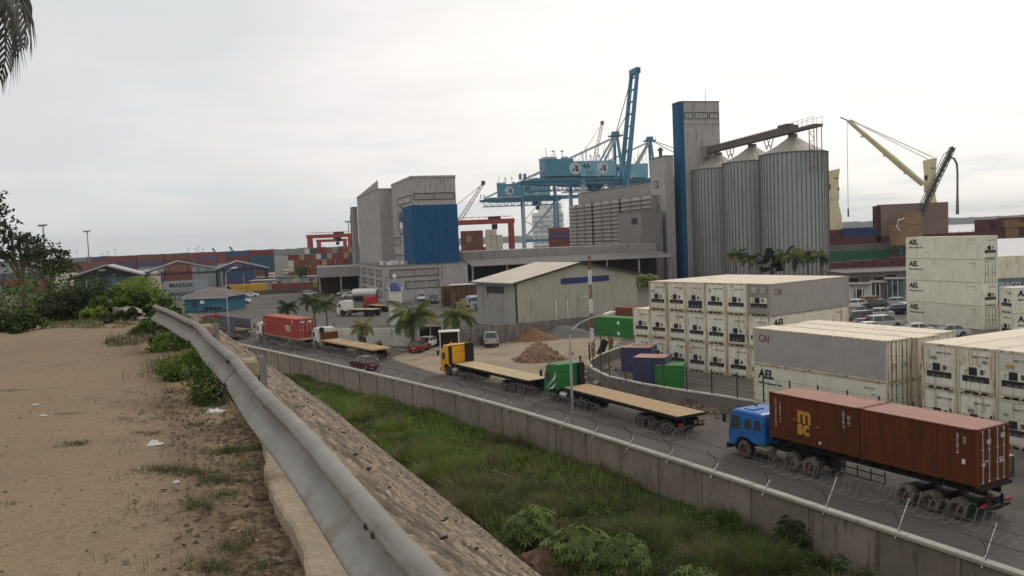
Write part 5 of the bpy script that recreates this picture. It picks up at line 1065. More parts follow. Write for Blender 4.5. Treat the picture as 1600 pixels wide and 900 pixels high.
# ------------------------------------------------------------------ cars
CAR = {}
def car(kind, colour, loc, rz, label, group=None):
    key = (kind, colour.name)
    if key in CAR: return dup(CAR[key], (loc[0], loc[1], .026), rz, label, group or '')
    t_ = thing({'pickup': 'pickup_truck', 'suv': 'parked_suv'}.get(kind, 'parked_car'), label, {'pickup': 'pickup', 'suv': 'suv'}.get(kind, 'car'), (loc[0], loc[1], .026), rz, group); CAR[key] = t_
    P = {'sedan': dict(L=4.45, w=1.72, h=1.45, ax=(.85, 3.5), low=[(0, .30), (.02, .62), (.14, .74), (1.15, .92), (3.65, .97), (4.35, .92), (4.45, .70), (4.42, .32)], cb=(1.05, 3.85), rf=(1.85, 3.2), zb=.93),
         'hatch': dict(L=4.05, w=1.68, h=1.48, ax=(.8, 3.25), low=[(0, .30), (.02, .62), (.14, .76), (1.05, .95), (3.85, .98), (4.0, .92), (4.05, .6), (4.02, .32)], cb=(.95, 3.98), rf=(1.7, 3.45), zb=.95),
         'suv': dict(L=4.6, w=1.82, h=1.82, ax=(.9, 3.6), low=[(0, .42), (0, .80), (.12, .98), (1.2, 1.10), (4.5, 1.12), (4.6, 1.05), (4.6, .45)], cb=(1.15, 4.56), rf=(1.8, 4.35), zb=1.1),
         'pickup': dict(L=5.1, w=1.78, h=1.72, ax=(.9, 3.95), low=[(0, .42), (0, .80), (.12, .95), (1.25, 1.05), (5.05, 1.06), (5.1, 1.0), (5.1, .5)], cb=(1.2, 3.05), rf=(1.8, 2.8), zb=1.04)}[kind]
    L, w_ = P['L'], P['w']; r = .36 if kind in ('suv', 'pickup') else .31; X = lambda x: L / 2 - x; hw = w_ / 2
    pts = list(P['low'])
    for ax in reversed(P['ax']):           # wheel arches along the underside
        pts += [(ax + r * 1.2, pts[-1][1] if False else P['low'][-1][1])] + [(ax + r * 1.2 * math.cos(a), r + r * 1.2 * math.sin(a)) for a in (.5, 1.1, PI / 2, PI - 1.1, PI - .5)] + [(ax - r * 1.2, P['low'][0][1])]
    mb = MB(); mb.prism([(X(x), z) for x, z in pts], -hw, hw, 'y')
    if kind == 'pickup': pass
    body = mb.build('body', colour, t_, bevel=.05, fix=True)
    (b0, b1), (r0, r1), zb, h = P['cb'], P['rf'], P['zb'], P['h']; wb, wr = hw - .05, hw - .24
    mb = MB(); vs = [(X(b0), -wb, zb), (X(b0), wb, zb), (X(b1), wb, zb), (X(b1), -wb, zb), (X(r0), -wr, h - .05), (X(r0), wr, h - .05), (X(r1), wr, h - .05), (X(r1), -wr, h - .05)]
    mb.add(vs, [(0, 1, 5, 4), (1, 2, 6, 5), (2, 3, 7, 6), (3, 0, 4, 7), (4, 5, 6, 7)]); mb.build('window_glass', GLASS, t_)
    mb = MB(); mb.prism([(X(r0 - .06), -wr - .02), (X(r0 - .06), wr + .02), (X(r1 + .06), wr + .02), (X(r1 + .06), -wr - .02)], h - .055, h, 'z')
    rm = P_WHITE if colour.name.startswith('car_black') else colour
    for sy in (-1, 1):
        mb.beam((X(b0), sy * wb, zb), (X(r0), sy * wr, h - .03), .07); mb.beam((X(b1), sy * wb, zb), (X(r1), sy * wr, h - .03), .10)
        xm = (b0 + b1) / 2 + .05; mb.beam((X(xm), sy * wb, zb), (X((r0 + r1) / 2), sy * wr, h - .03), .09)
    mb.build('roof', rm, t_)
    if kind == 'pickup':
        mb = MB(); mb.b2((X(5.0), -hw + .08, 1.0), (X(3.2), hw - .08, 1.075)); mb.build('load_bed', P_DARK, t_)
        mb = MB()
        for sy in (-1, 1): mb.box((X(4.1), sy * (hw - .05), 1.12), (1.85, .08, .14))
        mb.box((X(5.05), 0, 1.12), (.07, w_ - .12, .14)); mb.build('bed_rail', colour, t_)
    for sy in (-1, 1):
        mb = MB(); mb.box((X(.03), sy * (hw - .3), .66 if r < .35 else .8), (.08, .36, .15)); mb.build('headlight', LAMPW, t_)
        mb = MB(); mb.box((X(L - .02), sy * (hw - .22), .78 if r < .35 else .9), (.07, .28, .16)); mb.build('tail_lamp', LAMPR, t_)
        for ax in P['ax']: wheel(t_, X(ax), sy * (hw - .1), r, .2, TYRE, mat('car_rim', (.30, .30, .30), .4) if 'car_rim' not in bpy.data.materials else bpy.data.materials['car_rim'], 14)
    mb = MB(); mb.box((X(.0), 0, .45), (.12, w_ - .1, .2)); mb.box((X(L), 0, .45), (.12, w_ - .1, .2)); mb.build('bumper', P_DARK if kind in ('suv', 'pickup') else colour, t_)
    mb = MB(); mb.box((X(L + .045), 0, .62), (.02, .45, .11)); mb.build('number_plate', mat('plate_blank', (.55, .50, .35), .5) if 'plate_blank' not in bpy.data.materials else bpy.data.materials['plate_blank'], t_)
    return t_
K_SIL = paint('car_silver', (.46, .46, .45), .3, .1); K_WH = paint('car_white', (.74, .74, .72), .35, .1); K_BK = paint('car_black', (.018, .018, .020), .3, .1); K_NV = paint('car_navy', (.02, .03, .06), .3, .1); K_MR = paint('car_maroon', (.09, .016, .026), .3, .1); K_RD = paint('car_red', (.20, .018, .022), .35, .12); K_DG = paint('car_grey', (.09, .09, .10), .3, .1); K_BG = paint('car_beige', (.42, .39, .35), .4, .2)
def carat(kind, col, px, py, rz, label, group=None): p = G(px, py); return car(kind, col, p, hd(rz), label, group)
PL = 'cars parked beyond the reefer stacks'
carat('sedan', K_SIL, 1370, 497, 172, 'silver saloon parked side on between the reefer stack and AEL tower', PL)
carat('sedan', K_MR, 1341, 494, 200, 'dark maroon saloon left of the silver one', PL)
carat('sedan', K_NV, 1397, 491, 185, 'dark blue saloon right of the silver one, nearest the AEL tower', PL)
carat('sedan', K_WH, 1414, 488, 190, 'white saloon half hidden by the AEL tower', PL)
carat('suv', K_SIL, 1381, 514, 15, 'silver estate car in the front row by the reefer stack', PL)
carat('suv', K_DG, 1335, 507, 190, 'dark grey estate at the corner of the big reefer stack', PL)
carat('sedan', K_RD, 1350, 515, 10, 'red saloon just showing over the grey container roof', PL)
carat('sedan', K_WH, 1360, 521, 5, 'white saloon just showing over the container roofs', PL)
carat('sedan', K_WH, 1428, 524, 178, 'white car in front of the AEL tower foot', PL)
carat('sedan', K_SIL, 1482, 527, 182, 'silver car in front of the AEL tower, right of the white one', PL)
carat('hatch', K_DG, 1366, 482, 165, 'grey hatchback in the rear row behind the silver saloon', PL)
carat('hatch', K_WH, 1334, 482, 170, 'white hatchback in the rear row at left', PL)
carat('hatch', K_SIL, 1395, 479, 172, 'silver hatchback furthest back among the parked cars', PL)
LP_ = 'cars in the left parking lot'
carat('pickup', K_WH, 376, 475, 8, 'white pickup standing in the left parking lot', LP_)
carat('sedan', K_WH, 392, 464, 10, 'white saloon behind the white pickup in the left lot', LP_)
carat('pickup', K_BK, 339, 487, 355, 'black pickup with white roof beside the blue house', LP_)
carat('sedan', K_WH, 540, 461, 205, 'white saloon parked left of the tanker', LP_)
carat('hatch', K_WH, 547, 465, 205, 'white hatchback squeezed beside the tanker', LP_)
carat('suv', K_WH, 659, 470, 275, 'white van parked behind the white gate tower', LP_)
carat('suv', K_DG, 679, 474, 280, 'dark jeep right of the white van at the mill', LP_)
carat('hatch', K_WH, 484, 462, 20, 'white car under the lone palm in the far lot', LP_)
carat('hatch', K_RD, 656, 549, 75, 'dark red hatchback in front of the black gate', None)
carat('sedan', K_WH, 669, 543, 75, 'white saloon partly hidden behind the dark red hatchback', None)
carat('pickup', K_BG, 767, 540, 95, 'dusty beige double cab pickup against the concrete wall', None)
carat('hatch', K_MR, 569, 577, 128, 'dark maroon estate driving along the road beside the wall', None)
# motorcycle against the white wall
p = G(592, 544); t_ = thing('motorcycle', 'small black motorcycle parked against the white wall', 'motorcycle', (p.x, p.y, .012), hd(70))
for x in (-.65, .65): wheel(t_, x, 0, .3, .1)
mb = MB(); mb.beam((-.65, 0, .3), (.1, 0, .55), .08); mb.beam((.1, 0, .55), (.5, 0, .85), .07); mb.beam((.65, 0, .3), (.45, 0, 1.0), .05); mb.box((0, 0, .45), (.4, .22, .3)); mb.build('motor_frame', DK, t_)
mb = MB(); mb.box((-.3, 0, .78), (.7, .24, .1)); mb.build('seat', P_DARK, t_, bevel=.03); mb = MB(); mb.box((.2, 0, .82), (.4, .26, .2)); mb.build('fuel_tank', P_RED, t_, bevel=.05); mb = MB(); mb.beam((.42, -.35, 1.03), (.42, .35, 1.03), .035); mb.build('handlebar', CHROME, t_)

# ------------------------------------------------------------------ walls, gates, heaps of the sandy lot
WWALL = mat('white_wall_plaster', (.64, .62, .55), .9, .12, .5, dirt=(.20, .17, .14), damt=.42, dscale=.7, streak=1, fine=.08); OLDW = mat('old_wall_concrete', (.21, .19, .165), .95, .25, .6, dirt=(.07, .06, .05), damt=.55, dscale=1.0, streak=1, fine=.12)
def straightwall(name, label, a, b, h, th, mt, cap=None, pil=0, pilm=None, group=None):
    a = Vector(a[:2]); b = Vector(b[:2]); L = (b - a).length; rz = math.atan2(b.y - a.y, b.x - a.x); t_ = thing(name, label, 'wall', (a.x, a.y, 0), rz, group)
    n = max(1, int(L / 4)); mb = MB()
    for k in range(n): mb.box((L * (k + .5) / n, 0, h / 2 - .1), (L / n - .012, th, h + .2 + .03 * (k % 2)))
    mb.build('wall_panel', mt, t_)
    if cap: mb = MB(); mb.box((L / 2, 0, h + .06), (L + .1, th + .1, .09)); mb.build('coping', cap, t_)
    for k in range(pil): mb = MB(); mb.box((L * k / (pil - 1), -.04, h / 2 + .03), (.34, th + .16, h + .1)); mb.build('pilaster', pilm or mt, t_)
    return t_
wa, wg0, wg1, wb_ = G(496, 537), G(561, 539.5), G(573, 540), G(655, 541.5)
straightwall('boundary_wall', 'white plastered wall left of the barred gate', wa, wg0, 2.3, .22, WWALL, group=None)
straightwall('boundary_wall', 'long white plastered wall right of the barred gate', wg1, wb_, 2.4, .22, WWALL)
t_ = thing('barred_gate', 'narrow dark barred gate in the white wall under the yellow palm', 'gate', (wg0.x, wg0.y, 0), math.atan2(wg1.y - wg0.y, wg1.x - wg0.x)); Lg = (wg1 - wg0).length
mb = MB(); mb.b2((.05, -.03, .05), (Lg - .05, .03, 1.1)); mb.build('sheet_panel', P_DARK, t_)
for k in range(5): mb = MB(); mb.box((.12 + (Lg - .24) * k / 4, 0, 1.8), (.05, .05, 1.5)); mb.build('bar', P_DARK, t_)
mb = MB(); mb.box((Lg / 2, 0, 2.55), (Lg, .07, .08)); mb.build('top_bar', P_DARK, t_)
ga, gb = G(656, 541.5), G(691, 541); t_ = thing('sheet_gate', 'dark rusty double sheet gate between white wall and grey wall', 'gate', (ga.x, ga.y, 0), math.atan2(gb.y - ga.y, gb.x - ga.x)); Lg = (gb - ga).length
GATEM = mat('gate_dark', (.035, .028, .025), .8, .3, 2, dirt=(.1, .05, .03), damt=.4)
for k in (0, 1): mb = MB(); corr(mb, Lg / 2 - .06, 2.5, .1, 0, .2, .03, 1, inset=.02); o = mb.build('gate_leaf', GATEM, t_, loc=(Lg * (.25 + .5 * k), 0, 0)); mb = MB(); mb.box((0, .03, 1.35), (Lg / 2 - .1, .05, .08)); mb.box((0, .03, 2.55), (Lg / 2 - .1, .05, .08)); mb.build('gate_rail', GATEM, o)
p = G(703, 549); t_ = thing('gate_shelter', 'small flat roofed shelter on white posts beside the yellow truck', 'shelter', (p.x, p.y, 0), hd(5)); mb = MB(); mb.box((0, 0, 2.55), (2.6, 1.8, .12)); mb.build('roof', WHITEP, t_)
for x in (-1.15, 1.15):
    for y in (-.8, .8): mb = MB(); mb.box((x, y, 1.25), (.1, .1, 2.5)); mb.build('post', WHITEP, t_)
mb = MB(); mb.box((0, .82, 1.3), (2.2, .05, 2.2)); mb.build('back_panel', P_DARK, t_)
straightwall('old_boundary_wall', 'stained grey concrete wall with buttresses in front of the warehouse', G(716, 543), G(935, 519), 2.35, .25, OLDW, None, 8, OLDW)
def heap(name, label, px, py, rx, ry, h, mt, seed, chunks=0, cm=None):
    p = G(px, py); n = 40; T = np.linspace(-1, 1, n); X, Y = np.meshgrid(T, T); R = np.hypot(X, Y); Z = h * np.clip(1 - R ** 1.1, 0, 1) ** .9 * (.75 + .5 * fbm(X * 2 + seed, Y * 2, 3, seed)) + .12 * h * (fbm(X * 7, Y * 7, 2, seed + 3) - .5) * (R < 1); Z = np.where(R >= 1, -.05, Z)
    o = tag(ob(name, gridmesh(name, X * rx, Y * ry, Z, mt), None, (p.x, p.y, .012)), label, 'heap')
    if chunks:
        r = random.Random(seed); mb = MB()
        for q in range(chunks):
            a = r.random() * 2 * PI; rr = r.random() ** .6 * 1.15; x, y = rr * math.cos(a), rr * math.sin(a); z = h * max(0, 1 - rr ** 1.1) ** .9 * .95; s_ = .10 + .25 * r.random() ** 2; mb.box((x * rx, y * ry, max(z, .03)), (s_ * 1.8, s_, s_ * .8), r.random() * 3, 0, r.random() * 1.2 - .6, r.random() - .5)
        tag(mb.build('rubble', cm, o), kind='stuff')
    return o
heap('rubble_heap', 'brown heap of rubble and broken bricks in the sandy lot', 843, 562, 2.7, 2.4, 2.1, mat('rubble_earth', (.25, .165, .11), .95, .3, 1.5, fine=.2), 3, 260, mat('rubble_brick', (.27, .17, .115), .95, .35, 3, world=True))
heap('earth_heap', 'low reddish earth heap along the grey wall', 834, 531, 3.6, 2.2, 1.5, mat('red_earth', (.20, .115, .065), .95, .25, 1.2, fine=.15), 4)
heap('gravel_heap', 'low grey gravel heap in front of the grey wall', 884, 526, 4.2, 2.4, 1.7, mat('gravel_grey', (.17, .16, .15), .95, .15, 2, fine=.2), 5)
# curved low wall with fence posts
cw = [(990, 537), (960, 545), (934, 555), (919, 565), (926, 575), (950, 587), (1000, 598), (1060, 608), (1130, 618), (1200, 630), (1290, 648), (1420, 676), (1600, 716)]
CWP = [Vector(G(x, y, 1.15)[:2]) for x, y in cw]; CWR = resample(CWP, 1.2)
t_ = thing('yard_boundary_wall', 'curved low concrete wall with thin fence posts around the container yard', 'wall', (0, 0, 0)); FW_M = mat('low_wall_concrete', (.20, .175, .155), .95, .2, .8, dirt=(.09, .075, .06), damt=.5, dscale=1.0); CAPM = mat('low_wall_cap', (.46, .42, .37), .9, .15, 1.5, dirt=(.2, .17, .14), damt=.4)
mb = MB(); cp = MB(); l_, r_ = offs(CWR, .11), offs(CWR, -.11); l2, r2 = offs(CWR, .16), offs(CWR, -.16)
mb.grid([[(p.x, p.y, -.1) for p in l_], [(p.x, p.y, 1.1) for p in l_], [(p.x, p.y, 1.1) for p in r_], [(p.x, p.y, -.1) for p in r_]]); mb.build('wall_body', FW_M, t_)
cp.grid([[(p.x, p.y, 1.06) for p in l2], [(p.x, p.y, 1.17) for p in l2], [(p.x, p.y, 1.17) for p in r2], [(p.x, p.y, 1.06) for p in r2], [(p.x, p.y, 1.06) for p in l2]]); cp.build('coping', CAPM, t_)
fpm = MB(); fpm.tube([(0, 0, 1.1), (0, 0, 3.0), (0, -.0, 3.05)], .055, 6); fpm = fpm.mesh('fence_post', mat('post_rust', (.065, .045, .035), .8, .3))
for k in range(5, len(CWR), 2): ob('fence_post', fpm, t_, (CWR[k].x, CWR[k].y, 0))
mb = MB()
for z in (1.7, 2.3, 2.9): mb.tube([(p.x, p.y, z) for p in CWR[5:]], .012, 3, cap=False)
mb.build('fence_wire', DK, t_)
for i, (x, y) in enumerate(((912, 594), (932, 601), (959, 607), (987, 612), (1020, 618), (1055, 625), (1091, 632))):
    p = G(x, y); r = random.Random(i); mb = MB(); mb.prism([(.32 * math.cos(a) * (.8 + .4 * r.random()), .26 * math.sin(a) * (.8 + .4 * r.random())) for a in [k * PI / 4 for k in range(8)]], 0, .34, 'z'); o = mb.build('kerb_stone', CAPM, None, loc=(p.x, p.y, .0), bevel=.08)
    tag(o, f'pale stone marking the road edge, {["first", "second", "third", "fourth", "fifth", "sixth", "last"][i]} from the green truck', 'stone', 'pale stones along the road edge')
# banded mast, scraps
p = G(926, 557); top = AT(920, 399, p.y); t_ = thing('banded_mast', 'rusty white banded mast standing in front of the warehouse', 'mast', (p.x, p.y, 0)); H = top.z; RU = mat('mast_rust', (.17, .085, .06), .8, .3, 3)
for k in range(7):
    mb = MB()
    for sx, sy in ((-1, -1), (1, -1), (0, 1)): mb.beam((sx * .16, sy * .14, H * k / 7), (sx * .16, sy * .14, H * (k + 1) / 7), .07)
    for q in range(3): z = H * (k + q / 3) / 7; mb.beam((-.16, -.14, z), (.16, -.14, z + H / 21), .04); mb.beam((.16, -.14, z), (0, .14, z + H / 21), .04)
    mb.build('mast_section', WHITEP if k % 2 else RU, t_)
for i, (x, y, rz, lab) in enumerate(((942, 556, .5, 'rusty sheet leaning beside the banded mast'), (955, 553, 1.1, 'broken frame leaning against the low wall'))):
    p = G(x, y); mb = MB(); mb.box((0, 0, .9), (.9 + i * .2, .06, 1.9), 0, 0, .5); mb.box((.4, .3, .5), (.08, .08, 1.4), 0, 0, -.5, .4); tag(mb.build('metal_scrap', RU if i else DK, None, loc=(p.x, p.y, .016), rz=rz), lab, 'scrap')
rb = MB(); r = random.Random(77)
for q in range(420):
    x, y = r.choice(((905, 590), (925, 560), (915, 575), (975, 575), (985, 582), (1000, 588), (940, 610), (1040, 634), (1080, 640), (1110, 640))); p = G(x + r.gauss(0, 14), y + r.gauss(0, 5)); s_ = .08 + .30 * r.random() ** 3; rb.box((p.x, p.y, s_ * .3), (s_ * 1.6, s_, s_ * .7), r.random() * 3, 0, .5 * r.random(), .4 * r.random())
tag(rb.build('scattered_rubble', mat('rubble_mix', (.24, .18, .135), .95, .45, .5, world=True)), kind='stuff')

heap('earth_ledge', 'reddish brown earth ledge at the foot of the stone embankment', 858, 893, 2.6, 1.3, 1.0, mat('ledge_earth', (.11, .066, .047), .95, .3, 1.5, fine=.25), 9, 60, mat('ledge_stone', (.17, .11, .08), .95, .3, 3, world=True))
# ------------------------------------------------------------------ large structures
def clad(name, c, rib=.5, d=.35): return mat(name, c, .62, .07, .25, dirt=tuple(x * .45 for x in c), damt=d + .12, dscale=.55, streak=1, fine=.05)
CLG = clad('cladding_grey', (.40, .372, .35)); CLD = clad('cladding_dark', (.305, .283, .268)); CLX = clad('cladding_darker', (.245, .225, .212)); CLB = clad('cladding_blue', (.010, .085, .19)); CLC = clad('cladding_cream', (.46, .425, .355), d=.3); ROOFG = mat('roof_grey', (.20, .18, .165), .85, .15, .2, dirt=(.12, .1, .09), damt=.4, dscale=.2); FRAMED = mat('frame_dark', (.05, .045, .042), .7, .2); PANEP = mat('pane_pale', (.36, .34, .31), .3, .1); PANED = mat('pane_band', (.30, .275, .245), .4, .25, 1.5); BROWNV = mat('shed_interior', (.055, .042, .036), .9, .3, .3)
def ribwall(t_, a, b, z0, z1, mt, per=.9, dep=.05, name='wall', ztop=None):
    """ribbed sheet wall from a to b (local xy), outside on the right of a->b"""
    a = Vector(a); b = Vector(b); L = (b - a).length; d = (b - a) / L; n_ = Vector((d.y, -d.x)); k = max(1, int(L / per)); p = L / k; pts = []
    for i in range(k):
        for f, q in ((0, 0), (.55, 0), (.65, dep), (.9, dep)): pts.append((i + f) * p)
    offs_ = [q for i in range(k) for q in (0, 0, dep, dep)] + [0]; pts.append(L); zt = ztop or (lambda s: z1)
    mb = MB(); mb.grid([[(a.x + d.x * s + n_.x * o, a.y + d.y * s + n_.y * o, z0) for s, o in zip(pts, offs_)], [(a.x + d.x * s + n_.x * o, a.y + d.y * s + n_.y * o, zt(s)) for s, o in zip(pts, offs_)]]); return mb.build(name, mt, t_)
def block(t_, x0, x1, y0, y1, z0, z1, mt, roof=ROOFG, per=.9, faces='flrb'):
    r = []
    if 'f' in faces: r.append(ribwall(t_, (x0, y0), (x1, y0), z0, z1, mt, per))
    if 'l' in faces: r.append(ribwall(t_, (x0, y1), (x0, y0), z0, z1, mt, per))
    if 'r' in faces: r.append(ribwall(t_, (x1, y0), (x1, y1), z0, z1, mt, per))
    if 'b' in faces: r.append(ribwall(t_, (x1, y1), (x0, y1), z0, z1, mt, per))
    mb = MB(); mb.b2((x0 - .12, y0 - .12, z1 - .02), (x1 + .12, y1 + .12, z1 + .18)); mb.build('roof', roof, t_); return r
def wband(t_, face, u0, u1, z0, z1, at_, pane=PANED, nd=4, name='window'):
    nd = 1 if pane is PANED and nd < 6 else (2 if pane is PANED else nd)
    """window band; face 'f' lies on y=at_, 'l' on x=at_"""
    fr = MB(); f = .16; e_ = .14
    def bx(mb, ua, ub, za, zb, d0, d1):
        if face == 'f': mb.b2((ua, at_ - d1, za), (ub, at_ - d0, zb))
        else: mb.b2((at_ - d1, ua, za), (at_ - d0, ub, zb))
    bx(fr, u0, u1, z0 - f, z0, -.02, e_); bx(fr, u0, u1, z1, z1 + f, -.02, e_ + .05); bx(fr, u0 - f, u0, z0 - f, z1 + f, -.02, e_ + .01); bx(fr, u1, u1 + f, z0 - f, z1 + f, -.02, e_ + .01)
    for k in range(1, nd): uu = u0 + (u1 - u0) * k / nd; bx(fr, uu - .04, uu + .04, z0, z1, -.02, e_ - .03)
    w_ = fr.build(name, FRAMED, t_); pn = MB(); bx(pn, u0 + .01, u1 - .01, z0 + .005, z1 - .005, -.02, .07); pn.build('pane', pane, w_); return w_
# ---- mill
t_ = thing('mill_building', 'grey mill building with a tall blue panelled tower block and low podium', 'building', (-22.5, 195, 0), hd(18))
block(t_, 0, 10.6, 0, 26, 8.4, 28.6, CLG, per=.7)
mb = MB()
ribwall(t_, (-.22, -.22), (10.8, -.22), 8.62, 22.3, CLB, .7, name='blue_panel'); ribwall(t_, (-.22, 11.5), (-.22, -.22), 8.62, 22.3, CLB, .7, name='blue_panel'); ribwall(t_, (10.8, -.22), (10.8, 6), 8.62, 22.3, CLB, .7, name='blue_panel')
mb = MB(); mb.b2((-.2, -.2, 22.25), (10.78, 11.4, 22.36)); mb.build('panel_cap', CLB, t_)
mb = MB(); mb.b2((-.1, -.1, 28.3), (10.7, 26.1, 29.2)); mb.build('parapet', CLG, t_)
wband(t_, 'f', .6, 10.2, 23.7, 25.0, 0, PANED, 6); wband(t_, 'l', .8, 17.5, 23.3, 24.7, 0, PANED, 7); wband(t_, 'l', 17, 26, 13.3, 15.0, 0, PANED, 4); wband(t_, 'l', 11.8, 25.5, 9.2, 10.6, 0, PANED, 5)
block(t_, -2.9, 9, 29.3, 72, 0, 28.2, CLG, per=.7); ribwall(t_, (-2.95, 72), (-2.95, 29.25), 28.0, 30.4, CLG, .7, ztop=lambda s: 28.6 + 2.0 * s / 42.7); block(t_, -.1, 9, 26, 29.2, 8.4, 27.8, CLD, per=.7); block(t_, -4.4, -2.95, 72.3, 78, 0, 25.5, CLD, per=.7)
mb = MB(); mb.b2((-.16, 26, 20.6), (-.02, 29.2, 20.75)); mb.tube([(-4.5, 74, 12), (-5.0, 74, 13), (-5.0, 74, 23), (-4.5, 74, 24)], .12, 6); mb.build('downpipe', FRAMED, t_)
block(t_, -7.7, 12.45, -1.0, 42, 0, 8.4, CLG, per=.7)
wband(t_, 'f', -6.0, 5.2, 5.9, 7.4, -1.0, PANED, 7); wband(t_, 'f', -2.5, 5.2, 3.1, 4.6, -1.0, PANED, 5)
for y0, y1 in ((2, 9), (14, 21), (26, 33)):
    for z in (1.2, 3.7, 6.2): wband(t_, 'l', y0, y1, z, z + 1.2, -7.7, PANED, 2)
mb = MB(); r = random.Random(4)
for k in range(9): mb.box((-6 + 5 * r.random(), 3 + 18 * r.random(), 8.95), (.9 + r.random(), .8, .9), r.random())
mb.build('roof_unit', WHITEP, t_)
em = MB(); ey, ez = 14.6, 19.3                                  # round emblem on the left face
for k in range(26):
    a0, a1 = 2 * PI * k / 26, 2 * PI * (k + 1) / 26
    if 3 < k < 6: continue
    em.add([(-.12, ey + 4.4 * math.cos(a) * rr, ez + 3.6 * math.sin(a) * rr) for a, rr in ((a0, 1), (a1, 1), (a1, .9), (a0, .9))], [(0, 1, 2, 3)])
em.add([(-.12, ey + y, ez + z) for y, z in ((-2.6, -.6), (-1.2, 1.9), (.6, 2.3), (2.6, .6), (1.4, -.4), (-.4, -.1))], [(0, 1, 2, 3, 4, 5)]); em.build('emblem', CLB, t_); em = MB(); em.add([(-.13, ey + y, ez + z) for y, z in ((-2.6, -1.9), (-2.2, -.5), (1.2, -.6), (1.6, -2.0))], [(0, 1, 2, 3)]); em.build('emblem', WHITEP, t_)
# open shed left of the mill
p = AT(533, 430, 232); t_ = thing('mill_shed', 'low grey flat shed with dark open front left of the mill', 'shed', (p.x - 5, 226, 0), hd(14)); mb = MB(); mb.b2((0, 0, 5.2), (18, 16, 8.0)); mb.build('fascia', CLD, t_); mb = MB(); mb.b2((0, 15.7, 0), (18, 16, 5.2)); mb.b2((17.6, .2, 0), (17.9, 15.7, 5.2)); mb.build('back_wall', BROWNV, t_)
for x in (.3, 6, 12, 17.3): mb = MB(); mb.box((x, .4, 2.6), (.35, .35, 5.2)); mb.build('post', CLG, t_)
# long low shed right of the mill
p = AT(734, 430, 200); t_ = thing('loading_shed', 'long low brown roofed shed between the mill and the louvred store', 'shed', (p.x + .3, 199, 0), hd(14)); mb = MB(); mb.add([(0, -1.5, 7.7), (52, -1.5, 7.7), (52, 9, 9.0), (0, 9, 9.0), (0, -1.5, 7.45), (52, -1.5, 7.45), (52, 9, 8.7), (0, 9, 8.7)], [(0, 1, 2, 3), (7, 6, 5, 4), (0, 4, 5, 1), (0, 3, 7, 4), (1, 5, 6, 2)]); mb.build('roof', ROOFG, t_); mb = MB(); mb.b2((0, 9, 0), (52, 20, 10.9)); mb.build('wall', CLD, t_); mb = MB(); mb.b2((.2, 8.6, 0), (51.8, 8.98, 8.7)); mb.build('back_wall', BROWNV, t_)
mb = MB(); mb.b2((0, -1.62, 7.42), (52, -1.5, 7.78)); mb.build('gutter', CLG, t_)
for k in range(7): mb = MB(); mb.box((.3 + k * 8.5, -.9, 3.7), (.4, .4, 7.4)); mb.build('post', CLD, t_)
# ---- warehouse
C_ = (0.5, 126.0); t_ = thing('warehouse', 'cream ribbed warehouse with pale gable roof and blue band', 'warehouse', (C_[0], C_[1], 0), hd(33)); GW, GL, EV, RD = 24.4, 11.5, 6.9, 9.3
gz_ = lambda s: EV + (RD - EV) * (1 - abs(s - GW / 2) / (GW / 2))
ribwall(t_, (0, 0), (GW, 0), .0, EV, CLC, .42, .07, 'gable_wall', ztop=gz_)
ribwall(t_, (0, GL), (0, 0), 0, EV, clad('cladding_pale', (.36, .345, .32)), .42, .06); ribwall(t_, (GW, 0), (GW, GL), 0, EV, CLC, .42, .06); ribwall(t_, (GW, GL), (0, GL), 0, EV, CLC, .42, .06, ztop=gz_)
RFC = mat('warehouse_roof', (.58, .52, .42), .8, .1, .3, dirt=(.40, .30, .19), damt=.4, dscale=.35, fine=.06)
for sg in (0, 1):
    xe, xr = (-.9, GW / 2) if sg == 0 else (GW + .9, GW / 2); ze = EV - .9 * (RD - EV) / (GW / 2); mb = MB(); k = 24; rows = []
    for i in range(k + 1):
        y = -.7 + (GL + 1.4) * i / k
        rows.append([(xe, y, ze + .16 + .03 * (i % 2)), (xr, y, RD + .16 + .03 * (i % 2))])
    mb.grid(rows); mb.grid([[(x, y, z - .13) for x, y, z in row] for row in rows]); mb.build('roof_slope', RFC, t_)
mb = MB(); mb.beam((-.9, -.75, EV - .1), (GW / 2, -.75, RD + .08), .08, .28); mb.beam((GW + .9, -.75, EV - .1), (GW / 2, -.75, RD + .08), .08, .28); mb.build('barge_board', FRAMED, t_)
mb = MB(); mb.beam((-.98, -.7, EV - .12), (-.98, GL + .7, EV - .12), .2, .3); mb.build('gutter', mat('gutter_blue', (.12, .16, .19), .6), t_)
BLUEB = mat('blue_band', (.02, .035, .13), .5, .15)
mb = MB(); mb.b2((8.6, -.14, 6.15), (18.3, -.09, 7.05)); mb.build('sign_band', BLUEB, t_)
mb = MB(); mb.b2((-.14, 3.2, 5.2), (-.09, 8.2, 6.2)); mb.build('high_window', FRAMED, t_)
mb = MB(); mb.b2((-.12, -.12, 0), (.16, .0, EV)); mb.build('corner_flashing', FRAMED, t_)
for x in (7.3, 9.6): mb = MB(); mb.box((x, -.16, 1.9), (.16, .12, 3.8)); mb.build('downpipe', WHITEP, t_)
mb = MB(); mb.b2((12.2, -.13, 3.75), (14.2, -.09, 3.86)); mb.build('vent_strip', WHITEP, t_)
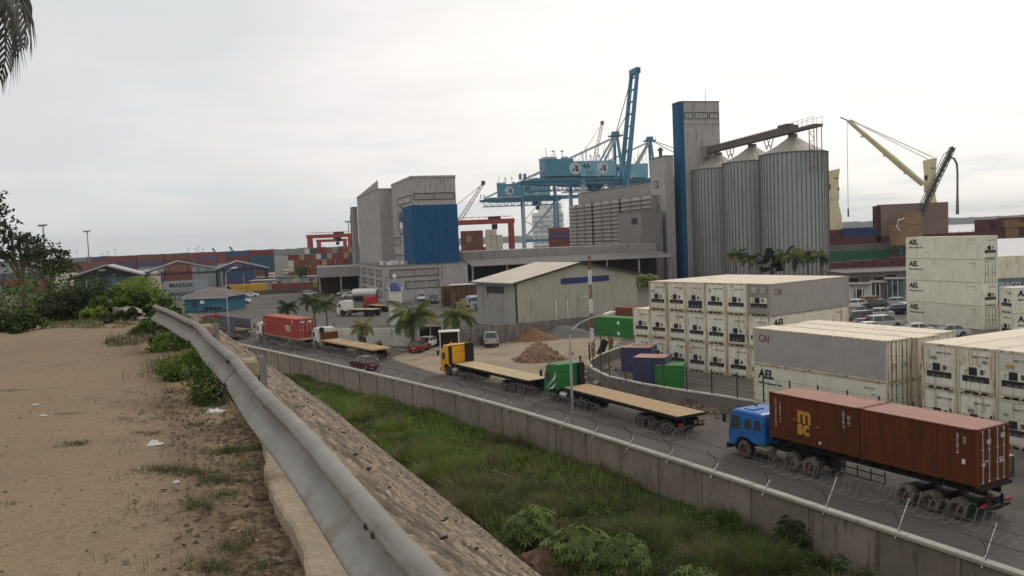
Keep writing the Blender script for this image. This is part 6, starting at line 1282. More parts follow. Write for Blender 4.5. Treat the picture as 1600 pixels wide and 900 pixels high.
# ---- silo tower
p = AT(1066, 300, 228); t_ = thing('silo_tower', 'tall narrow grey elevator tower with a blue rounded side edge', 'tower', (p.x, 228, 0), hd(15)); TH = 48.7
ribwall(t_, (1.1, 0), (11.85, 0), 0, TH, CLG, .8, .04); ribwall(t_, (11.85, 0), (11.85, 4.6), 0, TH, CLG, .8, .04); ribwall(t_, (11.85, 4.6), (0, 4.6), 0, TH, CLG, .8, .04)
mb = MB(); P_ = [(1.1 - 1.1 * math.sin(a), 1.1 - 1.1 * math.cos(a)) for a in [PI / 2 * k / 6 for k in range(7)]]; P_ = [(1.1, -.02)] + P_[1:] + [(0, 4.6)]
mb.grid([[(x, y, z) for x, y in P_] for z in (0, TH)]); mb.build('blue_edge', CLB, t_, smooth=False);
mb = MB(); mb.prism([(1.1, -.1)] + [(1.1 - 1.2 * math.sin(a), 1.1 - 1.2 * math.cos(a)) for a in [PI / 2 * k / 6 for k in range(1, 7)]] + [(-.1, 4.7), (11.95, 4.7), (11.95, -.1)], TH - .02, TH + .3, 'z'); mb.build('roof', ROOFG, t_)
for a, b in ((1.5, 3.7), (4.5, 8.2), (8.9, 11.4)): wband(t_, 'f', a, b, 44.3, 45.8, 0, PANEP, 2 if b - a < 3 else 3)
mb = MB(); mb.b2((1.1, -.1, 42.6), (11.85, -.02, 42.9)); mb.b2((7.6, -.09, 43), (7.75, -.02, TH)); mb.build('seam_trim', CLD, t_)
mb = MB(); mb.tube([(9.4, 3, TH), (9.4, 3, TH + 4)], .06, 4); mb.build('antenna', FRAMED, t_)
mb = MB(); mb.b2((6.2, -1.6, 33.6), (8.2, -.05, 36.8)); mb.build('gallery_head', CLD, t_)
# ---- silos
SILO = mat('silo_steel', (.31, .315, .305), .5, .08, .15, metal=.25, dirt=(.22, .20, .18), damt=.4, dscale=.2, streak=1); SILOR = mat('silo_roof', (.33, .295, .245), .6, .1, .4, metal=.1, dirt=(.22, .17, .12), damt=.35, dscale=.4); STIF = mat('silo_stiffener', (.15, .145, .14), .6, .2); GALL = mat('gallery_steel', (.15, .125, .115), .75, .25, 1)
SC_ = []
for i, (px, Y) in enumerate(((1124, 228), (1177, 209), (1240.5, 190))):
    p = AT(px, 300, Y); SC_.append(p); R, EZ, AZ = 7.35, 30.1, 33.9
    t_ = thing('grain_silo', ['grain silo nearest the tower', 'middle grain silo of the row of three', 'grain silo at the right end of the row'][i] + ', corrugated steel with cone roof', 'silo', (p.x, Y, 0), .1, 'grain silos beside the tower'); n = 88
    mb = MB(); rows = []
    for k in range(13):
        z0, z1 = EZ * k / 13, EZ * (k + 1) / 13
        for z, dr in ((z0, .03), (z1 - .02, 0)): rows.append([((R + dr) * math.cos(2 * PI * q / n), (R + dr) * math.sin(2 * PI * q / n), z) for q in range(n + 1)])
    mb.grid(rows); mb.build('silo_wall', SILO, t_, smooth=False)
    mb = MB()
    for q in range(46):
        a = 2 * PI * q / 46; c = Vector((math.cos(a), math.sin(a), 0)); mb.box(tuple(c * (R + .07) + Vector((0, 0, EZ / 2))), (.16, .13, EZ), a)
    mb.build('stiffeners', STIF, t_)
    mb = MB(); k = 44
    mb.grid([[(r_ * math.cos(2 * PI * q / k), r_ * math.sin(2 * PI * q / k), z + (.05 if q % 2 else 0)) for q in range(k + 1)] for r_, z in ((R + .25, EZ - .05), (R * .5, (EZ + AZ) / 2 + .05), (.95, AZ))]); mb.build('cone_roof', SILOR, t_)
    mb = MB(); mb.cyl((0, 0, AZ + .35), 1.05, .8, 'z', 14); mb.build('roof_cap', GALL, t_); mb = MB()
    lathe(mb, [(R + .22, -.1), (R + .26, 0), (R + .22, .1)], (0, 0, 0), 60); mb.v = [(x, z, y + EZ) for x, y, z in mb.v]; mb.build('eave_ring', STIF, t_)
g0 = AT(1103, 238, 231); g1 = AT(1279, 209, 178); g0.z = g1.z = 35.6
t_ = thing('conveyor_gallery', 'brown conveyor bridge running from the tower over the three silo tops', 'conveyor', (g0.x, g0.y, 35.6), math.atan2(g1.y - g0.y, g1.x - g0.x)); L = (Vector(g1[:2]) - Vector(g0[:2])).length
mb = MB(); mb.b2((-1, -1.1, -.9), (L, 1.1, -.3)); mb.build('walkway', GALL, t_); mb = MB(); mb.b2((-1.5, -.8, -.28), (L - 9, .8, .75)); mb.b2((L - 15, -.9, -.28), (L - 11, .9, 1.3)); mb.build('conveyor_casing', GALL, t_)
mb = MB()
for k in range(int(L / 2) + 1):
    for sy in (-1.05, 1.05): mb.beam((k * 2., sy, -.3), (k * 2., sy, .8 if k * 2 < L - 9 else 1.3), .06)
for sy in (-1.05, 1.05): mb.beam((0, sy, .8), (L - 9, sy, .8), .06); mb.beam((L - 9, sy, 1.2), (L, sy, 1.2), .06)
mb.build('railing', GALL, t_)
for c in SC_[:]:
    for off in (8.6,):
        d = Vector((math.cos(t_.rotation_euler.z), math.sin(t_.rotation_euler.z))); s_ = (Vector(c[:2]) - Vector(g0[:2])).dot(d) - off
        if 3 < s_ < L:
            mb = MB()
            for sx in (-1, 1): mb.beam((s_ + sx * 2.2, 0, -.9), (s_ + sx * .9, 0, -3.4), .16); mb.beam((s_ - sx * .7, 0, -.9), (s_ + sx * .9, 0, -3.4), .12)
            mb.beam((s_ - 1.2, 0, -2.6), (s_ + 1.2, 0, -2.6), .12); mb.build('trestle', GALL, t_)
mb = MB(); xs = L - 1.2
for sx in (-1, 1):
    for sy in (-.9, .9): mb.beam((xs + sx * .9, sy, -.9), (xs + sx * .9, sy, -10.5), .14)
for k in range(5): z = -1.8 - k * 1.9; mb.beam((xs - .9, -.9, z), (xs + .9, -.9, z - 1.6), .09); mb.beam((xs + .9, -.9, z), (xs - .9, -.9, z), .09)
mb.build('end_trestle', GALL, t_)
# ---- louvred store
O_ = AT(1024.5, 300, 236); t_ = thing('louvred_store', 'long grey grain store with rows of louvres along its side', 'building', (O_.x, 236, 0), hd(108)); LEN = 56.5
# local x runs to the far left end, local +y towards the camera-left side
def rw(a, b, z0, z1, mt, nm='wall', per=1.2): return ribwall(t_, a, b, z0, z1, mt, per, .05, nm)
mb = MB(); mb.b2((0, -20, 0), (LEN, 0, 28.0)); mb.build('upper_wall', CLD, t_); mb = MB(); mb.b2((-.1, -20.1, 27.98), (LEN + .1, .12, 28.3)); mb.build('roof', ROOFG, t_)
mb = MB(); mb.b2((-4, .01, 0), (LEN + 1, 3.0, 24.1)); mb.build('lower_wall', CLD, t_)
mb = MB()
for k in range(5): mb.b2((2 + k * 11, .02, 25.0), (10.5 + k * 11, .10, 26.4))
mb.build('clerestory', CLD, t_)
LVM = mat('louvre_pale', (.315, .292, .268), .7, .1, .5, rnd=.08, dirt=(.25, .2, .16), damt=.35, dscale=.5); nc, nr = 9, 15; cw_ = (LEN + 5) / nc; rh = 18.6 / nr
mb = MB(); mb.add([(.25, 0.02, 0), (cw_ - .25, 0.02, 0), (cw_ - .25, .55, -rh * .72), (.25, .55, -rh * .72), (.25, .47, -rh * .76), (cw_ - .25, .47, -rh * .76)], [(0, 1, 2, 3), (3, 2, 5, 4)]); lv = mb.mesh('louvre', LVM)
for c in range(nc):
    for r_ in range(nr): ob('louvre', lv, t_, (-4 + c * cw_, 3.0, 24.0 - r_ * rh))
    mb = MB(); mb.box((-4 + c * cw_, 3.3, 14.8), (.35, .7, 18.8)); mb.build('mullion', FRAMED if c in (3, 6) else CLD, t_)
mb = MB(); mb.b2((-8.5, -1.2, 0), (-.1, 1.5, 34.2)); mb.build('stair_block', CLG, t_); mb = MB(); mb.b2((-8.6, -1.3, 34.18), (0, 1.6, 34.5)); mb.build('roof', ROOFG, t_)
for z in (19.6, 26.0): mb = MB(); mb.b2((-4.5, 1.5, z), (-2.5, 1.62, z + 1.9)); w_ = mb.build('window', FRAMED, t_); mb = MB(); mb.b2((-4.2, 1.5, z + .3), (-2.8, 1.66, z + 1.6)); mb.build('pane', CLG, w_)
mb = MB(); mb.cyl((-3.5, 0, 35.5), .5, 2.2, 'z', 10); mb.cyl((-3.5, 0, 36.8), 1.0, .8, 'z', 10, r2=.3); mb.build('roof_vent', GALL, t_)
mb = MB(); mb.b2((-9, 3.01, 0), (5, 9.5, 19.5)); mb.build('side_block', CLX, t_); mb = MB(); mb.b2((-9.1, 2.9, 19.48), (5.1, 9.6, 19.75)); mb.build('roof', ROOFG, t_); mb = MB(); mb.b2((-7, 9.5, 16.2), (-3.5, 9.6, 17.9)); mb.build('window', FRAMED, t_)
mb = MB(); mb.b2((-10, 9.52, 0), (6, 14, 6.2)); mb.build('low_annex', CLX, t_); mb = MB(); mb.b2((6.02, 3.02, 0), (LEN + 1, 9, 4.6)); mb.build('low_annex', CLD, t_)
# ---- ship-to-shore cranes
CBL = mat('crane_blue', (.07, .235, .34), .5, .12, .3, dirt=(.08, .16, .2), damt=.3, dscale=.4); CBD = mat('crane_blue_dark', (.06, .19, .30), .55, .15, .3); CGR = mat('crane_grey', (.36, .42, .46), .55, .12, .3); CDK = mat('crane_dark', (.045, .055, .065), .7, .2)
def sts(label, loc, yaw, sc, boom, tagtext, emblems):
    t_ = thing('ship_to_shore_crane', label, 'crane', loc, yaw, 'blue container cranes on the quay'); t_.scale = (sc,) * 3
    for x in (0, -20):
        for y in (-8.5, 8.5): mb = MB(); mb.beam((x, y, 1), (x, y * .94, 37), 1.3, 1.5); mb.build('leg', CGR if x else CBL, t_)
        mb = MB(); mb.beam((x, -9, 36), (x, 9, 36), 1.4, 1.6); mb.build('cross_beam', CBL, t_); mb = MB(); mb.beam((x, -9, 12), (x, 9, 12), 1.2, 1.4); mb.build('cross_beam', CBL, t_)
    for y in (-8.5, 8.5):
        mb = MB(); mb.beam((-21.5, y, 1.2), (1.5, y, 1.2), 1.4, 1.2); mb.beam((-20, y, 12), (0, y, 12), 1.2, 1.5); mb.build('sill_beam', CBL, t_)
        mb = MB(); mb.beam((-20, y, 13), (0, y, 34.5), .7); mb.beam((0, y, 13), (-10, y, 24), .6); mb.build('diagonal_brace', CGR, t_)
        for x in (-20, 0): mb = MB(); [mb.cyl((x + q, y, .45), .45, .4, 'y', 10) for q in (-1.6, -.6, .6, 1.6)]; mb.build('bogie', CDK, t_)
    for y in (-2.6, 2.6): mb = MB(); mb.prism([(-46, 36.4), (-46, 37.2), (-40, 38.7), (3, 38.7), (3, 35.6), (-34, 35.6)], y - .6, y + .6, 'y'); mb.build('girder', CBL, t_)
    mb = MB()
    for k in range(12): mb.beam((-45 + k * 4.2, -2.6, 37), (-45 + k * 4.2, 2.6, 37), .4)
    mb.beam((-46, -3.8, 37.3), (3, -3.8, 37.3), 1.0, .12); mb.build('walkway', CBD, t_)
    mb = MB()
    for k in range(25): mb.beam((-46 + k * 2, -4.2, 37.3), (-46 + k * 2, -4.2, 38.5), .07)
    mb.beam((-46, -4.2, 38.5), (3, -4.2, 38.5), .07)
    for x in (-45, -43): mb.box((x, 0, 39.6), (.5, 3, 2.4))
    mb.build('railing', CBD, t_)
    mb = MB(); mb.b2((-35, -4.4, 39.2), (-22.5, 4.4, 46.4)); mb.b2((-22.5, -4.4, 39.2), (-19.5, 4.4, 45.3)); h_ = mb.build('machinery_house', CBL, t_)
    mb = MB(); mb.b2((-19.45, -4.4, 38.9), (-3.5, 4.4, 45.4)); mb.build('electrical_house', mat('crane_blue_pale', (.17, .37, .44), .5, .1) if 'crane_blue_pale' not in bpy.data.materials else bpy.data.materials['crane_blue_pale'], t_)
    mb = MB(); mb.b2((-35.2, -4.6, 46.4), (-30, 4.6, 47.3)); mb.b2((-26, -2, 46.4), (-24, 2, 47.6)); mb.build('house_roof', CGR, t_)
    for x in emblems:
        mb = MB(); mb.cyl((x, -4.46, 42.3), 2.6, .08, 'y', 24); e_ = mb.build('emblem', mat('emblem_pale', (.50, .53, .53), .6, .15) if 'emblem_pale' not in bpy.data.materials else bpy.data.materials['emblem_pale'], t_); mb = MB()
        for pts in ([(-1.7, -1.3), (-.2, .2), (.1, 1.7), (.35, 1.2), (.1, -.4), (-.6, -1.0)], [(.4, -1.2), (.65, 1.5), (1.3, 1.1), (1.55, .3), (1.2, -.2), (1.7, -.8), (1.4, -1.4)]):
            mb.add([(x + a, -4.53, 42.3 + b) for a, b in pts], [tuple(range(len(pts)))])
        mb.build('emblem_mark', INK, e_)
    text('number', tagtext, 3.0, INK, t_, (-18.6, -4.46, 42.2), R1, bold=.04); text('number', 'T-D', 2.0, INK, t_, (-17, -4.46, 39.6), R1, bold=.03)
    ap = (-1.5, 0, 56)
    for y in (-4.5, 4.5):
        mb = MB(); mb.beam((0, y, 37), (-1.2, y * .35, 56), 1.0); mb.build('apex_leg', CBL, t_); mb = MB(); mb.beam((-12, y, 38.5), (-1.8, y * .35, 55.5), .8); mb.build('apex_brace', CGR, t_); mb = MB(); mb.beam((-43, y * .6, 38.5), (-2, y * .35, 55.6), .75); mb.build('backstay', CGR, t_)
    mb = MB(); mb.box((-1.3, 0, 56.3), (5, 5.4, .5)); mb.box((-1.3, 0, 57.3), (2.6, 3.6, 1.6))
    for x in (-3.6, 1.0):
        for y in (-2.6, 2.6): mb.beam((x, y, 56.5), (x, y, 58.2), .12)
    mb.build('apex_platform', CBD, t_)
    mb = MB()
    for x in (-30, -26): mb.beam((x, 0, 46), (x, 0, 51), .2); mb.box((x, 0, 50), (1.5, .3, .3))
    mb.build('mast', CDK, t_)
    ca, sa = math.cos(boom), math.sin(boom); hx, hz_ = 2.2, 37.5
    def B(s, o=0): return (hx + ca * s - sa * o, hz_ + sa * s + ca * o)
    bl = 47
    for y in (-3.3, 3.3): mb = MB(); mb.prism([B(0, -1.0), B(bl, -.6), B(bl, .8), B(0, 1.0)], y - .5, y + .5, 'y'); mb.build('boom', CBD if y < 0 else CBL, t_, fix=True)
    mb = MB()
    for k in range(9): a = B(2 + k * 5.3); mb.beam((a[0], -3.3, a[1]), (a[0], 3.3, a[1]), .6)
    a = B(bl, 0); mb.box((a[0], 0, a[1]), (2.2, 7.6, 2.4)); mb.build('boom_tie', CBD, t_)
    mb = MB(); a, b = B(bl * .62, 1.2), B(bl * .95, 1.2)
    for q in (a, b): mb.beam((-1.2, 0, 56.8), (q[0], 0, q[1]), .28)
    mb.build('forestay', CDK, t_)
    mb = MB()
    for y in (-4.3, 4.3):
        mb.beam((-44, y, 33.4), (2, y, 33.4), .3)
        for k in range(23): mb.beam((-44 + k * 2, y, 33.4 if k % 2 else 36.4), (-42 + k * 2, y, 36.4 if k % 2 else 33.4), .2)
    for k in range(12): mb.beam((-44 + k * 4, -4.3, 33.4), (-44 + k * 4, 4.3, 33.4), .2)
    mb.build('girder_truss', CBD, t_)
    for y in (-8.6, 8.6):
        mb = MB()
        for k in range(8): z = 3 + k * 4; mb.beam((1.2, y, z), (3.6, y, z + 2), .2); mb.beam((3.6, y, z + 2), (1.2, y, z + 4), .2); mb.box((2.4, y, z), (3.2, 1.4, .15))
        mb.build('stairs', CBD, t_)
    mb = MB()
    for x0, x1, z0, z1 in ((-20, 0, 13, 24), (0, -20, 13, 24), (-20, -10, 24, 35), (0, -10, 24, 35)): mb.beam((x0, -8.4, z0), (x1, -8.4, z1), .45)
    mb.build('leg_bracing', CGR, t_); mb = MB()
    for x in (-34, -30, -16, -8, -4): mb.beam((x, -3, 46), (x + .5, -1, 49.5 + (x % 3)), .22); mb.beam((x, 2, 46), (x - 1, 0, 48.5), .18)
    for k in range(9): mb.beam((-43 + k * 4.5, -1.6, 38.6 + k * 1.85), (-43 + k * 4.5, -1.6, 37), .14)
    mb.build('stay_frame', CBD, t_)
    mb = MB(); mb.b2((-14, -3, 33), (-9, 3, 35.4)); mb.b2((-12, -1.4, 30.5), (-10, 1.4, 33)); mb.build('trolley', CDK, t_)
    mb = MB(); k = 30
    mb.tube([(-44 + 18 * i / k, -2.4, 35.4 - 2.2 * abs(math.sin(i * .9))) for i in range(k + 1)], .1, 4); mb.build('festoon', CDK, t_)
    return t_
p = AT(968, 275, 365); sts('front blue container crane with its boom raised almost upright', (p.x, 365, 0), hd(15), 1.0, hd(82), '4A', (-22.0, -9.5))
sts('farther blue container crane, lower, ending left of the front one', (28.5, 505, 0), hd(3), 1.0, 0.0, '4B', (-28.0,))
p = AT(1016, 213, 430); sts('blue container crane half hidden behind the elevator tower', (p.x + 1, 430, 0), hd(4), 1.08, 0.0, '4C', (-40.0,))
# ---- rubber tyred gantries
RTGM = mat('gantry_red', (.33, .062, .05), .6, .15, .4, dirt=(.16, .05, .04), damt=.35, dscale=.5)
def rtg(label, loc, yaw, sc=1.0, span=23, H=20):
    t_ = thing('gantry_crane', label, 'crane', loc, yaw, 'red yard gantries'); t_.scale = (sc,) * 3
    for y in (-4, 4):
        for x in (0, span): mb = MB(); mb.beam((x, y, 1.2), (x, y * .8, H), 1.25, 1.5); mb.build('leg', RTGM, t_)
        mb = MB(); mb.beam((-1, y * .8, H + .6), (span + 1, y * .8, H + .6), 1.2, 1.7); mb.build('girder', RTGM, t_)
    for x in (0, span):
        mb = MB(); mb.beam((x, -6, 1.3), (x, 6, 1.3), 1.0, 1.0); mb.beam((x, -3.5, H - 1), (x, 3.5, H - 1), .8); mb.build('sill_beam', RTGM, t_)
        for y in (-5, -3, 3, 5): mb = MB(); mb.cyl((x, y, .7), .7, .5, 'x', 12); mb.build('wheel', TYRE, t_)
    mb = MB(); mb.box((span * .72, 0, H + 1.8), (4.5, 5, 1.4)); mb.box((span * .72, 0, H - 1.4), (2, 2, 2)); mb.build('trolley', CDK, t_)
    mb = MB(); mb.box((-1, 0, 8), (1.2, 1.5, 2.2)); mb.box((-1, 0, H + 1.4), (2.4, 5, .15)); mb.build('stair_tower', RTGM, t_)
    mb = MB()
    for k in range(10):
        for y in (-4, 4): mb.beam((span * k / 9, y, H + 1.4), (span * k / 9, y, H + 2.5), .1)
    for y in (-4, 4): mb.beam((0, y, H + 2.5), (span, y, H + 2.5), .1)
    mb.build('railing', RTGM, t_); return t_
p = AT(484, 368, 418); rtg('red yard gantry standing over the far left container stacks', (p.x, 418, 0), hd(2), 1.0, 20, 18.2)
p = AT(498, 375, 520); rtg('second red gantry seen smaller through the left one', (p.x, 520, 0), hd(2), .95, 17, 17.5)
p = AT(795, 346, 330); rtg('red yard gantry right of the mill tower', (p.x - 22, 322, 0), hd(8), 1.0, 23, 20)
# ---- lattice jibs and the white ship bridge
def lattice(mb, a, b, w0, w1, n):
    a = Vector(a); b = Vector(b); d = (b - a).normalized(); x = d.cross(Vector((0, 0, 1))).normalized(); y = x.cross(d); C = lambda i, k: a.lerp(b, i / n) + (x * (1 if k in (0, 3) else -1) + y * (1 if k < 2 else -1)) * (w0 + (w1 - w0) * i / n) / 2
    for i in range(n):
        for k in range(4): mb.beam(C(i, k), C(i + 1, k), .22); mb.beam(C(i, k), C(i + 1, (k + 1) % 4), .14)
JB = mat('jib_rust', (.30, .17, .12), .7, .2, .5); JG = mat('jib_grey', (.10, .085, .08), .7, .2, .5)
for pa, pb, Y, mt, lab in (((925, 270), (941, 193), 450, JB, 'rusty lattice jib rising behind the blue crane machinery house'), ((700, 372), (755, 287), 400, JG, 'dark lattice jib crane right of the mill tower')):
    a, b = AT(*pa, Y), AT(*pb, Y); base = Vector((a.x, Y, 0)); t_ = thing('harbour_crane', lab, 'crane', base, 0, 'lattice jib cranes'); mb = MB(); lattice(mb, a - base, b - base, 2.0, 1.0, 16); mb.build('jib', mt, t_); mb = MB(); mb.beam((0, 0, 0), (0, 0, a.z), 2.4); mb.box((-2, 0, a.z - 1), (6, 4, 4)); mb.build('tower', mt, t_); mb = MB(); mb.tube([b - base, (-8, 0, a.z + 6)], .12, 4); mb.box(b - base + Vector((0, 0, .4)), (1.8, 1.8, 1.8)); mb.build('stay_wire', mt, t_)
p = AT(832, 340, 600); q = AT(880, 340, 600); t_ = thing('ship_superstructure', 'white ship superstructure seen between the blue crane legs', 'ship', ((p.x + q.x) / 2, 600, -2.5), 0); wd = q.x - p.x
mb = MB(); mb.b2((-wd / 2, 0, 0), (wd / 2, 16, 34)); mb.b2((-wd * .3, 2, 34), (wd * .45, 12, 40)); mb.build('deck_house', WHITEP, t_); mb = MB()
for k in range(9): mb.b2((-wd / 2 - 1, -1, 3 + k * 3.6), (wd / 2 + 1, 0, 3.25 + k * 3.6))
mb.build('deck_edge', WHITEP, t_)
for k in range(8):
    for c in range(5): mb = MB(); mb.box((-wd / 2 + 2.4 + c * wd / 5.4, -.05, 5 + k * 3.6), (1.0, .1, .8)); mb.build('window', PANED if (k + c) % 3 else FRAMED, t_)
mb = MB(); mb.b2((-60, -4, -1), (40, 20, 8)); mb.build('hull', mat('far_hull', (.10, .03, .03), .7), t_)
# ---- bulk carrier, cranes, unloader at right
CRM = mat('ship_crane_cream', (.66, .58, .36), .6, .1, .3, dirt=(.4, .3, .18), damt=.3, dscale=.4, streak=1); HULL = mat('hull_maroon', (.12, .045, .04), .75, .25, .15, dirt=(.07, .04, .035), damt=.5, dscale=.3); HGRN = mat('hull_green', (.028, .12, .055), .7, .25, .2, dirt=(.06, .07, .06), damt=.45, dscale=.2); HGRY = mat('hull_grey', (.15, .145, .125), .8, .3, .2); BRN = mat('cargo_house_brown', (.25, .168, .142), .8, .1, .2, dirt=(.13, .08, .065), damt=.3, dscale=.3, streak=1)
SX0 = 108; t_ = thing('bulk_carrier', 'long cargo ship with maroon coamings and green side beyond the silos', 'ship', (SX0, 287, -2.5), 0)
mb = MB(); mb.prism([(0, 0), (105, 0), (110, 9), (110, 7.1), (-6, 7.1)], 0, 20, 'y'); mb.build('hull', HGRN, t_, fix=True); mb = MB(); mb.b2((-6, -.06, 7.1), (110, 20, 9.4)); mb.build('bulwark', HGRY, t_); mb = MB(); mb.b2((-6, .3, 9.4), (110, 19.7, 11.8)); mb.build('deck', HULL, t_)
for k in range(1): mb = MB(); mb.b2((-4 + k * 22, 2, 11.8), (18 + k * 22, 17, 14.6)); mb.build('hatch_coaming', HULL, t_)
mb = MB(); mb.b2((7, .5, 11.82), (20, 1.9, 15)); mb.build('deck_box', mat('box_navy', (.03, .05, .13), .6), t_)
mb = MB(); mb.b2((20, .4, 9.6), (43.3, 3.5, 22.6)); mb.build('cargo_house', BRN, t_); mb = MB(); mb.b2((18.4, .3, 10), (20, 3.2, 22.2)); mb.build('cargo_house_edge', mat('edge_dark', (.07, .03, .03), .8), t_)
for k in range(5): mb = MB(); mb.box((44.5 + k * 2.4, .4, 12.2), (.12, .12, .9)); mb.build('stanchion', HULL, t_)
for x, w2, h2, mt in ((56.5, 1.2, 4.2, HULL), (60.2, 1.4, 4.2, HULL), (64.5, 22, 4.6, HULL)): mb = MB(); mb.b2((x, 1, 11.8), (x + w2, 8, 11.8 + h2)); mb.build('deck_house', mt, t_)
mb = MB(); mb.b2((62.5, -.6, 7.5), (67, 0.9, 15.6)); mb.b2((62, -.8, 13), (69, .95, 14.6)); mb.build('winch_house', mat('winch_ochre', (.22, .13, .06), .8), t_)
def shipcrane(label, px, Y, top, jib=None):
    p = AT(px, 320, Y); t_ = thing('ship_crane', label, 'crane', (p.x, Y, 9.3), 0, 'cream cranes on the cargo ship'); H = top - 9.3
    mb = MB(); k = 12; mb.grid([[(r_ * math.cos(2 * PI * q / k), r_ * math.sin(2 * PI * q / k), z) for q in range(k + 1)] for r_, z in ((2.6, 0), (2.6, H * .30), (1.6, H * .50), (1.6, H * .56))]); mb.build('pedestal', CRM, t_, smooth=True)
    mb = MB(); mb.prism([(-1.7, H * .55), (1.5, H * .55), (1.3, H * .8), (1.7, H * .95), (1.9, H), (-2.0, H * .97), (-1.6, H * .8)], -1.5, 1.5, 'y'); mb.build('crane_house', CRM, t_, fix=True, bevel=.12); mb = MB(); mb.box((-1.8, -.9, H * .74), (1.0, .9, 1.6)); mb.build('cab', FRAMED, t_); mb = MB(); mb.box((.2, -1.52, H * .86), (1.4, .08, .4)); mb.box((1.2, -1.52, H * .70), (.5, .08, 1.2)); mb.build('vent', FRAMED, t_)
    if jib:
        a, b, c_ = [AT(x, y, Y) - Vector((p.x, Y, 9.3)) for x, y in jib]; mb = MB(); mb.tube([a, a.lerp(b, .3), b], [.95, 1.15, .65], 6); d = (b - a).normalized()
        for f in (.22, .5, .8): q = a.lerp(b, f) - Vector((.4, 0, 1.0)); mb.box(q, (1.0, .8, .7))
        mb.build('jib', CRM, t_); mb = MB(); mb.tube([b, c_], .22, 5); mb.build('jib_tip', FRAMED, t_); mb = MB()
        for o_ in (-.5, .5): mb.tube([b + Vector((.3, o_, .5)), (1.2, o_, H + .1)], .07, 4); mb.tube([b + Vector((.6, o_, .2)), (.6, o_, H - 1.2)], .06, 4)
        e_ = AT(1325.5, 339, Y) - Vector((p.x, Y, 9.3)); mb.tube([b + Vector((-.6, 0, 0)), e_ + Vector((0, 0, 3))], .09, 4); mb.build('wire', FRAMED, t_); mb = MB(); mb.tube([e_ + Vector((0, 0, 3)), e_], .28, 6); mb.build('hook_block', FRAMED, t_)
    return t_
shipcrane('cream ship crane pedestal close behind the right silo', 1303, 302, 34)
shipcrane('cream ship crane with its long jib raised to the left', 1454, 302, 36.5, [(1442, 288), (1326, 189), (1313, 183)])
p = AT(1424, 372, 280); t_ = thing('grain_unloader', 'dark grain unloader with slanted boom and curved pipe beside the ship', 'unloader', (p.x, 280, 0), 0); o_ = Vector((p.x, 280, 0)); a, b = AT(1412, 386, 280) - o_, AT(1489, 230, 280) - o_; mb = MB(); lattice(mb, a, b, 1.9, 1.3, 20); mb.beam(a, b, .9); mb.build('boom', JG, t_)
mb = MB(); pts = [AT(x, y, 280) - o_ for x, y in ((1474, 262), (1481, 250), (1486, 246), (1491, 248), (1495, 256), (1496, 268), (1496, 300), (1496, 335))]; mb.tube(pts, [.35] * 7 + [.55], 8); mb.build('suction_pipe', mat('pipe_steel', (.14, .14, .14), .5), t_)
mb = MB(); mb.tube([AT(1437, 318, 280) - o_, AT(1475, 240, 280) - o_], .12, 4); mb.tube([AT(1475, 240, 280) - o_, AT(1484, 236, 280) - o_], .12, 4); mb.build('stay_wire', JG, t_); OCH = mat('cabin_ochre', (.28, .175, .10), .8, .2, .4); mb = MB(); mb.b2((-6, -2, 6), (3, 3, 13)); mb.b2((-3.5, -2.2, 13), (2.5, 2.6, 17)); mb.build('machine_cabin', OCH, t_); mb = MB()
for x in (-5, 2):
    for y in (-2, 3): mb.beam((x * 1.1, y, 0), (x * .8, y, 6.2), .6)
mb.build('leg', JG, t_); mb = MB(); mb.tube([(-5, -2.3, 11), (-6, -2.4, 12.5), (-5.4, -2.4, 14.5), (-3.4, -2.4, 15)], .22, 6); mb.build('hose', WHITEP, t_)
for i, (x, L_, lab) in enumerate(((96, 30, 'dark maroon steel stack on the quay behind the reefers, left'), (128, 26, 'dark maroon steel stack on the quay left of the AEL tower'), (156, 40, 'dark maroon steel stack on the quay hidden behind the AEL tower'))):
    mb = MB(); r = random.Random(i)
    for k in range(10): mb.b2((L_ * k / 10 + .1, 0, 0), (L_ * (k + 1) / 10 - .1, 4 + r.random(), 1.4 + 1.4 * r.random()))
    tag(mb.build('steel_stack', HULL, None, loc=(x, 262 - i * 6, .0)), lab, 'stack', 'steel stacks on the quay')
SHD_ = mat('door_dark', (.03, .028, .028), .9); HUTW = mat('hut_white', (.52, .55, .55), .7, .12, .6, dirt=(.3, .25, .2), damt=.35, streak=1)
for i, (x0, x1, y, h, mt, lab) in enumerate(((1326, 1358, 476, 3.4, HUTW, 'pale workshop hut with a dark window behind the parked cars'), (1360, 1382, 470, 3.2, GALL, 'dark open stall right of the pale workshop hut'), (1384, 1412, 468, 3.6, mat('hut_teal', (.14, .19, .19), .8, .2), 'teal grey hut next to the AEL tower'))):
    a, b = G(x0, y), G(x1, y); Lh = (b - a).length; t_ = thing('workshop_hut', lab, 'hut', (a.x, a.y, 0), math.atan2(b.y - a.y, b.x - a.x)); mb = MB(); mb.b2((0, 0, 0), (Lh, 4, h)); mb.build('wall', mt, t_); mb = MB(); mb.b2((-.3, -.8, h), (Lh + .3, 4.3, h + .15)); mb.build('roof', ROOFG, t_); mb = MB(); mb.b2((Lh * .3, -.05, 1.2), (Lh * .75, 0, 2.6)); w_ = mb.build('window', FRAMED, t_)
    for k in range(3): mb = MB(); mb.b2((Lh * (.06 + .3 * k), -.25, 0), (Lh * (.06 + .3 * k) + .15, -.05, h)); mb.build('post', WHITEP, t_)
